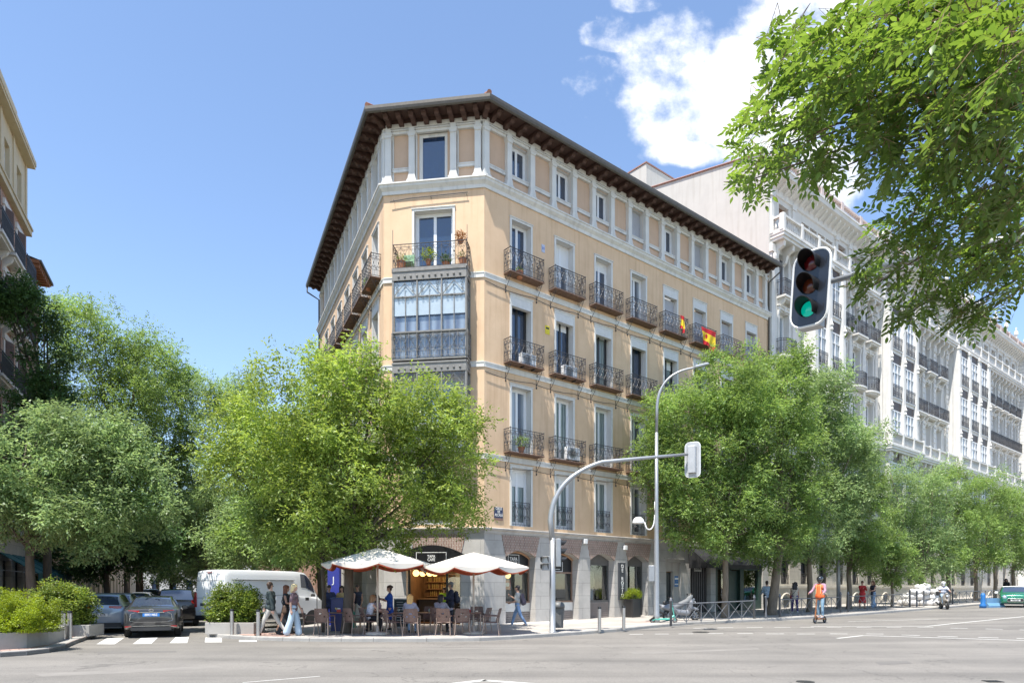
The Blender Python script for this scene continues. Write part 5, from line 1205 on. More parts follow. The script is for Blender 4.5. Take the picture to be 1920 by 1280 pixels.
for (D,px,lobes,seed,lab,m,n,sz) in (
 (25.5,57,[(50,850,110,80),(170,880,100,80),(250,930,75,70),(60,950,120,75),(190,980,90,60),(-40,900,90,100),(120,810,70,50),(200,830,60,50)],31,'low spreading pale tree nearest on the left, its forked trunk behind the hedges','grey',80000,.15),
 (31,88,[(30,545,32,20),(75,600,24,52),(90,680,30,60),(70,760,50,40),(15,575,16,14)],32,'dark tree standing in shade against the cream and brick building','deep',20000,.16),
 (48,238,[(150,625,80,62),(215,670,72,70),(160,720,85,70),(245,750,80,80),(200,820,85,60),(255,640,42,38),(120,590,40,34)],33,'tallest bright green tree on the left, crown against the sky beside the dark tree','mid',60000,.17),
 (56,259,[(290,700,60,60),(310,770,65,80),(260,850,90,80),(300,900,60,70),(330,720,35,50)],34,'tree with a rounded top right of the tallest left tree','mid',45000,.2),
 (58,264,[(350,740,32,42),(340,930,50,80),(310,1000,60,60),(370,1010,45,55),(345,820,22,40)],35,'slimmer tree deep in the side street bordering the gap of sky','grey',30000,.24),
 (54,392,[(345,1050,50,42),(400,1020,55,45),(320,1010,50,42),(370,970,45,45)],39,'bright low crowned tree between the parked cars and the white van','grey',30000,.2),
 (80,296,[(375,900,28,70),(370,1000,50,70),(405,1050,50,40),(430,990,40,60),(390,960,40,60)],36,'farthest tree closing the end of the side street','mid',26000,.32)):
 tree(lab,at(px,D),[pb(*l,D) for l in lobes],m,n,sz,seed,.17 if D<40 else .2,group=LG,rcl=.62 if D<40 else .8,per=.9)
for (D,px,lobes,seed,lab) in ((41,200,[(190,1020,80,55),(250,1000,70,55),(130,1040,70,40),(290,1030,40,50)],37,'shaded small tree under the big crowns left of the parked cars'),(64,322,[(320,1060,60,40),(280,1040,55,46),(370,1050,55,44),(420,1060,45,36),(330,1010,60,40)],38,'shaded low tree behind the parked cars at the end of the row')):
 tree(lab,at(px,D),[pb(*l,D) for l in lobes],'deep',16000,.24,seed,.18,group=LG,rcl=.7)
AG='street trees along the avenue pavement'
def avt(s,o,lobes,seed,lab,m='mid',n=50000,size=.15,tr=.16,lean=(0,0),rd=None,rcl=.5,bark='bark_pale',fork=None,px=None):
 b=street(s,o)
 if px is not None:
  q=min((street(s+k*.05,o) for k in range(-200,200)),key=lambda v:abs(960+FPX*v.x/v.y-px));b=q
 tree(lab,b,[pb(*l,b.y,rd) for l in lobes],m,n,size,seed,tr,bark,AG,lean,fork,rcl=rcl,limbs=10)
avt(9,4.4,[(1365,715,62,60),(1285,790,75,66),(1262,880,62,62),(1370,820,95,90),(1350,930,110,80),(1300,970,70,55),(1410,760,60,70),(1235,770,35,25),(1225,845,30,40),(1370,1010,80,30)],41,'big green tree nearest on the avenue, its thin trunk before the black awning',n=100000,size=.14,px=1358,lean=(.1,0),rd=2.3,rcl=.46)
avt(14,4.6,[(1440,740,60,65),(1450,830,80,90),(1450,930,90,80),(1440,1010,80,40),(1470,690,30,35)],42,'second avenue tree with a thick leaning light-patched trunk',n=65000,px=1447,tr=.25,lean=(.45,0),rd=2.4)
avt(17,4.4,[(1530,770,60,60),(1550,860,80,80),(1530,950,80,75),(1590,830,50,45),(1500,1010,60,40),(1550,725,25,35)],43,'third avenue tree, dark trunk left of the orange vested rider','grey',n=60000,px=1518,rd=2.3)
avt(22,4.4,[(1600,890,55,70),(1610,970,60,65),(1600,1040,60,35)],44,'fourth avenue tree, forked trunk between the rider and the woman in red',n=36000,px=1592,rd=2.)
avt(27,5.2,[(1655,1010,34,30),(1680,1060,42,36),(1650,1050,30,34)],45,'small low branched young tree before the stone wall beyond the woman in red',n=15000,px=1673,tr=.09,rd=1.4,rcl=.4)
avt(30,4.6,[(1680,930,55,60),(1725,920,60,55),(1700,1000,60,50),(1740,1010,50,60),(1735,1070,45,28)],46,'avenue tree above the pile of white sacks','grey',n=36000,px=1726,rd=2.2)
avt(35,4.6,[(1780,920,60,50),(1790,990,60,55),(1770,1040,50,35)],47,'avenue tree directly behind the scooter rider in the white helmet',n=32000,px=1778,rd=2.2)
avt(42,4.6,[(1845,930,45,45),(1840,1000,50,55),(1830,1045,40,30)],48,'avenue tree with a knotty trunk between the scooter rider and the blue barrier',n=26000,px=1830,rd=2.2)
avt(47,4.6,[(1885,960,35,45),(1880,1020,45,45)],49,'dark green avenue tree behind the blue barrier','mid',n=22000,px=1866,rd=2.2)
avt(53,4.6,[(1925,950,35,50),(1920,1020,40,50)],50,'last avenue tree at the right edge above the green car','grey',n=20000,px=1900,rd=2.2,size=.2)
def near_tree():
 rs=np.random.default_rng(77);rr=random.Random(77);base=Vector((8.2,3.4,-.0))
 t=thing('overhanging_tree','close leafy tree whose bright green boughs hang into the top right corner','tree',tuple(base))
 mb=MB();top=Vector((-.2,.3,5.2));mb.tube([(0,0,-.2),(0,0,.3),(-.05,.1,2.6),top,top+Vector((-.3,.4,1.6))],[.3,.23,.2,.17,.12],12)
 lobes=[(1440,80,55,45,6.2),(1410,190,50,60,6.2),(1480,150,75,75,6.),(1400,290,45,50,6.3),(1470,270,70,60,6.1),(1540,200,70,80,5.8),(1370,340,20,20,6.3),(1510,330,30,28,6.1),
    (1600,90,95,85,5.4),(1700,60,110,80,5.0),(1830,60,110,80,4.5),(1650,190,85,85,5.4),(1760,200,100,90,4.8),(1880,190,70,90,4.4),(1640,290,45,50,5.6),(1730,330,80,70,5.8),(1850,330,90,80,5.2),
    (1690,420,60,60,6.2),(1780,430,90,70,6.2),(1880,440,60,80,5.8),(1650,490,40,50,6.6),(1720,530,65,55,6.6),(1800,540,75,60,6.6),(1890,520,50,60,6.2),(1690,590,30,26,6.8),(1820,600,30,22,6.8),(1780,590,40,24,6.7),(1620,540,22,26,6.6)]
 lobes=[((px+(34 if px<1580 else 8)),py,rx*.92,ry*.92,D) for px,py,rx,ry,D in lobes]
 tips=[]
 for (px,py,rx,ry,D) in lobes:
  k=max(5,int(rx*ry/190))
  for _ in range(k):
   a=rr.random()*6.283;q=rr.random()**.5;d=D+rr.uniform(-.55,.75);tips.append((pp(px+rx*q*math.cos(a),py+ry*q*math.sin(a),d)-base,pp(px,py,D)-base))
 for (px,py,rx,ry,D) in lobes:
  c=pp(px+10,py-5,D)-base;st=top+Vector((rr.uniform(-.2,.2),rr.uniform(-.2,.2),rr.uniform(-1,.6)));mid=st.lerp(c,.5)+Vector((rr.uniform(-.2,.2),rr.uniform(-.2,.2),.5))
  mb.tube([st,mid,mid.lerp(c,.6)+Vector((0,0,.1)),c],[.045,.026,.014,.006],6)
 V=[];F=[];nv=0
 tw=MB()
 def leaflet(p,d,up,L):
  nonlocal nv
  w=d.cross(up);w=w.normalized() if w.length>1e-4 else Vector((1,0,0));n_=w.cross(d).normalized();W_=L*.205
  pts=[p,p+d*L*.3+w*W_+n_*L*.04,p+d*L*.65+w*W_*.85+n_*L*.03,p+d*L-n_*L*.06,p+d*L*.65-w*W_*.85+n_*L*.03,p+d*L*.3-w*W_+n_*L*.04,p+d*L*.32,p+d*L*.66]
  for q in pts:V.append((q.x,q.y,q.z))
  for f in ((0,1,6),(1,2,7),(1,7,6),(2,3,7),(0,6,5),(6,7,4),(6,4,5),(7,3,4)):F.append([nv+i for i in f])
  nv+=8
 for tip,c in tips:
  out=(tip-c);d0=Vector((out.x*.8+rr.uniform(-.45,.45)-.25,rr.uniform(-.5,.5),out.z*.5-.02-rr.random()*.4)).normalized()
  st=tip-d0*.22
  tw.tube([st.lerp(c,.55),st,tip+d0*.1],[.005,.003,.0012],3,cap=False)
  for b in range(rr.choice((3,3,4,4))):# compound leaves along the twig
   o=st+d0*(.06+b*.07);ang=rr.random()*6.283
   ax=d0.orthogonal().normalized();ax=Matrix.Rotation(ang,3,d0) @ ax
   d=(d0*.7+ax*.75+Vector((0,0,-.12))).normalized();RL=rr.uniform(.15,.24);npair=rr.randint(4,5);up=Vector((rr.uniform(-.4,.4),rr.uniform(-.4,.4),1)).normalized();prev=o
   for i in range(npair+1):
    t_=(i+1)/(npair+1);p=o+d*RL*t_+Vector((0,0,-.05*t_*t_));w=d.cross(up).normalized();L=rr.uniform(.060,.086)*(1.05-.25*abs(t_-.5))
    if i==npair:leaflet(p,(d+Vector((0,0,-.25))).normalized(),up,L*1.1)
    else:
     for sg in (-1,1):
      dd=(w*sg*.85+d*.55+Vector((rr.uniform(-.12,.12),rr.uniform(-.12,.12),-.05+rr.uniform(-.2,.15)))).normalized();leaflet(p,dd,up,L)
   tw.tube([o,o+d*RL+Vector((0,0,-.05))],[.0016,.0008],3,cap=False)
 mb.build('trunk',M['bark'],t,smooth=True);tw.build('twigs',mat('twig',(.20,.13,.06),.8),t)
 obj('crown',fast_mesh('crown',np.array(V),np.array(F),LM['near']),t)
near_tree()
def shrub(name,label,base,blobs,m,n,size,seed,group=None,aspect=.5,cat='shrub',stems=True):
 rs=np.random.default_rng(seed);t=thing(name,label,cat,tuple(base),0,group);bl=[((c[0]-base.x,c[1]-base.y,c[2]-base.z),r) for c,r in blobs]
 C,Rr=crown_clusters(rs,bl,1.2,.16);V,F=leaf_cloud(rs,C,Rr,n,size,.05,aspect,3)
 q=(V[:,2].reshape(-1,4)<.01).any(1);V=V.reshape(-1,4,3)[~q].reshape(-1,3);F=np.arange(len(V)).reshape(-1,4);obj('foliage',fast_mesh('foliage',V,F,LM[m]),t)
 if stems:
  rr=random.Random(seed);mb=MB()
  for c,r in bl:
   for k in range(6):mb.tube([(c[0]*.2,c[1]*.2,0),(c[0]*.6+rr.uniform(-.1,.1),c[1]*.6,c[2]*.5),(c[0]+rr.uniform(-.6,.6)*r[0],c[1]+rr.uniform(-.6,.6)*r[1],c[2])],[.02,.014,.006],5)
  mb.build('stems',M['bark'],t)
 return t
D=18.6;shrub('clipped_hedge','clipped yellow-green hedge mound at the left edge',at(35,D,.38),[pb(25,1150,48,36,D,.8),pb(75,1156,34,32,D,.7),pb(-25,1145,45,40,D,.8),pb(45,1172,60,22,D,.8)],'box',60000,.042,61)
D=23.0;shrub('photinia_bush','loose bush with yellow tipped leaves between the clipped hedge and the two bollards',at(122,D,.3),[pb(120,1130,38,34,D,.7),pb(100,1120,34,28,D,.6),pb(148,1140,26,30,D,.6),pb(125,1160,40,20,D,.6)],'bay',20000,.085,62)
D=24.6;shrub('planter_shrub','round green shrub in the low concrete planter before the white van',at(438,D,.35),[pb(440,1130,40,32,D,.75),pb(420,1140,30,28,D,.6),pb(466,1135,30,32,D,.6),pb(440,1152,44,18,D,.6)],'bay',22000,.085,63)
#================================================================street furniture
def cyl_thing(name,label,cat,loc,prof,m,n=16,group=None,part='post'):
 t=thing(name,label,cat,tuple(loc),0,group);mb=MB();mb.lathe(prof,n);smooth_angle(mb.build(part,m,t));return t
def bollard(p,label):
 t=thing('bollard',label,'bollard',tuple(p),0,'steel bollards at the kerbs')
 mb=MB();mb.lathe([(.065,-.05),(.065,.81)],18);smooth_angle(mb.build('post',M['steel'],t));mb=MB();mb.lathe([(.068,.81),(.068,.87),(.06,.885),(.01,.89)],18);smooth_angle(mb.build('cap',M['black'],t))
 return t
bollard(at(119,21.3),'steel bollard behind, left of the pair beside the photinia bush');bollard(gp(131,1197,0),'steel bollard in front, right of the pair beside the photinia bush')
bollard(gp(435,1189,0),'steel bollard before the round planter shrub');bollard(gp(484,1191.5,0),'steel bollard beside the man in the dark blazer')
bollard(gp(1124,1181,0),'steel bollard before the dress shop window');bollard(gp(1169.5,1178,0),'steel bollard in line with the box plant in its black pot')
def signal_head(parent,loc,rz,board=True,aspects=3,lit=None,w=.62,h=1.36,pitch=0):
 g=empty('signal_head',loc,rz,parent);reg(g)
 mb=MB();mb.bbox(-.15,.15,-.05,.13,-.5,.5,.03);mb.build('housing',M['metal'] if not board else mat('signal_back',(.42,.43,.44),.5),g)
 if board:
  r=.16;pts=[]
  for cx,cz,a0 in ((w/2-r,h/2-r,0),(-w/2+r,h/2-r,90),(-w/2+r,-h/2+r,180),(w/2-r,-h/2+r,270)):
   for k in range(6):a=R(a0+18*k);pts.append((cx+r*math.cos(a),cz+r*math.sin(a)))
  mb=MB();mb.prism(pts,-.06,-.045,'y');mb.build('backboard',[mat('signal_board_black',(.012,.014,.02),.35,coat=.4)],g)
  mb=MB();rim=[(x,-.05,z) for x,z in pts];mb.tube(rim+[rim[0]],.019,5,cap=False);mb.build('white_rim',M['white'],g)
  mb=MB();mb.prism([(x*.97,z*.97) for x,z in pts],-.044,-.03,'y');mb.build('board_back',mat('signal_back',(.42,.43,.44),.5),g)
 ys=[.33,.03,-.27]
 for k,z in enumerate(ys[:aspects]):
  c=['red','amber','green'][k];on=(lit==c)
  mb=MB();n=20;rr_=.10
  vs=[];fs=[]
  for i in range(n+1):
   a=R(-40)+(R(260))*i/n;L=.24*(.35+.65*max(0,math.sin(max(0,min(math.pi,(a+R(40))/R(260)*math.pi)))))
   for (rad,y) in ((rr_+.02,-.06),(rr_+.016,-.06-L),(rr_+.008,-.06-L),(rr_+.01,-.06)):vs.append((rad*math.cos(a),y,z+rad*math.sin(a)))
  for i in range(n):
   for q in range(3):fs.append((i*4+q,i*4+4+q,i*4+5+q,i*4+1+q))
  mb.add(vs,fs);v=mb.build('visor',M['black'],g)
  mb=MB();vs=[(0,-.105,z)];
  for ring in (1,2,3):
   for i in range(20):a=2*math.pi*i/20;q=ring/3;vs.append((rr_*q*math.cos(a),-.105+.035*q*q,z+rr_*q*math.sin(a)))
  fs=[(0,1+i,1+(i+1) % 20) for i in range(20)]+[(1+r_*20+i,1+r_*20+(i+1) % 20,21+r_*20+(i+1) % 20,21+r_*20+i) for r_ in (0,1) for i in range(20)]
  mb.add(vs,fs);col={'red':(.10,.006,.008),'amber':(.11,.025,.01),'green':(.0,.22,.17)}[c]
  mb.build('lens',mat('lens_'+c+('_on' if on else ''),col,.15,emit=((0,.75,.55),.18) if on else None),g,smooth=True)
  mb=MB();mb.tube([(.15,-.02,z+.05),(.2,-.05,z+.03),(.2,-.05,z-.05),(.15,-.02,z-.07)],.014,5);mb.build('hinge',M['black'],g)
 return g
def arc(p0,p1,p2,n=14):
 p0,p1,p2=Vector(p0),Vector(p1),Vector(p2);return [(p0*(1-t)**2+p1*2*t*(1-t)+p2*t*t) for t in [i/n for i in range(n+1)]]
D=24.6;pb_=at(1036,D);t=thing('mast_arm_signal','grey mast with a long curved arm and a signal head seen from behind','traffic signal',tuple(pb_))
mb=MB();loc=lambda px,py,D_:pp(px,py,D_)-pb_
mb.lathe([(.16,0),(.16,.03),(.11,.05),(.105,1.4),(.1,3.4)],16);mb.tube([(0,0,3.3)]+arc(loc(1032,975,D),loc(1036,895,D),loc(1128,866,D+.2),16)+[loc(1210,858,D+.5),loc(1292,851,D+.8)],[.1]*6+[.09]*6+[.075]*6+[.06,.05],12);mb.build('mast',M['metal'],t,smooth=True)
signal_head(t,loc(1298,861,D+.8) ,R(150),w=.56,h=1.3)
g=signal_head(t,loc(1048,1035,D)+Vector((0,0,0)),R(100),board=False);
g=empty('pedestrian_signal',loc(1024,1055,D-.1),R(-25),t);reg(g)
mb=MB()
for z in (.12,-.14):mb.bbox(-.14,.14,-.08,.12,z-.12,z+.12,.02)
mb.build('housing',M['metal'],g);mb=MB()
for z in (.12,-.14):mb.add([(-.13,-.08,z+.11),(.13,-.08,z+.11),(.13,-.24,z+.09),(-.13,-.24,z+.09),(-.14,-.08,z-.1),(-.14,-.2,z-.04),(.14,-.08,z-.1),(.14,-.2,z-.04)],[(0,1,2,3),(0,3,5,4),(1,6,7,2)])
mb.build('visor',M['black'],g)
D=8.2;c=pp(1523,543,D);base=Vector((8.9,6.1,0));t=thing('near_traffic_light','large black traffic light with a white rim showing green, hanging at the upper right','traffic signal',tuple(base))
rzn=R(-50);g=signal_head(t,tuple(c-base),rzn,lit='green',w=.50,h=.98);g.rotation_euler=(R(0),R(4),rzn);g.scale=(.9,.9,.9)
for ch in g.children:pass
e0=c-base+Vector((.25,.05,.12));mb=MB();mb.tube([e0,e0+Vector((.35,-.12,.06)),pp(1640,500,7.6)-base,pp(1800,470,7.0)-base]+arc(pp(1800,470,7.0)-base,Vector((-.1,0,5.6)),Vector((0,0,4.0)),12)+[(0,0,0)],[.03,.04,.05,.06]+[.075]*13+[.1],12);mb.build('mast',M['metal'],t,smooth=True)
D=30.2;lb_=at(1231,D);t=thing('street_lamp','tall grey street lamp with a swan neck and a small white dome lamp lower down','street lamp',tuple(lb_));loc=lambda px,py,D_=D:pp(px,py,D_)-lb_
mb=MB();mb.lathe([(.14,-.02),(.14,.35),(.125,.4),(.12,2.2),(.085,5.0),(.07,8.4)],14);mb.tube([(0,0,8.3)]+arc(loc(1232,760),loc(1236,700),loc(1298,690),12)+[loc(1304,689)],[.065]*5+[.05]*10,10);mb.build('pole',M['metal'],t,smooth=True)
mb=MB();p=loc(1303,688);mb.M=Matrix.Translation(p) @ Matrix.Rotation(R(-14),4,'Y');mb.bbox(-.05,.62,-.14,.14,-.05,.05,.04);mb.build('lamp_head',M['metal'],t);
mb=MB();mb.tube([loc(1228,940),loc(1229,965)]+arc(loc(1228,965),loc(1226,1000),loc(1212,990),8)+[loc(1208,978)],.03,8);mb.build('bracket_arm',M['white'],t,smooth=True)
mb=MB();p=loc(1197,979);mb.lathe([(.001,.25),(.12,.23),(.22,.14),(.27,0),(.27,-.03),(.18,-.05),(.001,-.06)],18,tuple(p));mb.build('dome_lamp',M['white'],t,smooth=True)
mb=MB();p=loc(1222,1074);mb.bbox(p.x-.16,p.x+.12,p.y-.1,p.y+.1,p.z-.35,p.z+.35,.03);mb.build('control_box',M['metal'],t)
for (px,top,hx,lab,D2_) in ((1572,760,1648,'second grey street lamp up the avenue, behind the rider in the orange vest',43),(1838,850,1915,'third grey street lamp up the avenue, above the green car',66)):
 b=at(px,D2_);b=Vector((b.x,b.y,G(b.x,b.y)));t=thing('street_lamp',lab,'street lamp',tuple(b));hz=9.2
 mb=MB();mb.lathe([(.13,0),(.11,2),(.07,8.0)],12);mb.tube([(0,0,7.9)]+arc((0,0,8.0),(.1,0,hz+.3),(2.0,-.2,hz),10),.05,8);mb.build('pole',M['metal'],t,smooth=True)
 mb=MB();mb.M=Matrix.Translation((2.0,-.2,hz)) @ Matrix.Rotation(R(-12),4,'Y');mb.bbox(-.05,.7,-.16,.16,-.06,.06,.04);mb.build('lamp_head',M['metal'],t)
M['railgrey']=mat('railing_grey',(.16,.165,.18),.5,(.11,.115,.125),scale=6)
def ped_rail(s0,s1,o,label,n):
 a=street(s0,o);b=street(s1,o);t=thing('pedestrian_railing',label,'railing',tuple(a));B=b-a
 for x in (0,1):
  q=B*x;mb=MB();mb.lathe([(.055,-.05),(.055,.98),(.07,.99),(.07,1.03),(.045,1.07),(.05,1.12),(.01,1.15)],10,tuple(q));mb.build('end_post',M['railgrey'],t,smooth=True)
 mb=MB();up=Vector((0,0,.86));mb.tube([up,B+up],.025,6)
 for i in range(n):
  p,q=B*(i/n),B*((i+1)/n)
  if i:mb.tube([p,p+up],.02,5)
  mb.tube([p+up,q+Vector((0,0,.08))],.014,4);mb.tube([q+up,p+Vector((0,0,.08))],.014,4);mb.lathe([(.001,-.03),(.035,0),(.001,.03)],6,tuple((p+q)/2+Vector((0,0,.47))))
 mb.tube([Vector((0,0,.08)),B+Vector((0,0,.08))],.012,4);mb.build('rail_panels',M['railgrey'],t);return t
def s_of_px(px,o):
 return min((k*.02 for k in range(-200,5000)),key=lambda s:abs(960+FPX*street(s,o).x/street(s,o).y-px))
for (p0,p1,lab,n) in ((1258,1414,'nearest length of grey railing with crossed bars, beside the parked scooters',6),(1462,1576,'second length of grey railing with crossed bars, behind the rider in the orange vest',6),(1590,1706,'third length of grey railing with crossed bars, before the woman in red',7),(1786,1880,'far length of grey railing with crossed bars, left of the green car',8)):
 o_=5.9;ped_rail(s_of_px(p0,o_),s_of_px(p1,o_),o_,lab,n)
for px,lab in ((1436,'short dark post at the kerb before the thick leaning tree'),(1719,'short dark post in front of the white sacks, left of two'),(1732,'short dark post in front of the white sacks, right of two')):
 b=street(s_of_px(px,6.1),6.1);cyl_thing('kerb_post',lab,'post',b,[(.05,-.03),(.05,.95),(.06,.97),(.05,1.05),(.01,1.08)],M['railgrey'],10,'dark posts at the kerb')
b=at(1046.5,25.6);b.z=0;t=thing('litter_bin','grey lidded litter bin right of the signal mast','litter bin',tuple(b));gm=mat('bin_grey',(.12,.12,.115),.5,(.09,.09,.09))
mb=MB();mb.M=None
mb.add([(x*s,y*s,z) for z,s in ((.12,.78),(.85,1.0)) for x,y in ((-.2,-.17),(.2,-.17),(.24,0),(.2,.17),(-.2,.17),(-.24,0))],[(0,1,7,6),(1,2,8,7),(2,3,9,8),(3,4,10,9),(4,5,11,10),(5,0,6,11),(0,5,4,3,2,1),(6,7,8,9,10,11)]);mb.build('body',gm,t)
mb=MB();mb.lathe([(.25,.86),(.25,.95),(.2,1.05),(.1,1.1),(.01,1.11)],12);mb.build('lid',gm,t,smooth=True);mb=MB();mb.tube([(-.3,0,0),(-.3,0,.8)],.03,6);mb.build('bin_post',M['metal'],t)
def box_planter(name,label,loc,rz,w,d,h,m,cat='planter'):
 t=thing(name,label,cat,tuple(loc),rz);mb=MB();k=.09
 mb.bbox(-w/2,w/2,-d/2,-d/2+k,0,h,.012);mb.bbox(-w/2,w/2,d/2-k,d/2,0,h,.012);mb.bbox(-w/2,-w/2+k,-d/2+k,d/2-k,0,h,.012);mb.bbox(w/2-k,w/2,-d/2+k,d/2-k,0,h,.012);mb.build('walls',m,t)
 mb=MB();mb.box(-w/2+k,w/2-k,-d/2+k,d/2-k,.05,h-.05);mb.build('soil',M['soil'],t);return t
c=(at(401,24.3)+at(483,24.3))/2;c.z=.0;box_planter('concrete_planter','long low concrete planter under the round shrub',c,R(0),1.7,1.1,.40,M['concrete'])
c=at(134,23.1);c.z=0;box_planter('concrete_planter','low stone planter under the photinia bush',c,R(8),1.6,1.1,.38,M['concrete'])
t=thing('curved_planter','curved granite planter wall holding the clipped hedge','planter',tuple(at(20,18.4)))
c0=at(20,18.4);outer=[tuple((gp(x,y,0)-c0)[:2]) for x,y in ((-160,1226),(-60,1221),(0,1217.5),(50,1214),(90,1207.5),(118,1200),(126,1194))];back_=[(outer[-1][0]-.6,outer[-1][1]+1.0),(outer[0][0],outer[0][1]+2.6)]
mb=MB();inn=offset_poly(outer,.28)
for i in range(len(outer)-1):
 a,b_,c_,d_=outer[i],outer[i+1],inn[i+1],inn[i];g=.004
 mb.add([(*a,-.05),(*b_,-.05),(*c_,-.05),(*d_,-.05),(*a,.42),(*b_,.42),(*c_,.42),(*d_,.42)],[(0,3,2,1),(4,5,6,7),(0,1,5,4),(1,2,6,5),(2,3,7,6),(3,0,4,7)])
mb.build('wall',M['granite'],t);mb=MB();mb.prism(inn+back_,.0,.36,'z');mb.build('soil',M['soil'],t)
c=wpos('R',9.15,-.55,0) ;c.z=G(c.x,c.y);t=box_planter('black_plant_pot','tall square black plant pot between the two shop openings',c,RZR,.62,.62,.95,mat('pot_black',(.03,.028,.027),.4))
shrub('box_plant','small clipped round plant in the tall black pot',c+Vector((0,0,.9)),[((c.x,c.y,c.z+1.12),(.36,.33,.26))],'box',5000,.05,64)
def parasol(label,px,D,pxl,pxr,ytop,yedge,rot,zo=0):
 b=at(px,D);t=thing('parasol',label,'parasol',tuple(b),rot);H=EYE+(1103-ytop)/FPX*D;E=EYE+(1103-yedge)/FPX*D;rad=(pxr-pxl)/2/FPX*D
 mb=MB();mb.tube([(0,0,.08),(0,0,H-.1)],.033,10);mb.lathe([(.42,0),(.42,.05),(.36,.09),(.06,.1),(.05,.3)],20);mb.build('pole',mat('parasol_pole',(.55,.47,.38),.5),t,smooth=True)
 n=8;up=[];prof=[0,.25,.5,.75,1.0]
 def dirr(k,sag=1.):a=2*math.pi*k/n;r=rad*(1.16 if k % 2 else 1.06);return Vector((math.cos(a)*r,math.sin(a)*r,0))
 def P(k,m_,q,off=0):
  a=dirr(k);b_=dirr(k+1);v=a.lerp(b_,m_);s=math.sin(math.pi*m_);z=H-(H-E)*(q**1.12)-.05*s*q+off;return (v.x*q*(1-.05*s),v.y*q*(1-.05*s),z)
 for nm,off,mt in (('canopy',0,0),('lining',-.012,1)):
  mb=MB();seg=5;vs=[];
  for k in range(n):
   b0=len(mb.v)
   vs=[P(k,i/seg,q,off) for q in (.001,.25,.5,.75,1.0) for i in range(seg+1)]
   fs=[(j*(seg+1)+i,j*(seg+1)+i+1,(j+1)*(seg+1)+i+1,(j+1)*(seg+1)+i) for j in range(4) for i in range(seg)];mb.add(vs,fs)
  mb.build(nm,mat('parasol_white',(.66,.61,.53),.85,(.58,.53,.46),scale=2) if mt==0 else mat('parasol_red',(.52,.12,.055),.85,(.44,.09,.04)),t,smooth=True)
 mb=MB();seg=8;va=MB()
 for k in range(n):
  vs=[]
  for i in range(seg+1):
   m_=i/seg;p=P(k,m_,1.0);drop=.06+.11*math.sin(math.pi*m_);o=Vector((p[0],p[1],0)).normalized()*.02
   vs+=[(p[0]+o.x,p[1]+o.y,p[2]),(p[0]+o.x,p[1]+o.y,p[2]-drop)]
  mb.add(vs,[(2*i,2*i+2,2*i+3,2*i+1) for i in range(seg)]);va.add([(x*.985,y*.985,z-(.04 if q_ % 2 else 0)) for q_,(x,y,z) in enumerate(vs)],[(2*i,2*i+2,2*i+3,2*i+1) for i in range(seg)])
 mb.build('valance',MATS['parasol_white'],t,smooth=True);va.build('valance_lining',MATS['parasol_red'],t,smooth=True)
 mb=MB()
 for k in range(n):
  mb=MB();a=dirr(k);e=Vector((a.x*.97,a.y*.97,E-.03));mb.tube([(0,0,H-.08),e],.011,4);mb.tube([(0,0,E-.02),Vector((a.x*.5,a.y*.5,H-(H-E)*.46-.03))],.01,4);mb.build('rib',mat('parasol_rib',(.50,.36,.22),.6),t)
 mb=MB();mb.lathe([(.05,E-.08),(.06,E-.05),(.06,E+.03),(.05,E+.06)],10);mb.build('hub',MATS['parasol_rib'],t);return t
parasol('left of two cream parasols with red linings, beside the tree trunk',708,23.6,612,803,1027,1056,R(12));parasol('right of two cream parasols with red linings, toward the signal mast',888,23.9,801,983,1035,1063,R(30))
M['rattan']=mat('chair_brown',(.17,.105,.085),.6,(.12,.075,.06),scale=20)
M['alu']=mat('chair_leg',(.34,.25,.20),.45,metal=.3)
def armchair():
 t=thing('cafe_chair','brown woven cafe chair','chair')
 mb=MB();mb.bbox(-.24,.24,-.24,.24,.43,.46,.02);mb.build('seat',M['rattan'],t)
 b=MB();n=10
 for r_ in range(9):
  z=.47+r_*.05
  if r_ in (5,):cuts={4,5}
  elif r_ in (3,):cuts={2,7}
  else:cuts=set()
  for i in range(n):
   if i in cuts:continue
   def q(i_,zz):
    x=-.25+.5*i_/n;y=.23+.10*(zz-.46)/.45*1.2-.06*(abs(x)/.25)**2;return (x*(1-.12*max(0,(zz-.75)/.2)),y,zz)
   p=[q(i,z),q(i+1,z),q(i+1,z+.047),q(i,z+.047)];b.add(p+[(x,y+.018,zz) for x,y,zz in p],[(0,1,2,3),(5,4,7,6),(0,4,5,1),(1,5,6,2),(2,6,7,3),(3,7,4,0)])
 b.build('backrest',M['rattan'],t)
 for sx in (-1,1):
  mb=MB();mb.tube([(sx*.26,.24,.66),(sx*.28,.0,.67),(sx*.27,-.2,.66),(sx*.26,-.22,.62)],.018,6);mb.build('armrest',M['rattan'],t)
  mb=MB();mb.tube([(sx*.26,-.22,.64),(sx*.25,-.22,.44),(sx*.28,-.27,0)],.016,6);mb.build('leg',M['alu'],t);mb=MB();mb.tube([(sx*.24,.25,.6),(sx*.23,.24,.44),(sx*.27,.30,0)],.016,6);mb.build('leg',M['alu'],t)
 return t
chair0=armchair()
used=[]
def place_chair(px,py,face,label):
 p=gp(px,py,0);r_=R(180-face)
 if not used:o=chair0;o.location=p;o.rotation_euler.z=r_
 else:o=copy_tree(chair0,None,p,r_)
 used.append(1);tag(o,label,'chair','brown cafe chairs under the parasols');return o
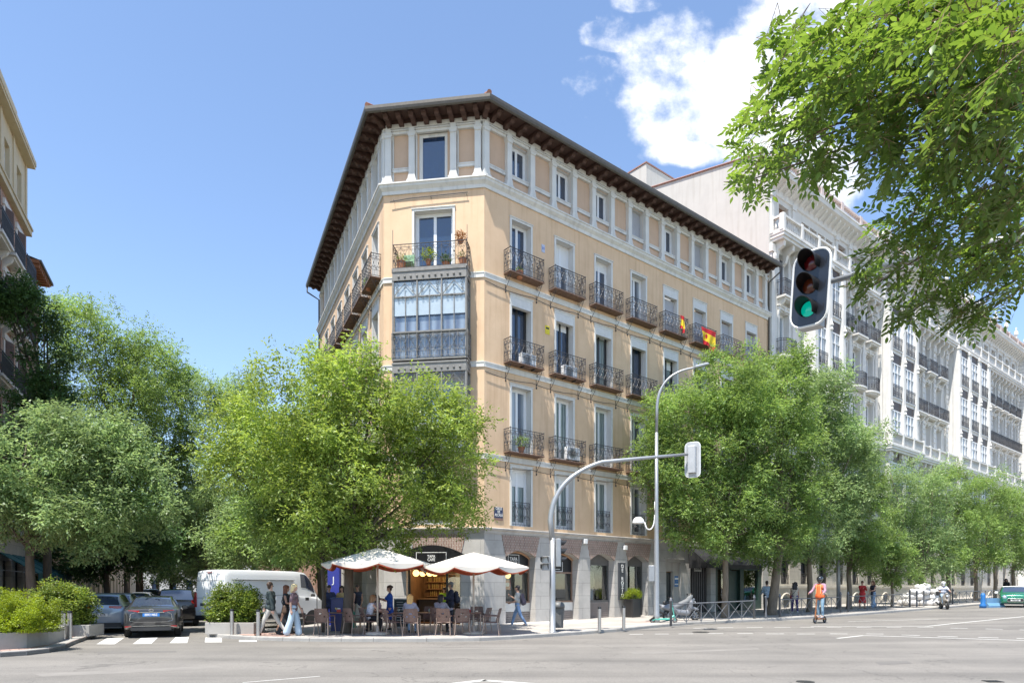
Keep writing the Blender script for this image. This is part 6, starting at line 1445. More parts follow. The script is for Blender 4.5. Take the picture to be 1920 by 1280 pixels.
for (px,py,f,lab) in ((609,1190,12,'empty brown cafe chair with its back to the road, second from the left end'),(583,1188,75,'empty brown cafe chair seen from the side, leftmost of all'),(664,1189,40,'dark shaded cafe chair left of the seated woman in white'),(692,1188,60,'cafe chair the woman in the white top sits on'),
       (727,1186,250,'cafe chair of the dark haired woman facing the road'),(735,1190,60,'cafe chair between the parasol pole and the blonde sitter'),(772,1191,0,'cafe chair carrying the blonde sitter, back to the road'),(826,1187,30,'cafe chair of the dark haired sitter in the grey shirt'),(836,1190,15,'empty cafe chair just right of the sitter in the grey shirt'),
       (866,1190,-8,'empty cafe chair with its back to the road left of the right parasol pole'),(903,1187,290,'empty cafe chair facing left, just right of the right parasol pole'),(921,1190,275,'rightmost empty cafe chair, turned to the left'),(893,1183,180,'empty cafe chair behind the table at the right parasol'),(640,1182,180,'empty cafe chair behind the leftmost table'),(800,1183,200,'empty cafe chair behind the middle table')):
 place_chair(px,py,f,lab)
def table(px,py,label,rot=0,w=.72):
 p=gp(px,py,0);t=thing('cafe_table',label,'table',tuple(p),rot,'square cafe tables');mb=MB();mb.bbox(-w/2,w/2,-w/2,w/2,.71,.74,.02);mb.build('table_top',mat('table_brown',(.20,.11,.075),.45,(.15,.085,.06),scale=5),t)
 for sx in (-1,1):
  for sy in (-1,1):mb=MB();mb.bbox(sx*(w/2-.05)-.02,sx*(w/2-.05)+.02,sy*(w/2-.05)-.02,sy*(w/2-.05)+.02,0,.71,.004);mb.build('leg',M['alu'],t)
 return t
tb=[table(630,1186,'leftmost cafe table with a napkin holder, before the tree trunk',R(5)),table(708,1184,'cafe table beside the left parasol pole',R(10)),table(755,1187,'cafe table left of the blonde sitter',R(3)),table(800,1186,'middle cafe table right of the blonde sitter'),table(884,1187,'rightmost cafe table, under the right parasol',R(4))]
for k,(t_,dx,col,lab) in enumerate(((tb[0],.1,(.55,.04,.02),'red and white napkin holder on the leftmost table'),(tb[4],-.1,(.55,.03,.02),'red napkin holder on the rightmost table'),(tb[2],.12,(.5,.04,.03),'red napkin holder on the table left of the blonde sitter'))):
 l=t_.location;n_=thing('napkin_holder',lab,'napkin holder',(l.x+dx,l.y,l.z+.74),R(20));mb=MB();mb.bbox(-.07,.07,-.05,.05,0,.11,.01);mb.build('box',mat('napkin_red%d' % k,col,.4),n_);mb=MB();mb.box(-.05,.05,-.035,.035,.11,.15);mb.build('napkins',M['white'],n_)
for k,(t_,dx,dy) in enumerate(((tb[1],-.1,.1),(tb[3],.1,-.1),(tb[2],-.15,0.))):
 l=t_.location;n_=thing('drinking_glass','clear glass standing on '+('the table by the left parasol pole','the middle cafe table','the table left of the blonde sitter')[k],'glass',(l.x+dx,l.y+dy,l.z+.74));mb=MB();mb.lathe([(.028,0),(.035,.13),(.032,.13),(.025,.01)],10);mb.build('glass',shop_glass,n_)
p=gp(627,1184,0)+Vector((0,.5,0));t=thing('blue_stand','tall dark blue service stand with a gold emblem between the two tree trunks','stand',tuple(p),R(4))
mb=MB();mb.bbox(-.23,.23,-.2,.2,0,1.22,.02);mb.build('body',mat('stand_blue',(.01,.022,.16),.35,(.008,.018,.12)),t);mb=MB();mb.bbox(-.25,.25,-.22,.22,1.22,1.25,.01);mb.build('top',mat('stand_top',(.05,.09,.25),.4),t)
mb=MB();mb.prism([(-.07,.02),(.0,-.05),(.07,.02),(.04,.06),(.0,.03),(-.04,.06)],-.215,-.205,'y');mb.M=None;e=mb.build('emblem',mat('emblem_gold',(.55,.42,.12),.4),t,(0,0,.83))
p=gp(748,1181,0)+Vector((0,.8,0));t=thing('menu_board','black pavement menu board with a pale frame, right of the waitress in blue','menu board',tuple(p),R(0))
mb=MB();mb.box(-.3,.3,-.02,0,.1,1.15);mb.build('board',mat('chalkboard',(.03,.045,.05),.6),t);mb=MB()
for q in ((-.33,-.3,.02,1.2),(.3,.33,.02,1.2),(-.3,.3,1.15,1.2),(-.3,.3,.05,.1)):mb.box(q[0],q[1],-.035,.01,q[2],q[3])
mb.tube([(-.3,0,1.15),(-.3,.4,0)],.015,5);mb.tube([(.3,0,1.15),(.3,.4,0)],.015,5);mb.build('frame',mat('pale_frame',(.45,.45,.44),.5),t)
mb=MB();rr_=random.Random(3)
for k in range(9):mb.box(-.22,-.22+rr_.uniform(.2,.42),-.024,-.02,1.05-k*.1,1.065-k*.1)
mb.build('chalk_lines',M['letter'],t)
p=at(618,29.0);t=thing('blue_totem','tall blue panel with a white letter standing behind the tree trunks','sign',(p.x+.05,p.y+.6,0),RZL+R(60));mb=MB();mb.bbox(-.27,.27,-.12,.12,0,2.5,.02);mb.build('panel',mat('totem_blue',(.03,.04,.30),.4),t);lettering('J',.4,M['letter'],t,(.0,-.125,1.95));mb=MB();mb.bbox(-.27,.0,-.1,.1,2.5,2.75,.02);mb.build('orange_top',mat('totem_orange',(.8,.12,.02),.4),t)
b=at(606,24.8);tree('slim young tree left of the blue stand, crown joining the lime green tree',b,[pb(560,1000,60,45,25.0),pb(600,960,60,60,25.2),pb(520,960,50,50,25.2)],'mid',16000,.14,88,.085,fork=2.9,rcl=.45,limbs=6)
rs_=random.Random(5);sm=mat('sack_white',(.60,.58,.56),.85,(.48,.47,.45),scale=6)
mb=MB();capsule(mb,(-.18,0,.2),(.18,0,.2),.2,.19);capsule(mb,(.0,.05,.24),(.05,-.05,.3),.17,.12);capsule(mb,(.2,0,.3),(.27,0,.4),.06,.09);sackm=remesh(mb,.03,sm,'sack',it=4)
base=street(s_of_px(1733,5.6),5.6);sack_lab=[]
k=0;rows=[(0,6),(.36,5),(.72,4),(1.05,2)]
for ri,(z,n) in enumerate(rows):
 for i in range(n):
  for dpt in (0,1) if ri<2 else (0,):
   o=bpy.data.objects.new('rubble_sack',sackm);COL.objects.link(o);o.location=(base.x+(i-(n-1)/2)*.46+rs_.uniform(-.06,.06),base.y+dpt*.5+rs_.uniform(-.08,.08),base.z+z);o.rotation_euler=(rs_.uniform(-.15,.15),rs_.uniform(-.15,.15),rs_.uniform(0,6.28));sc_=rs_.uniform(.95,1.15);o.scale=(sc_,sc_,sc_)
   side='in front' if dpt==0 else 'at the back';tier=('bottom tier','second tier','third tier','very top')[ri];nth=('leftmost','second from left','third from left','fourth from left','fifth from left','rightmost')[i if i<n-1 else 5]
   tag(o,f'white rubble sack, {nth} {side}, {tier} of the pile','sack','pile of white rubble sacks')
b=gp(1862,1138,-.12);t=thing('road_barrier','pale blue plastic road barrier left of the green car','barrier',tuple(b),RZR-R(20));mb=MB();mb.prism([(-.28,0),(.28,0),(.28,.12),(.12,.3),(.1,.62),(-.1,.62),(-.12,.3),(-.28,.12)],-.75,.75,'x')
bmat=mat('barrier_blue',(.10,.22,.38),.5,(.15,.28,.42),scale=3);mb.build('barrier_block',bmat,t);
b=gp(1843,1139,-.12);t=thing('blue_post','bulging blue plastic post at the left end of the blue barrier','post',tuple(b));mb=MB();mb.lathe([(.2,0),(.2,.2),(.13,.3),(.17,.5),(.12,.62),(.16,.8),(.1,.95),(.01,1.0)],12);mb.build('post',mat('post_blue',(.02,.15,.42),.5),t,smooth=True)
def flag(face,x,z,w,h,label,fold=False):
 t=thing('flag',label,'flag',tuple(wpos(face,x,-.55,z)),FLOC[face][1]);n=16;m_=12;V=[];F=[];mi=[]
 for j in range(m_+1):
  for i in range(n+1):
   u,v=i/n,j/m_;sk=.22*v*(1-u) if not fold else 0;V.append((u*w*(1-.1*v)+sk,-.04*math.sin(u*11+v*4)*(.3+v),-v*h*(1-.25*(1-u))+.05*math.sin(u*7)*v))
 for j in range(m_):
  for i in range(n):F.append((j*(n+1)+i,j*(n+1)+i+1,(j+1)*(n+1)+i+1,(j+1)*(n+1)+i));mi.append(0 if (j<3 or j>=9) else 1)
 obj('cloth',fast_mesh('cloth',np.array(V),np.array(F),[mat('flag_red',(.55,.012,.018),.8),mat('flag_yellow',(.80,.55,.015),.8)],np.array(mi),True),t)
 if not fold:mb=MB();mb.prism([(.3,-.42),(.42,-.36),(.5,-.44),(.48,-.58),(.38,-.66),(.3,-.56)],-.075,-.068,'y');mb.build('crest',MATS['flag_red'],t)
 return t
flag('R',WX[5]-.05,ZB4+1.05,1.45,1.25,'red and yellow striped flag draped over the sixth balcony of the top balcony row');flag('R',WX[4]+.75,ZB4+1.2,.36,.95,'small rolled red and yellow flag hanging on the fifth balcony of the top balcony row',True)
M['terracotta']=mat('terracotta',(.42,.17,.08),.8,(.34,.14,.07),scale=8)
def pot(face,x,y,z,label,r=.14,h=.24,plant='bay',ph=.3,n=500,seed=1,orange=False):
 c=wpos(face,x,y,z);t=thing('potted_plant',label,'potted plant',tuple(c));mb=MB();mb.lathe([(r*.7,0),(r,h),(r*1.08,h),(r*1.08,h+.03),(r*.9,h+.03)],12);mb.build('pot',M['terracotta'],t)
 rs=np.random.default_rng(seed);C=np.array([[0,0,h+ph*.5]]);V,F=leaf_cloud(rs,C,np.array([ph*.62]),n,.07,0,.5,3);obj('foliage',fast_mesh('foliage',V,F,LM[plant] if not orange else M['dryleaf']),t);return t
M['dryleaf']=mat('dry_leaves',(.42,.18,.05),.8)
pot('R',WX[0]+.25,-.28,ZB4,'small terracotta pot on the first balcony of the top balcony row',.17,.3,seed=1,n=160,ph=.2)
pot('C',3.62,-.52,ZB4+.95,'dry orange flowers at the right corner of the balcony over the oriel',.14,.12,ph=.34,n=420,seed=2,orange=True);pot('C',.95,-.42,ZB4-.05,'terracotta pot at the left end of the balcony over the oriel',.2,.4,n=200,seed=3);pot('C',2.2,-.5,ZB4+.1,'yellow-green plant in the middle of the balcony over the oriel',.12,.2,'box',.5,600,4);pot('C',2.95,-.4,ZB4-.05,'low dark green plant right of centre on the balcony over the oriel',.16,.24,'deep',.34,500,5);pot('C',3.7,-.45,ZB4-.05,'terracotta pot on the floor at the right end of the balcony over the oriel',.17,.34,n=150,seed=8)
t=thing('green_balcony_chair','pale green slatted chair at the left of the balcony over the oriel','chair',tuple(wpos('C',1.2,-.25,ZB4-.05)),RZC);gm=mat('pale_green',(.30,.48,.30),.5);mb=MB();[mb.box(-.25,.25,.1+.02*k,.13+.02*k,.45+.09*k,.52+.09*k) for k in range(5)];mb.build('backrest',gm,t);mb=MB();mb.bbox(-.25,.25,-.2,.2,.4,.44,.01);mb.build('seat',gm,t)
for sx in (-.22,.22):
 for sy in (-.17,.17):mb=MB();mb.tube([(sx,sy,0),(sx,sy,.42)],.015,5);mb.build('leg',gm,t)
def ac(face,x,z,label):
 t=thing('air_conditioner',label,'air conditioner',tuple(wpos(face,x,-.25,z)),FLOC[face][1],'air conditioning units on the balconies');mb=MB();mb.bbox(-.42,.42,-.14,.14,.06,.66,.02);mb.build('casing',M['pvc'],t)
 mb=MB();[mb.lathe([(rr,0),(rr,.012),(rr-.015,.012)],20) for rr in (.24,.17,.1)];o=mb.build('fan_grille',M['metal'],t,(-.12,-.145,.36));o.rotation_euler=(R(90),0,0)
 mb=MB();[MB().box(q_,q_+.05,-.12,.12,0,.06).build('foot',M['black'],t) for q_ in (-.35,.3)]
ac('R',WX[0]+.75,ZB3,'white air conditioner on the first balcony of the middle balcony row');ac('R',WX[1]+.65,ZB3,'white air conditioner on the second balcony of the middle balcony row');ac('R',WX[1]+.85,ZB2+.14,'white air conditioner on the second balcony of the lowest balcony row')
pot('R',WX[0]+.35,-.28,ZB2+.13,'leafy green plant on the first balcony of the lowest balcony row',.15,.25,'mid',.55,500,6);pot('L',WLs[0]+.3,-.3,ZB4,'small pot on the nearest side street balcony of the top row',.15,.25,'mid',.3,200,7)
def garment(loc,rz,label,col,h=1.1,w=.42,legs=None):
 t=thing('hanging_dress',label,'garment',tuple(loc),rz);mb=MB();n=14;V=[(0,0,0)]
 prof=[(.06,0),(.2,-.06),(w*.5,-.16),(w*.36,-.4),(w*.5,-.8),(w*.62,-h)]
 vs=[];
 for r,z in prof:
  for k in range(n):a=2*math.pi*k/n;q=1+.07*math.sin(a*5+z*3);vs.append((r*q*math.cos(a),r*.45*q*math.sin(a),z))
 fs=[(i*n+k,i*n+(k+1) % n,i*n+n+(k+1) % n,i*n+n+k) for i in range(len(prof)-1) for k in range(n)];mb.add(vs,fs);mb.build('dress',mat('cloth_'+label[:6],col,.9,tuple(c*.75 for c in col),scale=12),t,smooth=True)
 for sx in (-1,1):mb=MB();mb.tube([(sx*.16,0,-.08),(sx*.27,0,-.5),(sx*.25,-.02,-.8)],[.07,.06,.05],7);mb.build('sleeve',MATS['cloth_'+label[:6]],t,smooth=True)
 mb=MB();mb.tube([(0,0,.0),(0,0,.6)],.006,4);mb.build('hanger',M['metal'],t)
 if legs:mb=MB();mb.tube([(-.05,0,-h+.1),(-.06,0,-h-1.0)],[.12,.14],8);mb.tube([(.07,0,-h+.1),(.08,0,-h-1.0)],[.12,.14],8);mb.build('trousers',mat('cloth_pale',legs,.9),t,smooth=True)
garment(wpos('R',7.42,RD+.25,2.5),RZR,'cream embroidered dress over pale trousers hanging in the dress shop window',(.50,.44,.30),1.0,legs=(.45,.47,.5));garment(wpos('R',10.0,RD+.6,1.75),RZR,'white dress glimpsed inside the open shop with the vertical sign',(.55,.54,.5),.9)
t=thing('orange_chair','orange chair glimpsed low in the dress shop window','chair',tuple(wpos('R',6.95,RD+.8,.6)),RZR);om=mat('orange_seat',(.65,.10,.03),.5);mb=MB();mb.bbox(-.22,.22,-.2,.2,.4,.46,.02);mb.build('seat',om,t);mb=MB();mb.bbox(-.22,.22,.17,.21,.46,.95,.02);mb.build('backrest',om,t)
for sx in (-.18,.18):
 for sy in (-.16,.16):mb=MB();mb.tube([(sx,sy,0),(sx,sy,.42)],.015,5);mb.build('leg',M['black'],t)
t=thing('roof_aerial','thin television aerial on the eave of the ochre building','aerial',tuple(wpos('R',9.0,.6,22.6)));mb=MB();mb.tube([(0,0,0),(.0,0,1.1)],.015,4);mb.tube([(-.5,0,.8),(.4,0,1.1)],.01,4)
for k in range(6):mb.tube([(-.45+k*.16,-.2,.82+k*.054),(-.45+k*.16,.2,.82+k*.054)],.007,3)
mb.build('antenna',M['metal'],t)
#================================================================vehicles
def car_mats(key,col,rough=.25,metal=.35,col2=None):return mat('paint_'+key,col,rough,col2 or tuple(c*.92 for c in col),coat=.8,metal=metal,scale=.7)
M['carglass']=mat('car_glass_sky_tint',(.03,.045,.075),.04,(.05,.06,.09),coat=1.,spec=.9,scale=1.)  # bluish base carries a painted reflection of the sky
M['tyre']=mat('tyre',(.02,.02,.02),.85,(.03,.03,.03));M['rim']=mat('rim',(.35,.36,.37),.35,metal=.7);M['darkplastic']=mat('dark_plastic',(.03,.03,.032),.6)
M['tail']=mat('tail_lamp',(.36,.008,.01),.2,coat=.8);M['chrome']=mat('chrome',(.6,.6,.6),.15,metal=.95);M['headl']=mat('head_lamp',(.5,.52,.54),.12,coat=.6,spec=.9)
def cr(xs,ys,x):
 """monotone-ish interpolation with smooth ends"""
 if x<=xs[0]:return ys[0]
 if x>=xs[-1]:return ys[-1]
 i=max(k for k in range(len(xs)) if xs[k]<=x);h=xs[i+1]-xs[i];t=(x-xs[i])/h
 d=[(ys[k+1]-ys[k])/(xs[k+1]-xs[k]) for k in range(len(xs)-1)]
 def sl(k):
  if k==0:return d[0]
  if k==len(xs)-1:return d[-1]
  return 0 if d[k-1]*d[k]<=0 else 2*d[k-1]*d[k]/(d[k-1]+d[k])
 return (2*t**3-3*t**2+1)*ys[i]+(t**3-2*t**2+t)*h*sl(i)+(-2*t**3+3*t**2)*ys[i+1]+(t**3-t**2)*h*sl(i+1)
def chaikin(p,k=2):
 for _ in range(k):
  q=[p[0]]
  for a,b in zip(p[:-1],p[1:]):q+=[(a[0]*.75+b[0]*.25,a[1]*.75+b[1]*.25),(a[0]*.25+b[0]*.75,a[1]*.25+b[1]*.75)]
  p=q+[p[-1]]
 return p
class Car:
 """lofted car body. x runs from the rear (0) to the front (L); each station: x, zb, zbelt, ztop, w_low, w_belt, w_top"""
 def __init__(s,st,n=44):
  xs=[q[0] for q in st];s.L=xs[-1];s.us=sorted(set([xs[0]+(xs[-1]-xs[0])*i/n for i in range(n+1)]+xs));s.rings=[]
  for x in s.us:
   zb,zl,zt,wl,wb,wt=[cr(xs,[q[k] for q in st],x) for k in range(1,7)];zm=zb+(zl-zb)*.5;cabin =zt-zl
   half=[(0,zb),(wl*.92,zb),(wl,zb+.1),(max(wl,wb)*1.0,zm),(wb,zl-.02),(wb-.02-.02*(cabin >.08),zl+.01),(wt+.0,zt-.035-.0),(wt*.86,zt),(0,zt+.015)]
   r=chaikin(half,2);s.rings.append([Vector((x,-y,z)) for y,z in r])
  s.m=len(s.rings[0])
 def pt(s,i,j,side,off=0.):
  p=s.rings[i][j];q=Vector((p.x,p.y*(1 if side<0 else -1),p.z))
  if off:
   a=s.rings[min(i+1,len(s.rings)-1)][j]-s.rings[max(i-1,0)][j];b=s.rings[i][min(j+1,s.m-1)]-s.rings[i][max(j-1,0)];n=a.cross(b)
   if n.length>1e-9:
    n.normalize();c=Vector((p.x,0,.7))
    if n.dot(p-c)<0:n=-n
    q=q+Vector((n.x,n.y*(1 if side<0 else -1),n.z))*off
  return q
 def body(s,m,parent):
  mb=MB();N=len(s.rings);
  for side in (-1,1):
   vs=[s.pt(i,j,side) for i in range(N) for j in range(s.m)];mb.add(vs,[(i*s.m+j,i*s.m+j+1,(i+1)*s.m+j+1,(i+1)*s.m+j) for i in range(N-1) for j in range(s.m-1)])
  for i in (0,N-1):
   L_=[s.pt(i,j,-1) for j in range(s.m)]+[s.pt(i,j,1) for j in reversed(range(1,s.m-1))];mb.add(L_,[tuple(range(len(L_)))])
  o=mb.build('body',m,parent)
  bm=bmesh.new();bm.from_mesh(o.data);bmesh.ops.remove_doubles(bm,verts=bm.verts,dist=.0008);bmesh.ops.recalc_face_normals(bm,faces=bm.faces);bm.to_mesh(o.data);bm.free();smooth_angle(o,38);return o
 def near(s,x):return min(range(len(s.us)),key=lambda i:abs(s.us[i]-x))
 def patch(s,name,x0,x1,j0,j1,m,parent,off=.006,sides=(-1,1),keep=None):
  """a skin patch following the body between two x and two ring positions (0..1)"""
  i0,i1=s.near(x0),s.near(x1);a,b=int(j0*(s.m-1)+.5),int(j1*(s.m-1)+.5);mb=MB();w=b-a+1
  for side in sides:
   vs=[s.pt(i,j,side,off) for i in range(i0,i1+1) for j in range(a,b+1)]
   fs=[(i*w+j,i*w+j+1,(i+1)*w+j+1,(i+1)*w+j) for i in range(i1-i0) for j in range(w-1) if keep is None or keep(s.us[i0+i],a+j)]
   mb.add(vs,fs)
  o=mb.build(name,m,parent,smooth=True);return o
def wheel(parent,x,y,r=.33,w=.22,side=-1,name='wheel'):
 g=empty(name,(x,y,r),0,parent);reg(g);mb=MB();n=24
 prof=[(r*.62,-w/2),(r*.9,-w/2),(r,-w/2+.03),(r,w/2-.03),(r*.9,w/2),(r*.62,w/2)]
 vs=[(q*math.cos(2*math.pi*k/n),z,q*math.sin(2*math.pi*k/n)) for q,z in prof for k in range(n)]
 mb.add(vs,[(i*n+k,i*n+(k+1) % n,(i+1)*n+(k+1) % n,(i+1)*n+k) for i in range(5) for k in range(n)]);mb.build('tyre',M['tyre'],g,smooth=True)
 mb=MB();yo=w/2*side*1.0
 for k in range(5):
  a=2*math.pi*k/5;c,s_=math.cos(a),math.sin(a);t=Vector((-s_,0,c))
  p=[Vector((c*.05,yo,s_*.05))+t*.05,Vector((c*r*.62,yo,s_*r*.62))+t*.035,Vector((c*r*.62,yo,s_*r*.62))-t*.035,Vector((c*.05,yo,s_*.05))-t*.05]
  mb.add(p+[q-Vector((0,.03*side,0)) for q in p],[(0,1,2,3),(7,6,5,4),(0,4,5,1),(2,6,7,3)])
 mb.add([(r*q*math.cos(2*math.pi*k/n),yo-.01*side,r*q*math.sin(2*math.pi*k/n)) for q in (.56,.65) for k in range(n)],[(k,(k+1) % n,n+(k+1) % n,n+k) for k in range(n)])
 mb.build('rim',M['rim'],g);mb=MB();mb.add([(r*.6*math.cos(2*math.pi*k/n),yo-.07*side,r*.6*math.sin(2*math.pi*k/n)) for k in range(n)],[tuple(range(n))]);mb.build('brake_disc',M['darkplastic'],g);return g
def arches(car,parent,xs,r=.33):
 n=20
 for x in xs:
  i=car.near(x)
  for sg in (-1,1):
   mb=MB();yy=max(-p.y for p in car.rings[i])*sg;R_=r+.055
   mb.add([(x+R_*math.cos(math.pi*k/n),yy*1.004,r+R_*math.sin(math.pi*k/n)) for k in range(n+1)]+[(x+R_,yy*1.004,.14),(x-R_,yy*1.004,.14)],[tuple(list(range(n+1))+[n+2,n+1])]);mb.build('wheel_arch',M['darkplastic'],parent)
def vehicle(name,label,cat,rear_px,D,head,group=None,at_rear=True,off=-.12):
 """empty at the rear bumper's centre; head = azimuth (0 away from the camera, 90 right)"""
 p=at(rear_px,D,off);a=R(90-head);return thing(name,label,cat,tuple(p),a,group)
def plate(parent,x,z,front,txt,col,tcol,w=.52,tag_='plate'):
 mb=MB();mb.box(-w/2,w/2,-.01,0,-.055,.055);o=mb.build('number_plate',col,parent,(x,0,z),R(90 if front else -90));lettering(txt,.115,tcol,o,(0,-.012,-.0),xs=.8,bold=.002);return o
M['plateblue']=mat('plate_taxi_blue',(.02,.20,.60),.4);M['platewhite']=mat('plate_white',(.7,.7,.68),.4)
def sedan(t,paint,plate_txt='',pl='blue',L=4.63,W_=.89,H=1.435,tailname='tail_light',dark=False,kind='sedan'):
 if kind=='sedan':
  st=[(0.0,.38,.86,.90,.72,.70,.60),(.06,.30,.95,1.00,.80,.80,.70),(.34,.26,.98,1.05,W_-.02,.86,.74),(.55,.24,.98,1.12,W_,.88,.70),(1.02,.22,.98,1.37,W_,.885,.60),(1.7,.20,.96,H,W_,.885,.585),(2.5,.20,.95,H-.005,W_,.885,.60),(2.95,.20,.93,1.33,W_,.88,.62),(3.55,.2,.90,.98,W_,.87,.70),(4.2,.22,.82,.86,W_-.02,.83,.62),(4.5,.26,.70,.73,.80,.74,.5),(L,.32,.56,.58,.66,.62,.4)]
 elif kind=='hatch':
  L=4.3;st=[(0.0,.38,.88,.94,.72,.72,.64),(.05,.30,.98,1.08,.80,.82,.70),(.25,.26,1.02,1.30,W_-.02,.86,.62),(.55,.24,1.02,H-.03,W_,.88,.60),(1.2,.22,.99,H+.02,W_,.885,.61),(2.2,.20,.96,H,W_,.885,.61),(2.75,.20,.94,1.32,W_,.88,.62),(3.25,.2,.92,1.02,W_,.87,.70),(3.9,.22,.84,.88,W_-.02,.83,.62),(4.15,.26,.70,.73,.80,.74,.5),(L,.32,.56,.58,.66,.62,.4)]
 elif kind=='suv':
  L=4.5;st=[(0.0,.42,.95,1.02,.76,.76,.68),(.05,.34,1.08,1.2,.84,.86,.74),(.22,.3,1.12,1.46,W_+.02,.90,.68),(.5,.28,1.12,1.64,W_+.02,.92,.66),(1.3,.26,1.08,1.68,W_+.03,.92,.66),(2.3,.24,1.05,1.66,W_+.03,.92,.66),(2.9,.24,1.04,1.5,W_+.03,.91,.68),(3.3,.24,1.03,1.14,W_+.03,.9,.74),(4.0,.26,.98,1.03,W_+.01,.87,.68),(4.3,.3,.84,.88,.84,.78,.56),(L,.36,.62,.66,.7,.66,.44)]
 elif kind=='mini':
  L=3.84;W_=.86;st=[(0.0,.36,.84,.88,.70,.70,.62),(.06,.28,.96,1.1,.80,.80,.66),(.3,.25,.96,1.36,W_,.84,.62),(.9,.2,.95,1.41,W_,.86,.63),(1.9,.2,.94,1.41,W_,.86,.63),(2.35,.2,.93,1.33,W_,.86,.64),(2.78,.2,.93,1.0,W_,.85,.72),(3.3,.22,.92,.97,W_,.83,.64),(3.6,.24,.85,.91,.83,.79,.58),(3.74,.26,.76,.82,.81,.77,.56),(3.81,.28,.62,.66,.77,.72,.5),(L,.32,.50,.52,.68,.64,.44)]
 c=Car(st);xs=[q[0] for q in st];c.body(paint,t)
 J=lambda k:k
 m=c.m-1
 if kind=='sedan':side=(1.05,2.75);rear=(.46,1.02);fr_=(2.72,3.42)
 elif kind=='hatch':side=(.5,2.65);rear=(.07,.42);fr_=(2.5,3.15)
 elif kind=='suv':side=(.45,2.9);rear=(.06,.4);fr_=(2.7,3.25)
 else:side=(.35,2.35);rear=(.08,.26);fr_=(2.12,2.70)
 jb,jt,jr=.62,.76,.82
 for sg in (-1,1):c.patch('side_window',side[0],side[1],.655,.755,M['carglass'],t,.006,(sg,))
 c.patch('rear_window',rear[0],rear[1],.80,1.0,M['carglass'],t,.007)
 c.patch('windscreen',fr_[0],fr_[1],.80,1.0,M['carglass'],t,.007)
 wx={'sedan':(.98,3.68),'hatch':(.75,3.4),'suv':(.8,3.55),'mini':(.55,3.05)}[kind];r_=.35 if kind=='suv' else .315
 arches(c,t,wx,r_)
 for x in wx:
  for sg in (-1,1):wheel(t,x,sg*(W_-.10),r_,.21,sg)
 return c
def rear_lamps(t,W_,z,h=.13,depth=.1,inner=.34,zi=None,x=.0,m=None):
 for sg in (-1,1):
  mb=MB();zi_=zi if zi is not None else z;a=[(x+.16,W_-.05,z-h*.55),(x+.02,W_-.16,z-h/2),(x-.03,inner,zi_-h*.22),(x-.03,inner,zi_+h*.25),(x+.03,W_-.17,z+h/2),(x+.18,W_-.065,z+h*.45)]
  f=[(p[0],p[1]*sg,p[2]) for p in a];b=[(p[0]+.12,p[1]*sg*.98,p[2]) for p in a];n=6
  mb.add(f+b,[tuple(range(6)),tuple(reversed(range(6,12)))]+[(i,(i+1) % n,n+(i+1) % n,n+i) for i in range(n)]);mb.build('tail_light',m or M['tail'],t)
def mirror(t,x,y,z,m):
 for sg in (-1,1):mb=MB();mb.bbox(x-.06,x+.06,sg*y-.1 if sg<0 else sg*y-.1,sg*y+.1,z,z+.13,.03);mb.build('wing_mirror',m,t)
pt=car_mats('graphite',(.05,.05,.052),.28,.4);t=vehicle('grey_sedan','dark grey sedan seen from behind at the zebra crossing, with a blue number plate','car',283.5,23.6,-24.2)
sedan(t,pt);rear_lamps(t,.87,.90,.13,inner=.36,zi=.92,x=.02);mirror(t,2.95,.98,.93,pt)
plate(t,-.045,.80,False,'8892 MBZ',M['plateblue'],M['letter'])
mb=MB();mb.box(-.05,.02,-.4,.4,.875,.893);mb.tube([(-.02,-.5,.88),(-.04,-.62,.84),(-.0,-.66,.60),(-.02,-.5,.56),(-.04,0,.55),(-.02,.5,.56),(-.0,.66,.60),(-.04,.62,.84),(-.02,.5,.88)],.008,4);mb.build('chrome_strip',M['chrome'],t)
mb=MB();mb.tube([(-.0,-.78,.36),(-.03,-.55,.42),(-.03,.55,.42),(.0,.78,.36)],.012,4);mb.build('bumper_trim',M['chrome'],t)
mb=MB();mb.box(-.03,.3,-.62,.62,.26,.38);mb.build('rear_diffuser',M['darkplastic'],t)
for sg in (-1,1):mb=MB();mb.box(-.02,.06,sg*.70-.1,sg*.70+.1,.38,.42);mb.build('reflector',M['tail'],t)
mb=MB();e=[(.0,.075*math.cos(a*.628),.045*math.sin(a*.628)) for a in range(10)];mb.tube([(-.02,y,.955+z) for x,y,z in e]+[(-.02,.075,.955)],.007,4);mb.tube([(-.02,y*.5,.955+z) for x,y,z in e]+[(-.02,.037,.955)],.006,4);mb.build('badge',M['chrome'],t)
mb=MB();mb.tube([(1.5,0,1.42),(1.42,0,1.5)],.012,5);mb.build('aerial',M['black'],t)
pt2=car_mats('iceblue',(.30,.36,.44),.3,.3);t=vehicle('blue_hatchback','pale blue hatchback parked left of the grey sedan, half hidden by the photinia bush','car',187,25.6,-24,'parked cars in the side street');sedan(t,pt2,kind='hatch',H=1.5);rear_lamps(t,.87,.98,.13,inner=.30,zi=1.02);plate(t,-.03,.72,False,'4471 KTR',M['platewhite'],M['signblack']);mirror(t,2.75,.98,.96,pt2);mb=MB();mb.box(-.03,.3,-.7,.7,.26,.42);mb.build('rear_diffuser',M['darkplastic'],t)
pt3=car_mats('silver',(.40,.43,.47),.3,.4);t=vehicle('silver_hatchback','silver hatchback parked ahead of the pale blue one, with a blue wing mirror','car',215,31.5,-24,'parked cars in the side street');sedan(t,pt3,kind='hatch',H=1.48);rear_lamps(t,.87,.98,.14,inner=.5,zi=1.0);mirror(t,2.75,.98,.96,pt2)
pt4=car_mats('teal',(.03,.09,.10),.3,.3);t=vehicle('dark_teal_car','dark teal car visible between the silver hatchback and the grey sedan','car',248,38,-24,'parked cars in the side street');sedan(t,pt4,kind='hatch');rear_lamps(t,.87,.98,.14,inner=.4)
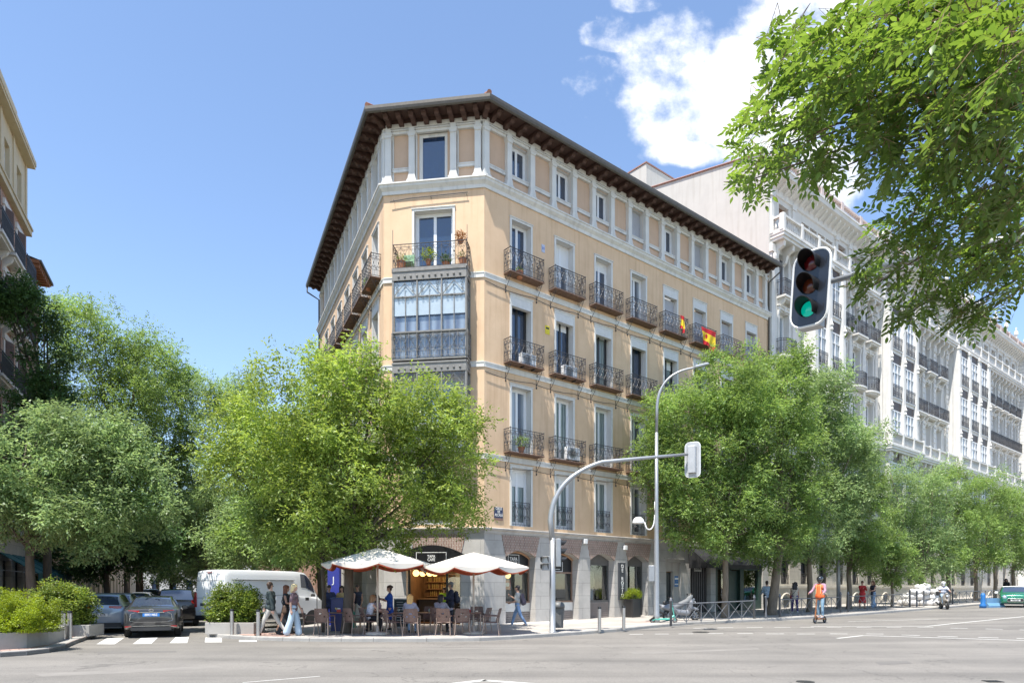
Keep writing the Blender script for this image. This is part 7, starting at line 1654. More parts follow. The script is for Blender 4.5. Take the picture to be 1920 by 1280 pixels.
pt5=car_mats('black',(.012,.012,.014),.22,.2);t=vehicle('black_suv','black off-road car ahead and to the right of the grey sedan','car',330,30.5,-24,'parked cars in the side street');sedan(t,pt5,kind='suv');rear_lamps(t,.9,1.12,.22,inner=.62,zi=1.12);mirror(t,2.9,1.02,1.1,pt5);plate(t,-.03,.8,False,'2075 LDN',M['platewhite'],M['signblack'])
t=vehicle('black_compact_car','black car with red tail lamps between the black off-road car and the white van','car',349,36,-24,'parked cars in the side street');sedan(t,pt5,kind='hatch',H=1.52);rear_lamps(t,.87,1.0,.2,inner=.45)
for k,(px,D_,pm,kd,lab) in enumerate(((262,47,pt3,'hatch','distant silver car deep in the parked row on the left'),(322,44,pt2,'suv','distant pale car beyond the black off-road car'),(281,58,pt5,'suv','farthest dark car in the side street'))):
 t=vehicle('distant_car',lab,'car',px,D_,-24,'parked cars in the side street');sedan(t,pm,kind=kd);rear_lamps(t,.87,1.0,.16,inner=.45)
vw=mat('van_white',(.78,.79,.80),.35,(.74,.75,.76),coat=.4,scale=.8)
L=5.45;H=2.46;st=[(0.0,.55,1.30,2.30,.90,.96,.80),(.04,.42,1.35,2.40,.98,1.0,.86),(.25,.38,1.36,H,1.0,1.02,.90),(1.5,.36,1.36,H+.01,1.01,1.03,.91),(3.5,.34,1.36,H,1.01,1.03,.91),(4.05,.34,1.34,2.42,1.01,1.02,.89),(4.4,.34,1.30,2.18,1.01,1.01,.84),(4.75,.34,1.26,1.72,1.0,.99,.78),(4.98,.34,1.2,1.34,.98,.95,.76),(5.25,.36,1.04,1.10,.92,.88,.62),(L,.42,.72,.76,.76,.74,.48)]
hd=31.5;p=Vector((-12.15,27.45,-.12));t=thing('white_van','tall white panel van parked across the side street behind the round shrub','van',tuple(p),R(90-hd));c=Car(st,60);c.body(vw,t)
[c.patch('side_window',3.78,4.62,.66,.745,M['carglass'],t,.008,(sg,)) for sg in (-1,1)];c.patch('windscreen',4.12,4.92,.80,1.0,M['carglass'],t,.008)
arches(c,t,(1.0,4.45),.35);[wheel(t,x,sg*.90,.35,.22,sg) for x in (1.0,4.45) for sg in (-1,1)]
for sg in (-1,1):
 mb=MB();mb.bbox(-.035,.1,sg*.92-.075,sg*.92+.075,.95,1.55,.02);mb.build('tail_light',M['tail'],t)
mb=MB();mb.box(-.02,.3,-.98,.98,.42,.62);mb.box(-.06,.1,-.9,.9,.46,.56);mb.build('rear_bumper',M['darkplastic'],t)
dk=mat('van_seam',(.10,.10,.10),.6);mb=MB();mb.box(-.006,0.01,-.008,.008,.62,2.28);mb.box(-.004,0.02,-.88,.88,2.02,2.035);mb.box(-.004,.02,-.92,.92,1.32,1.335);mb.box(-.01,.0,.30,.62,1.0,1.12)
for z in (1.42,2.06,.66):
 mb.box(.35,2.1,-1.048,-1.03+(.03 if z>1.9 else 0)+(.1 if z>2 else 0),z,z+.014);mb.box(2.15,3.4,-1.048,-1.03+(.1 if z>2 else 0),z,z+.014)
for x in (2.12,3.45,4.68):mb.box(x,x+.012,-1.046,-1.0,.6,1.38)
mb.build('panel_seams',dk,t);mb=MB();mb.box(.2,4.0,-1.05,-1.0,.44,.62);mb.box(4.9,5.4,-.95,.95,.36,.62);mb.build('lower_trim',M['darkplastic'],t)
mb=MB();mb.box(-.02,.02,-.14,.14,2.33,2.37);mb.build('high_brake_light',M['tail'],t);plate(t,-.03,.78,False,'3318 HWC',M['platewhite'],M['signblack']);mirror(t,4.35,1.13,1.35,M['darkplastic'])
mb=MB();mb.bbox(4.02,4.2,-1.055,-1.0,1.18,1.32,.01);mb.build('door_handle',M['darkplastic'],t)
pg=car_mats('green',(.015,.16,.09),.22,.25);hdg=-150;p=at(1915,43.5,-.12)
hd=213;a=R(90-hd);fwd=Vector((math.cos(a),math.sin(a),0));fp=gp(1904,1138.5,-.12);p=fp-fwd*3.84;p.z=fp.z
t=thing('green_small_car','small dark green car with a white roof and round headlights at the right edge','car',tuple(p),a);c=sedan(t,pg,kind='mini')
c.patch('white_roof',.32,2.2,.78,1.0,M['white'],t,.012);mirror(t,2.5,.98,.93,M['white'])
for sg in (-1,1):
 o=MB();o.lathe([(.11,-.02),(.125,0),(.12,.03),(.10,.035)],18);h=o.build('headlight',M['chrome'],t,(3.765,sg*.58,.71));h.rotation_euler=(R(0),R(78),0);o=MB();o.lathe([(.10,0),(.09,.03),(.05,.05),(.001,.055)],16);o.build('lens',M['headl'],h,smooth=True)
mb=MB();pts=[(3.86,-.46,.50),(3.86,-.40,.60),(3.86,0,.61),(3.86,.40,.60),(3.86,.46,.50),(3.86,.40,.39),(3.87,0,.38),(3.86,-.40,.39),(3.86,-.46,.50)];mb.tube(pts,.014,5);mb.build('grille_ring',M['chrome'],t)
mb=MB();mb.box(3.70,3.862,-.42,.42,.40,.585);mb.build('grille',M['darkplastic'],t);plate(t,3.885,.49,True,'7724 LKF',M['platewhite'],M['signblack']);mb=MB();mb.box(3.5,3.83,-.6,.6,.24,.32);mb.build('lower_grille',M['darkplastic'],t)
def spoked(parent,x,r,w=.09,name='wheel',y=0):
 g=empty(name,(x,y,r),0,parent);reg(g);n=22;mb=MB()
 ring=[(r*.72,-w/2),(r*.93,-w/2),(r,0),(r*.93,w/2),(r*.72,w/2)]
 mb.add([(q*math.cos(2*math.pi*k/n),z,q*math.sin(2*math.pi*k/n)) for q,z in ring for k in range(n)],[(i*n+k,i*n+(k+1) % n,(i+1) % 5*n+(k+1) % n,(i+1) % 5*n+k) for i in range(5) for k in range(n)]);mb.build('tyre',M['tyre'],g,smooth=True)
 mb=MB()
 for k in range(6):a=k*math.pi/3;mb.tube([(0,0,0),(r*.74*math.cos(a),0,r*.74*math.sin(a))],[.03,.016],5)
 mb.build('rim',M['rim'],g);return g
def motor_scooter(t,body,seat=None,screen=True,top=True):
 """x forward, wheels on the ground"""
 spoked(t,1.32,.26,.12);spoked(t,0.0,.26,.13)
 mb=MB();cp=lambda a,b,ra,rb,sq=None:capsule(mb,a,b,ra,rb,10,sq)
 cp((-.22,0,.62),(.35,0,.52),.13,.15);cp((.0,0,.72),(.5,0,.66),.12,.13);cp((.45,0,.42),(.95,0,.36),.15,.13);cp((1.0,0,.42),(1.12,0,.95),.13,.12);cp((1.05,.09,.55),(1.08,.12,.85),.11,.10);cp((1.05,-.09,.55),(1.08,-.12,.85),.11,.10);cp((1.12,0,.85),(1.22,0,.98),.12,.08);cp((1.2,0,.58),(1.45,0,.52),.09,.05);cp((-.25,0,.68),(-.42,0,.74),.08,.04)
 obj('fairing',remesh(mb,.028,body,'fairing',it=3),t)
 mb=MB();capsule(mb,(-.15,0,.80),(.5,0,.78),.10,.11,10,((0,0,1),.6));capsule(mb,(-.15,0,.84),(.1,0,.84),.1,.1);obj('seat',remesh(mb,.03,M['darkplastic'],'seat',it=3),t)
 mb=MB();mb.tube([(1.08,-.36,1.05),(1.14,-.18,1.03),(1.14,.18,1.03),(1.08,.36,1.05)],.018,7);mb.tube([(1.14,0,1.0),(1.34,0,.3)],.025,6);mb.build('handlebar',M['black'],t)
 [MB().tube([(1.2,0,.6),(1.32,y_,.26)],.022,6).build('fork',M['metal'],t) for y_ in (-.07,.07)]
 if screen:mb=MB();mb.add([(1.22,-.16,.96),(1.22,.16,.96),(1.08,.13,1.28),(1.08,-.13,1.28)],[(0,1,2,3)]);mb.build('windshield',shop_glass,t)
 mb=MB();mb.lathe([(.07,0),(.06,.03),(.001,.045)],12);h=mb.build('headlight',M['headl'],t,(1.29,0,.84));h.rotation_euler=(0,R(75),0)
 mb=MB();mb.tube([(-.1,-.16,.3),(-.45,-.18,.42)],[.05,.06],8);mb.build('exhaust',M['darkplastic'],t)
 for sg in (-1,1):mb=MB();mb.tube([(1.1,sg*.3,1.05),(1.08,sg*.36,1.2)],.008,4);mb.bbox(1.06,1.09,sg*.38-.06,sg*.38+.06,1.18,1.26,.01);mb.build('mirror',M['black'],t)
 if top:mb=MB();mb.bbox(-.55,-.2,-.2,.2,.86,1.14,.05);mb.build('top_box',M['darkplastic'],t)
def wheeled(name,label,cat,px,py,head,off=0.,shift=0.):
 p=gp(px,py,off);return thing(name,label,cat,tuple(p),R(90-head))
greyp=mat('scooter_grey',(.20,.21,.23),.35,(.15,.155,.17),coat=.5)
t=wheeled('parked_motor_scooter','big grey motor scooter parked behind the first railing','motor scooter',1252,1163,84);motor_scooter(t,greyp,top=False)
mb=MB();capsule(mb,(0.35,0,0.62),(1.05,0,.95),.15,.14);capsule(mb,(1.0,.0,1.0),(1.12,0,1.12),.13,.1);obj('dust_cover',remesh(mb,.03,mat('cover_grey',(.16,.165,.17),.7),'dust_cover',it=4),t)
mint=mat('scooter_mint',(.10,.42,.33),.45,(.08,.36,.29))
def kick_scooter(t,col,wr=.11,L=1.0):
 spoked(t,0,wr,.06);spoked(t,L,wr,.06);mb=MB();mb.bbox(.12,L-.22,-.09,.09,wr+.02,wr+.09,.02);mb.tube([(L-.25,0,wr+.06),(L-.05,0,wr+.2)],.045,8);mb.tube([(.0,.0,wr),(.15,0,wr+.06)],.04,6);mb.tube([(L,0,wr),(L-.04,0,wr+.22)],.035,6);mb.build('deck',col,t)
 mb=MB();mb.tube([(L-.04,0,wr+.18),(L-.18,0,1.08)],.03,8);mb.build('stem',col,t);mb=MB();mb.tube([(L-.22,-.27,1.12),(L-.18,-.1,1.1),(L-.18,.1,1.1),(L-.22,.27,1.12)],.018,7);mb.build('handlebar',M['black'],t)
 mb=MB();mb.prism([(-.14,wr+.02),(.06,wr+.16),(.12,wr+.12),(-.1,wr-.02)],-.04,.04,'y');mb.build('mudguard',M['black'],t)
t=wheeled('mint_kick_scooter','mint green electric kick scooter standing by the lamp post','kick scooter',1223,1167,82);kick_scooter(t,mint,.11,1.05)
#================================================================people
SK={'light':mat('skin_light',(.55,.33,.24),.55,(.50,.29,.21)),'tan':mat('skin_tan',(.42,.24,.16),.55,(.38,.21,.14))}
def dv(pitch,side=0.):
 """unit vector of a limb hanging down, swung forward by pitch and outwards by side"""
 p,s=R(pitch),R(side);return Vector((math.sin(s),math.sin(p)*math.cos(s),-math.cos(p)*math.cos(s)))
def cloth(nm,col,rough=.85,c2=None,scale=14):return mat('cloth_'+nm,col,rough,c2 or tuple(c*.8 for c in col),scale=scale)
def person(label,loc,az,H=1.72,pose='stand',skin='light',hair=('short',(.03,.02,.015)),top=('shirt',(.5,.5,.5)),legs=('trousers',(.05,.05,.06)),shoes=(.03,.03,.03),
     armL=(8,8,12),armR=(8,8,12),legL=(0,0),legR=(0,0),lean=0,head=(0,0),seat=0.,girl=False,extra=None,group=None,hold=None,sleeve='long',hem=None):
 """faces +y; arm = (forward pitch, outward, elbow bend); leg = (hip pitch, knee bend)"""
 k=H/1.75;t=thing('person',label,'person',tuple(loc),R(-az),group)
 hipz=(.90*k if not seat else seat+.10);hip=Vector((0,0,hipz));sw=(.195 if not girl else .17)*k;hw=.095*k
 ln=R(lean);up=Vector((0,math.sin(ln),math.cos(ln)));sh=hip+up*.50*k;nk=sh+up*.09*k
 hd=nk+up*.125*k+Vector((0,.025,0));yaw=R(-head[0]);hf=Vector((math.sin(R(head[0])),math.cos(R(head[0])),-math.sin(R(head[1]))))
 J={}
 for s,nm,arm,leg in ((-1,'L',armL,legL),(1,'R',armR,legR)):
  S=sh+Vector((s*sw,0,-.02*k));d=dv(arm[0],s*arm[1]);E=S+d*.29*k;d2=dv(arm[0]+arm[2],s*(arm[1]*.4-(18 if arm[2]>50 else 0)));Wr=E+d2*.25*k;J['S'+nm],J['E'+nm],J['W'+nm],J['d'+nm]=S,E,Wr,d2
  Hp=hip+Vector((s*hw,0,0));K=Hp+dv(leg[0],s*3)*.43*k;A=K+dv(leg[0]-leg[1],0)*.42*k;J['H'+nm],J['K'+nm],J['A'+nm]=Hp,K,A;J['f'+nm]=leg[0]-leg[1]
 if not seat:
  low=min(J['AL'].z,J['AR'].z)-.085*k;sh_=Vector((0,0,-low))
  for q in J:
   if isinstance(J[q],Vector) and q[0] not in 'd':J[q]=J[q]+sh_
  hip+=sh_;sh+=sh_;nk+=sh_;hd+=sh_
 def torso(mb,g=0.,short=False):
  w=1.0 if not girl else .88
  capsule(mb,hip+Vector((-hw*.7,0,.02)),hip+Vector((hw*.7,0,.02)),.115*k+g,.115*k+g,12,((0,1,0),.9));mid=hip.lerp(sh,.42)
  capsule(mb,mid+Vector((-.06*k*w,0,0)),mid+Vector((.06*k*w,0,0)),(.10 if girl else .118)*k+g,(.10 if girl else .118)*k+g,12);ch=hip.lerp(sh,.78)
  capsule(mb,hip,ch,.105*k+g,.11*k+g,12);capsule(mb,ch+Vector((-.085*k*w,0.01,0)),ch+Vector((.085*k*w,.01,0)),.112*k+g,.112*k+g,12)
  capsule(mb,J['SL']+Vector((.03,0,0)),J['SR']-Vector((.03,0,0)),.062*k+g,.062*k+g,10)
 b=MB();torso(b);capsule(b,sh,nk+up*.05,.055*k,.05*k)
 for n_ in 'LR':
  capsule(b,J['S'+n_],J['E'+n_],.048*k,.038*k);capsule(b,J['E'+n_],J['W'+n_],.037*k,.026*k);d2=J['d'+n_];W0=J['W'+n_]
  pal=W0+d2*.075*k;side=Vector((0,1,0))-d2*d2.y;side=side.normalized() if side.length>.1 else Vector((1,0,0));nrm=d2.cross(side)
  capsule(b,W0+side*.012,pal+side*.016,.024*k,.024*k,8,(nrm,.6));capsule(b,W0-side*.012,pal-side*.018,.024*k,.022*k,8,(nrm,.6))
  curl=nrm*(.022 if n_=='L' else -.022)
  for i,L_ in enumerate((.066,.076,.072,.056)):
   o=pal+side*(.030-.0195*i)*k;m_=o+d2*L_*.55*k+curl*.4;capsule(b,o,m_,.0092,.0086,6);capsule(b,m_,m_+d2*L_*.45*k+curl,.0086,.0074,6)
  th=W0+d2*.03+side*.03;capsule(b,th,th+side*.028+d2*.035,.011,.009,6);capsule(b,th+side*.028+d2*.035,th+side*.034+d2*.062+curl*.4,.0095,.008,6)
  capsule(b,J['H'+n_],J['K'+n_],.085*k,.058*k);capsule(b,J['K'+n_],J['K'+n_].lerp(J['A'+n_],.35),.055*k,.056*k);capsule(b,J['K'+n_].lerp(J['A'+n_],.35),J['A'+n_],.056*k,.036*k)
  capsule(b,J['A'+n_],J['A'+n_]+Vector((0,.12*k,-.045*k)),.034,.026)
 rt=Vector((hf.y,-hf.x,0)).normalized()
 capsule(b,hd+Vector((0,0,.03*k))-hf*.02,hd+Vector((0,0,.02*k))+hf*.012,.088*k,.080*k,14,(rt,.86));capsule(b,hd+hf*.02+Vector((0,0,-.02)),hd+hf*.042+Vector((0,0,-.075*k)),.062*k,.036*k,12,(rt,.95))
 capsule(b,hd+hf*.082*k+Vector((0,0,.01)),hd+hf*.102*k+Vector((0,0,-.022)),.009,.013,6);capsule(b,hd+hf*.076*k+rt*.03+Vector((0,0,.028)),hd+hf*.076*k-rt*.03+Vector((0,0,.028)),.012,.012,6)
 capsule(b,hd+hf*.080*k+rt*.014+Vector((0,0,-.052)),hd+hf*.080*k-rt*.014+Vector((0,0,-.052)),.008,.008,6)
 for s in (-1,1):capsule(b,hd+rt*s*.078*k+Vector((0,0,.012)),hd+rt*s*.082*k+Vector((0,0,-.018)),.013,.010,6)
 obj('body',remesh(b,.0125,SK[skin],'body',it=1),t)
 e=MB()
 for s in (-1,1):c_=hd+hf*.081*k+rt*s*.031*k+Vector((0,0,.008));e.lathe([(.001,-.008),(.008,-.004),(.008,.004),(.001,.008)],8,tuple(c_))
 e.build('eyes',mat('eye_dark',(.02,.015,.012),.2),t);m_=MB();capsule(m_,hd+hf*.088*k+rt*.018+Vector((0,0,-.052)),hd+hf*.088*k-rt*.018+Vector((0,0,-.052)),.0045,.0045,5);m_.build('lips',mat('lips',(.35,.10,.09),.5),t)
 hs,hc=hair
 if hs !='none':
  h=MB();g=.012;capsule(h,hd+Vector((0,0,.048*k))-hf*.032,hd+Vector((0,0,.052*k))+hf*.012,.086*k+g,.074*k+g,14,(rt,.88));capsule(h,hd-hf*.045+Vector((0,0,.03)),hd-hf*.05+Vector((0,0,-.05)),.07,.055,12,(rt,1.1))
  if hs in ('long','curly','bob','wavy'):
   ln_={'long':.30,'curly':.22,'bob':.12,'wavy':.27}[hs]
   for s in (-1,0,1):
    o=hd-hf*.055+rt*s*.06;w_=.045 if hs !='curly' else .075;capsule(h,o+Vector((0,0,.02)),o-Vector((0,0,ln_))-hf*.03+up*0,.055 if s else .065,w_)
   for s in (-1,1):o=hd+rt*s*.078+hf*.005;capsule(h,o+Vector((0,0,.05)),o-Vector((0,0,ln_*.7))-hf*.02,.032,.028 if hs !='curly' else .05)
  if hs=='curly':
   rc=random.Random(4);[capsule(h,hd-hf*.04+Vector((rc.uniform(-.11,.11),rc.uniform(-.07,.05),rc.uniform(-.14,.13))),hd-hf*.03+Vector((rc.uniform(-.12,.12),rc.uniform(-.07,.02),rc.uniform(-.15,.13))),.05,.05) for _ in range(14)]
  if hs=='bun':capsule(h,hd-hf*.1+Vector((0,0,.05)),hd-hf*.12+Vector((0,0,.04)),.045,.04)
  if hs=='tail':capsule(h,hd-hf*.09+Vector((0,0,.03)),hd-hf*.14+Vector((0,0,-.13)),.035,.022)
  if hs=='helmet':
   h=MB();capsule(h,hd+Vector((0,0,.04))-hf*.02,hd+Vector((0,0,.03))+hf*.02,.132*k,.128*k,16);capsule(h,hd+hf*.05+Vector((0,0,-.06)),hd+hf*.06+Vector((0,0,-.075)),.085,.08,12)
   obj('helmet',remesh(h,.016,mat('helmet_%02d' % int(hc[0]*99),hc,.2,coat=.8),'helmet',it=2),t)
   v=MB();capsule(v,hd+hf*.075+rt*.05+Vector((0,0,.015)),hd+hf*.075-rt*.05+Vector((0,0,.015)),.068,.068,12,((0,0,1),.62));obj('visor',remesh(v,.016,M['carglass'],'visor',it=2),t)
  else:obj('hair',remesh(h,.014,mat('hair_%02d%02d' % (int(hc[0]*99),int(hc[1]*99)),hc,.6,tuple(c*1.5 for c in hc),scale=30,detail=2,stretch=(1,1,.2)),'hair',it=1),t)
 tn,tc=top;c_=MB();torso(c_,.016+(.012 if tn in ('blazer','jacket','vest') else 0))
 if hem:
  for n_ in 'LR':capsule(c_,hip+(J['H'+n_]-hip)*.8,(J['H'+n_]-hip)*.9+hip-Vector((0,0,hem)),.13*k,.13*k)
 if tn not in ('tank','vest'):
  for n_ in 'LR':
   f=.55 if sleeve=='short' else 1.;g=.017+(.012 if tn in ('blazer','jacket') else 0)
   if f<1:capsule(c_,J['S'+n_],J['S'+n_].lerp(J['E'+n_],.75),.05*k+g,.05*k+g)
   else:capsule(c_,J['S'+n_],J['E'+n_],.048*k+g,.04*k+g);capsule(c_,J['E'+n_],J['E'+n_].lerp(J['W'+n_],.93),.039*k+g,.032*k+g)
 obj({'blazer':'blazer','tank':'sleeveless_top','dress':'dress_top','vest':'vest'}.get(tn,tn),remesh(c_,.016,tc if isinstance(tc,bpy.types.Material) else cloth('%s%02d%02d%02d' % (tn,int(tc[0]*99),int(tc[1]*99),int(tc[2]*99)),tc),tn,it=2),t)
 gn,gc=legs;gm_=gc if isinstance(gc,bpy.types.Material) else cloth('%s%02d%02d%02d' % (gn,int(gc[0]*99),int(gc[1]*99),int(gc[2]*99)),gc);c_=MB()
 if gn in ('trousers','jeans','wide_trousers','shorts'):
  wd=.035 if gn=='wide_trousers' else 0
  capsule(c_,hip+Vector((-hw*.8,0,.03)),hip+Vector((hw*.8,0,.03)),.122*k,.122*k,12,((0,1,0),.95))
  for n_ in 'LR':
   capsule(c_,J['H'+n_],J['K'+n_],.098*k,.072*k+wd)
   if gn !='shorts':capsule(c_,J['K'+n_],J['K'+n_].lerp(J['A'+n_],.93),.070*k+wd,.052*k+wd*2)
 else:# skirt:soft cone from the waist round both legs
  L_={'skirt':.45,'dress':.55,'long_dress':.95}[gn]
  if seat:
   for n_ in 'LR':capsule(c_,J['H'+n_],J['K'+n_],.12,.10)
  else:
   n=18;rows_=7;V=[]
   kl=(J['KL']+J['KR'])/2 if L_<.6 else (J['AL']+J['AR'])/2
   for r in range(rows_+1):
    q=r/rows_;cc=hip.lerp(Vector((kl.x,kl.y,hip.z-L_*k)),q)+Vector((0,0,.08*(1-q)));sp=abs(J['KL'].y-J['KR'].y)*.5*q
    for i in range(n):a=2*math.pi*i/n;rr_=(.135+.10*q)*(1+.07*q*math.sin(a*6));V.append(cc+Vector((rr_*math.cos(a),(rr_*.85+sp)*math.sin(a),0)))
   c_.add(V,[(r*n+i,r*n+(i+1) % n,(r+1)*n+(i+1) % n,(r+1)*n+i) for r in range(rows_) for i in range(n)]+[tuple(range(n)),tuple(reversed(range(rows_*n,rows_*n+n)))])
 obj(gn,remesh(c_,.017,gm_,gn,it=2),t)
 for n_ in 'LR':
  s_=MB();A=J['A'+n_];fl=R(min(0,max(-50,J['f'+n_]))) if not seat else 0;fw=Vector((0,math.cos(fl),math.sin(fl)));capsule(s_,A+Vector((0,-.02,-.035*k)),A+fw*.15*k+Vector((0,0,-.05*k)),.045,.034,8,((0,0,1),.85));capsule(s_,A+Vector((0,0,.0)),A+Vector((0,0,-.04)),.046,.046)
  obj('shoe',remesh(s_,.014,cloth('shoe%02d%02d' % (int(shoes[0]*99),int(shoes[2]*99)),shoes,.5),'shoe',it=1),t)
 if extra:extra(t,J,hip,sh,hd,hf,rt,up,k)
 return t
def backpack(col,straps=True):
 def f(t,J,hip,sh,hd,hf,rt,up,k):
  m_=MB();capsule(m_,sh+Vector((0,-.20,-.12)),sh+Vector((0,-.22,-.36)),.13,.14,12,((0,1,0),.7));capsule(m_,sh+Vector((0,-.27,-.28)),sh+Vector((0,-.28,-.38)),.08,.09);tb_=thing_on(t,'backpack',col,m_)
 return f
def thing_on(t,name,col,mb,voxel=.018):return obj(name,remesh(mb,voxel,cloth(name+'%02d%02d' % (int(col[0]*99),int(col[2]*99)),col,.7),name,it=2),t)
jean=cloth('jeans_light',(.20,.30,.44),.9,(.30,.40,.52),9);pale=cloth('pale_blue_trousers',(.44,.54,.62),.9,(.36,.46,.56),7)
plaid=cloth('plaid',(.26,.05,.10),.85,(.40,.34,.42),22);
def shirt_front(col):
 def f(t,J,hip,sh,hd,hf,rt,up,k):
  m_=MB();capsule(m_,sh+Vector((0,.105,-.02)),hip+Vector((0,.125,.06)),.045,.06,10,((0,1,0),.5));thing_on(t,'open_shirt',col,m_);m_=MB();[capsule(m_,hd+hf*.092+rt*s*.03+Vector((0,0,.012)),hd+hf*.09+rt*s*.036+Vector((0,0,.004)),.02,.018,8) for s in (-1,1)];m_.build('sunglasses',M['black'],t)
 return f
W_='people walking past the cafe terrace'
person('bearded man in a dark blazer, blue shirt and pale trousers striding to the left',gp(508,1190.5,0),268,1.84,hair=('short',(.045,.025,.015)),top=('blazer',(.03,.045,.045)),legs=('trousers',(.52,.49,.44)),shoes=(.14,.06,.035),legL=(26,8),legR=(-24,12),armL=(-22,8,15),armR=(22,10,12),head=(120,5),extra=shirt_front((.34,.36,.52)),group=W_)
def bag(col,side=1):
 def f(t,J,hip,sh,hd,hf,rt,up,k):
  m_=MB();capsule(m_,hip+Vector((side*.2,.0,.05)),hip+Vector((side*.21,0,-.1)),.08,.1,10,((1,0,0),.5));thing_on(t,'shoulder_bag',col,m_);m_=MB();m_.tube([sh+Vector((-side*.12,.1,.02)),hip.lerp(sh,.5)+Vector((side*.05,.16,0)),hip+Vector((side*.2,.04,.1))],.012,5);m_.tube([sh+Vector((-side*.12,-.08,.02)),hip.lerp(sh,.5)+Vector((side*.05,-.14,0)),hip+Vector((side*.2,-.04,.1))],.012,5);m_.build('strap',M['black'],t)
 return f
person('woman with long reddish brown hair in a black dress walking beside the blonde woman',gp(536,1187.5,0),85,1.70,girl=True,skin='tan',hair=('wavy',(.13,.045,.02)),top=('tank',(.02,.025,.03)),legs=('long_dress',(.03,.035,.04)),shoes=(.02,.02,.02),legL=(16,4),legR=(-16,8),armL=(-15,6,15),armR=(15,6,70),head=(-10,0),extra=bag((.10,.06,.04)),group=W_)
person('blonde woman in a dark T-shirt and wide pale blue trousers walking right',gp(551,1191,0),88,1.72,girl=True,hair=('bob',(.60,.46,.24)),top=('shirt',cloth('printed_tee',(.055,.055,.06),.85,(.28,.16,.18),5)),legs=('wide_trousers',pale),shoes=(.45,.35,.28),sleeve='short',legL=(11,4),legR=(-11,8),armL=(14,8,12),armR=(-10,8,14),head=(8,0),group=W_)
def phone(t,J,hip,sh,hd,hf,rt,up,k):
 m_=MB();p=J['WR']+J['dR']*.09;m_.bbox(p.x-.04,p.x+.04,p.y-.01,p.y+.01,p.z-.02,p.z+.12,.004);m_.build('phone',M['black'],t)
T_='people at the cafe terrace'
person('waitress in a bright blue dress holding a dark phone, standing at the terrace',gp(731,1180.5,0),262,1.68,girl=True,hair=('bun',(.04,.022,.015)),top=('shirt',(.02,.09,.42)),legs=('dress',(.02,.085,.40)),shoes=(.02,.02,.02),sleeve='short',armL=(30,8,75),armR=(45,5,60),head=(-8,12),extra=phone,group=T_)
person('man in a dark navy jacket with a dark backpack standing near the cafe door',gp(846,1178,0),268,1.82,skin='tan',hair=('short',(.12,.11,.10)),top=('jacket',(.015,.02,.045)),legs=('trousers',(.02,.025,.04)),shoes=(.05,.05,.05),armL=(25,6,70),armR=(10,8,30),extra=backpack((.012,.015,.035)),group=T_)
sit=dict(seat=.47,legL=(82,82),legR=(78,72))
def SIT(label,px,py,az,**k):
 p=gp(px,py,0);d=dict(sit);d.update(k);return person(label,p,az,group=T_,**d)
SIT('seated woman with light brown hair in a white sleeveless top leaning to her right',691,1187.5,62,H=1.68,girl=True,hair=('bob',(.24,.13,.06)),top=('tank',(.68,.67,.72)),legs=('trousers',(.02,.02,.025)),armL=(40,10,40),armR=(45,10,35),lean=12)
SIT('seated woman with long dark hair in a pink top behind the left parasol pole',711,1182,235,H=1.64,girl=True,hair=('long',(.025,.016,.014)),top=('shirt',(.42,.30,.33)),legs=('trousers',(.02,.02,.022)),armL=(35,8,60),armR=(40,8,60),lean=8,sleeve='short')
SIT('seated woman with long wavy blonde hair, back to the road, in a chair',768,1188,6,H=1.70,girl=True,hair=('wavy',(.62,.38,.14)),top=('shirt',(.36,.36,.44)),legs=('jeans',jean),armL=(50,22,55),armR=(40,14,60),lean=6)
SIT('seated person with dark hair in a pale patterned shirt turned towards the standing man',823,1185.5,20,H=1.70,hair=('long',(.02,.018,.02)),top=('shirt',cloth('patterned',(.45,.45,.50),.85,(.20,.20,.28),18)),legs=('trousers',(.02,.02,.025)),armL=(40,12,60),armR=(45,12,50),lean=14,head=(40,5))
person('woman with long dark hair in a cream and gold top, behind the blue stand',gp(641,1176,0),175,1.68,girl=True,hair=('long',(.025,.016,.014)),top=('shirt',cloth('cream_gold',(.60,.48,.26),.85,(.40,.25,.10),9)),legs=('long_dress',(.55,.45,.28)),shoes=(.3,.2,.1),armL=(5,6,30),armR=(8,6,40),group=T_)
person('woman partly behind the tree trunk in a peach top and green skirt',gp(658,1175.5,0),200,1.66,girl=True,hair=('long',(.04,.025,.02)),top=('tank',(.58,.36,.26)),legs=('long_dress',(.10,.28,.18)),shoes=(.3,.2,.1),armL=(20,8,60),group=T_)
person('woman with tied dark hair and bare shoulders right of the tree trunk',gp(670,1175,0),182,1.72,girl=True,skin='tan',hair=('bun',(.03,.018,.014)),top=('tank',(.04,.045,.07)),legs=('dress',(.55,.50,.42)),shoes=(.3,.2,.1),armL=(6,10,50),armR=(6,10,60),group=T_)
person('person in dark clothes with a blue shirt leaning at the blue stand',gp(617,1177,0),160,1.70,skin='tan',hair=('short',(.03,.02,.015)),top=('shirt',(.03,.04,.10)),legs=('trousers',(.03,.03,.035)),armL=(40,10,40),armR=(45,10,40),group=T_)
person('person in a high visibility vest inside the cafe doorway',wpos('C',2.55,.9,0),165,1.62,hair=('short',(.02,.015,.012)),top=('vest',(.35,.65,.04)),legs=('trousers',(.03,.03,.04)),armL=(20,8,70),armR=(20,8,70))
A_='people along the avenue pavement'
person('man with a dark backpack and blue jeans walking left past the cafe window',gp(971,1174,0),285,1.74,hair=('short',(.02,.016,.014)),top=('shirt',(.42,.42,.40)),legs=('jeans',cloth('jeans_blue',(.14,.24,.42),.9,(.24,.34,.50),9)),shoes=(.55,.55,.58),sleeve='short',legL=(-20,14),legR=(24,8),armL=(10,8,60),armR=(35,14,90),extra=backpack((.06,.05,.075)),group=A_)
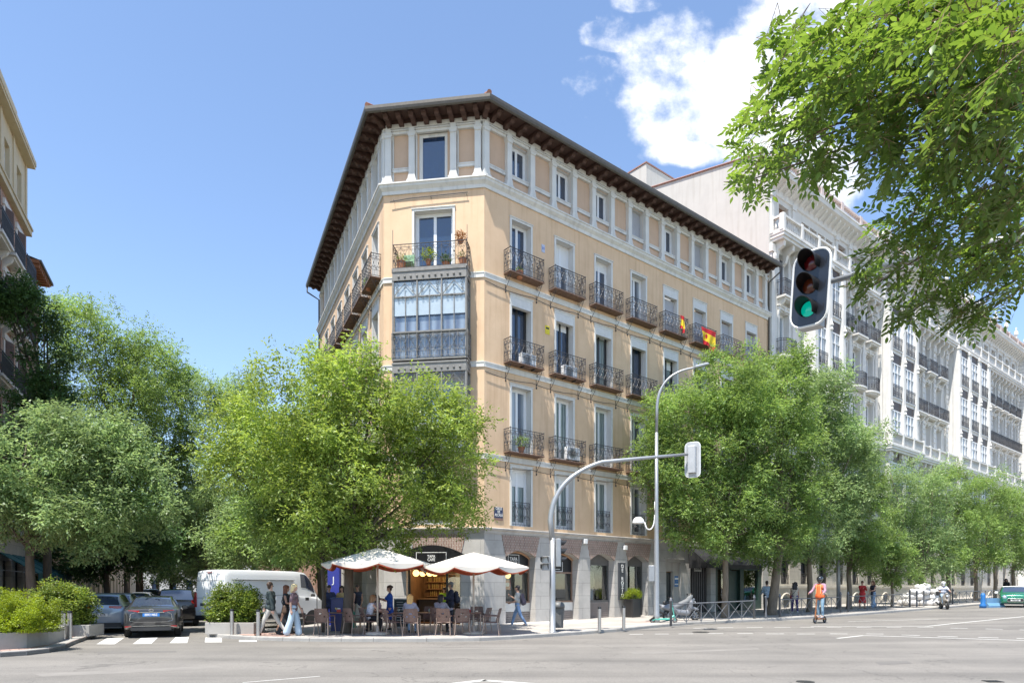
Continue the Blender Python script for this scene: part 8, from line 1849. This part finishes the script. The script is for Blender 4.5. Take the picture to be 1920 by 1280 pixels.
person('person in a pale blue shirt and black trousers left of the leaning tree trunk',street(s_of_px(1438,3.4),3.4),10,1.78,hair=('short',(.03,.02,.015)),top=('shirt',(.32,.42,.52)),legs=('trousers',(.015,.015,.018)),armL=(15,10,50),group=A_)
person('woman with curly black hair in a beige top and purple trousers seen from behind',street(s_of_px(1490,4.6),4.6),15,1.68,girl=True,skin='tan',hair=('curly',(.012,.01,.01)),top=('tank',(.48,.42,.34)),legs=('trousers',(.05,.03,.13)),shoes=(.6,.6,.6),legL=(12,4),legR=(-10,12),extra=bag((.22,.03,.04),-1),group=A_)
person('woman in a red dress with her hands together beside the woman in jeans',street(s_of_px(1617,4.6),4.6),190,1.72,girl=True,hair=('bun',(.06,.03,.02)),top=('shirt',(.50,.03,.03)),legs=('dress',(.48,.03,.03)),shoes=(.3,.15,.1),armL=(40,2,70),armR=(40,2,70),legL=(8,4),legR=(-8,8),group=A_)
person('woman with long brown hair in a dark top and wide pale jeans',street(s_of_px(1637,4.6),4.6),250,1.74,girl=True,hair=('long',(.14,.07,.035)),top=('tank',(.03,.03,.05)),legs=('wide_trousers',jean),shoes=(.4,.4,.4),legL=(14,4),legR=(-14,10),armL=(25,8,55),group=A_)
person('person dressed in black with bushy dark hair behind the green car',street(s_of_px(1887,4.0),4.0),200,1.74,hair=('curly',(.03,.02,.02)),top=('jacket',(.012,.012,.014)),legs=('trousers',(.012,.012,.014)),group=A_)
person('person crouching in red and black beside the white sacks',street(s_of_px(1752,4.6),4.6),200,1.7,seat=.35,legL=(95,110),legR=(90,105),hair=('short',(.02,.015,.015)),top=('shirt',(.38,.02,.03)),legs=('trousers',(.02,.02,.02)),lean=25,group=A_)
p=gp(1546,1166.5,-.12);az=228;a=R(90-az);t=thing('ridden_kick_scooter','black and orange electric kick scooter ridden on the avenue','kick scooter',tuple(p),a);kick_scooter(t,mat('scooter_orange',(.50,.17,.03),.4,(.05,.04,.04),scale=6),.14,.98)
f_=Vector((math.cos(a),math.sin(a),0));q=p+f_*.46+Vector((0,0,.235))
def vest(t,J,hip,sh,hd,hf,rt,up,k):
 m_=MB();ch=hip.lerp(sh,.78);g=.032
 capsule(m_,hip+Vector((-.06,0,.0)),hip+Vector((.06,0,0)),.125+g,.125+g,12);capsule(m_,ch+Vector((-.075,.01,0)),ch+Vector((.075,.01,0)),.118+g,.118+g,12);capsule(m_,hip+Vector((0,.03,0)),ch+Vector((0,.02,0)),.14+g,.12+g);thing_on(t,'orange_vest',(.85,.16,.04),m_)
 m_=MB()
 for s in (-1,1):m_.tube([sh+Vector((s*.09,.16,.0)),ch+Vector((s*.1,.17,-.1)),hip+Vector((s*.1,.19,.12))],.012,4)
 m_.build('reflective_strip',mat('reflective',(.7,.65,.3),.4),t)
person('kick scooter rider in a black helmet, orange vest, plaid shirt and jeans',q,az,1.82,skin='tan',hair=('helmet',(.012,.012,.014)),top=('shirt',plaid),legs=('jeans',cloth('jeans_mid',(.16,.28,.38),.9,(.3,.42,.5),8)),shoes=(.5,.5,.52),armL=(28,16,38),armR=(28,16,38),legL=(4,6),legR=(-6,4),extra=vest)
p=gp(1776,1142,-.12);az=198;a=R(90-az);f_=Vector((math.cos(a),math.sin(a),0));p=p-f_*1.3;p.z=G(p.x,p.y)-.12
t=thing('ridden_motor_scooter','beige and grey motor scooter with a rider on the avenue','motor scooter',tuple(p),a);motor_scooter(t,mat('scooter_beige',(.42,.36,.30),.35,(.2,.19,.18),coat=.5,scale=3),top=True)
person('motor scooter rider in a white helmet, pale shirt and jeans',p+f_*.38,az,1.76,hair=('helmet',(.62,.62,.63)),top=('shirt',(.52,.52,.58)),legs=('jeans',jean),shoes=(.2,.2,.22),seat=.80,legL=(72,70),legR=(72,70),armL=(52,14,18),armR=(52,14,18),lean=4,sleeve='short')
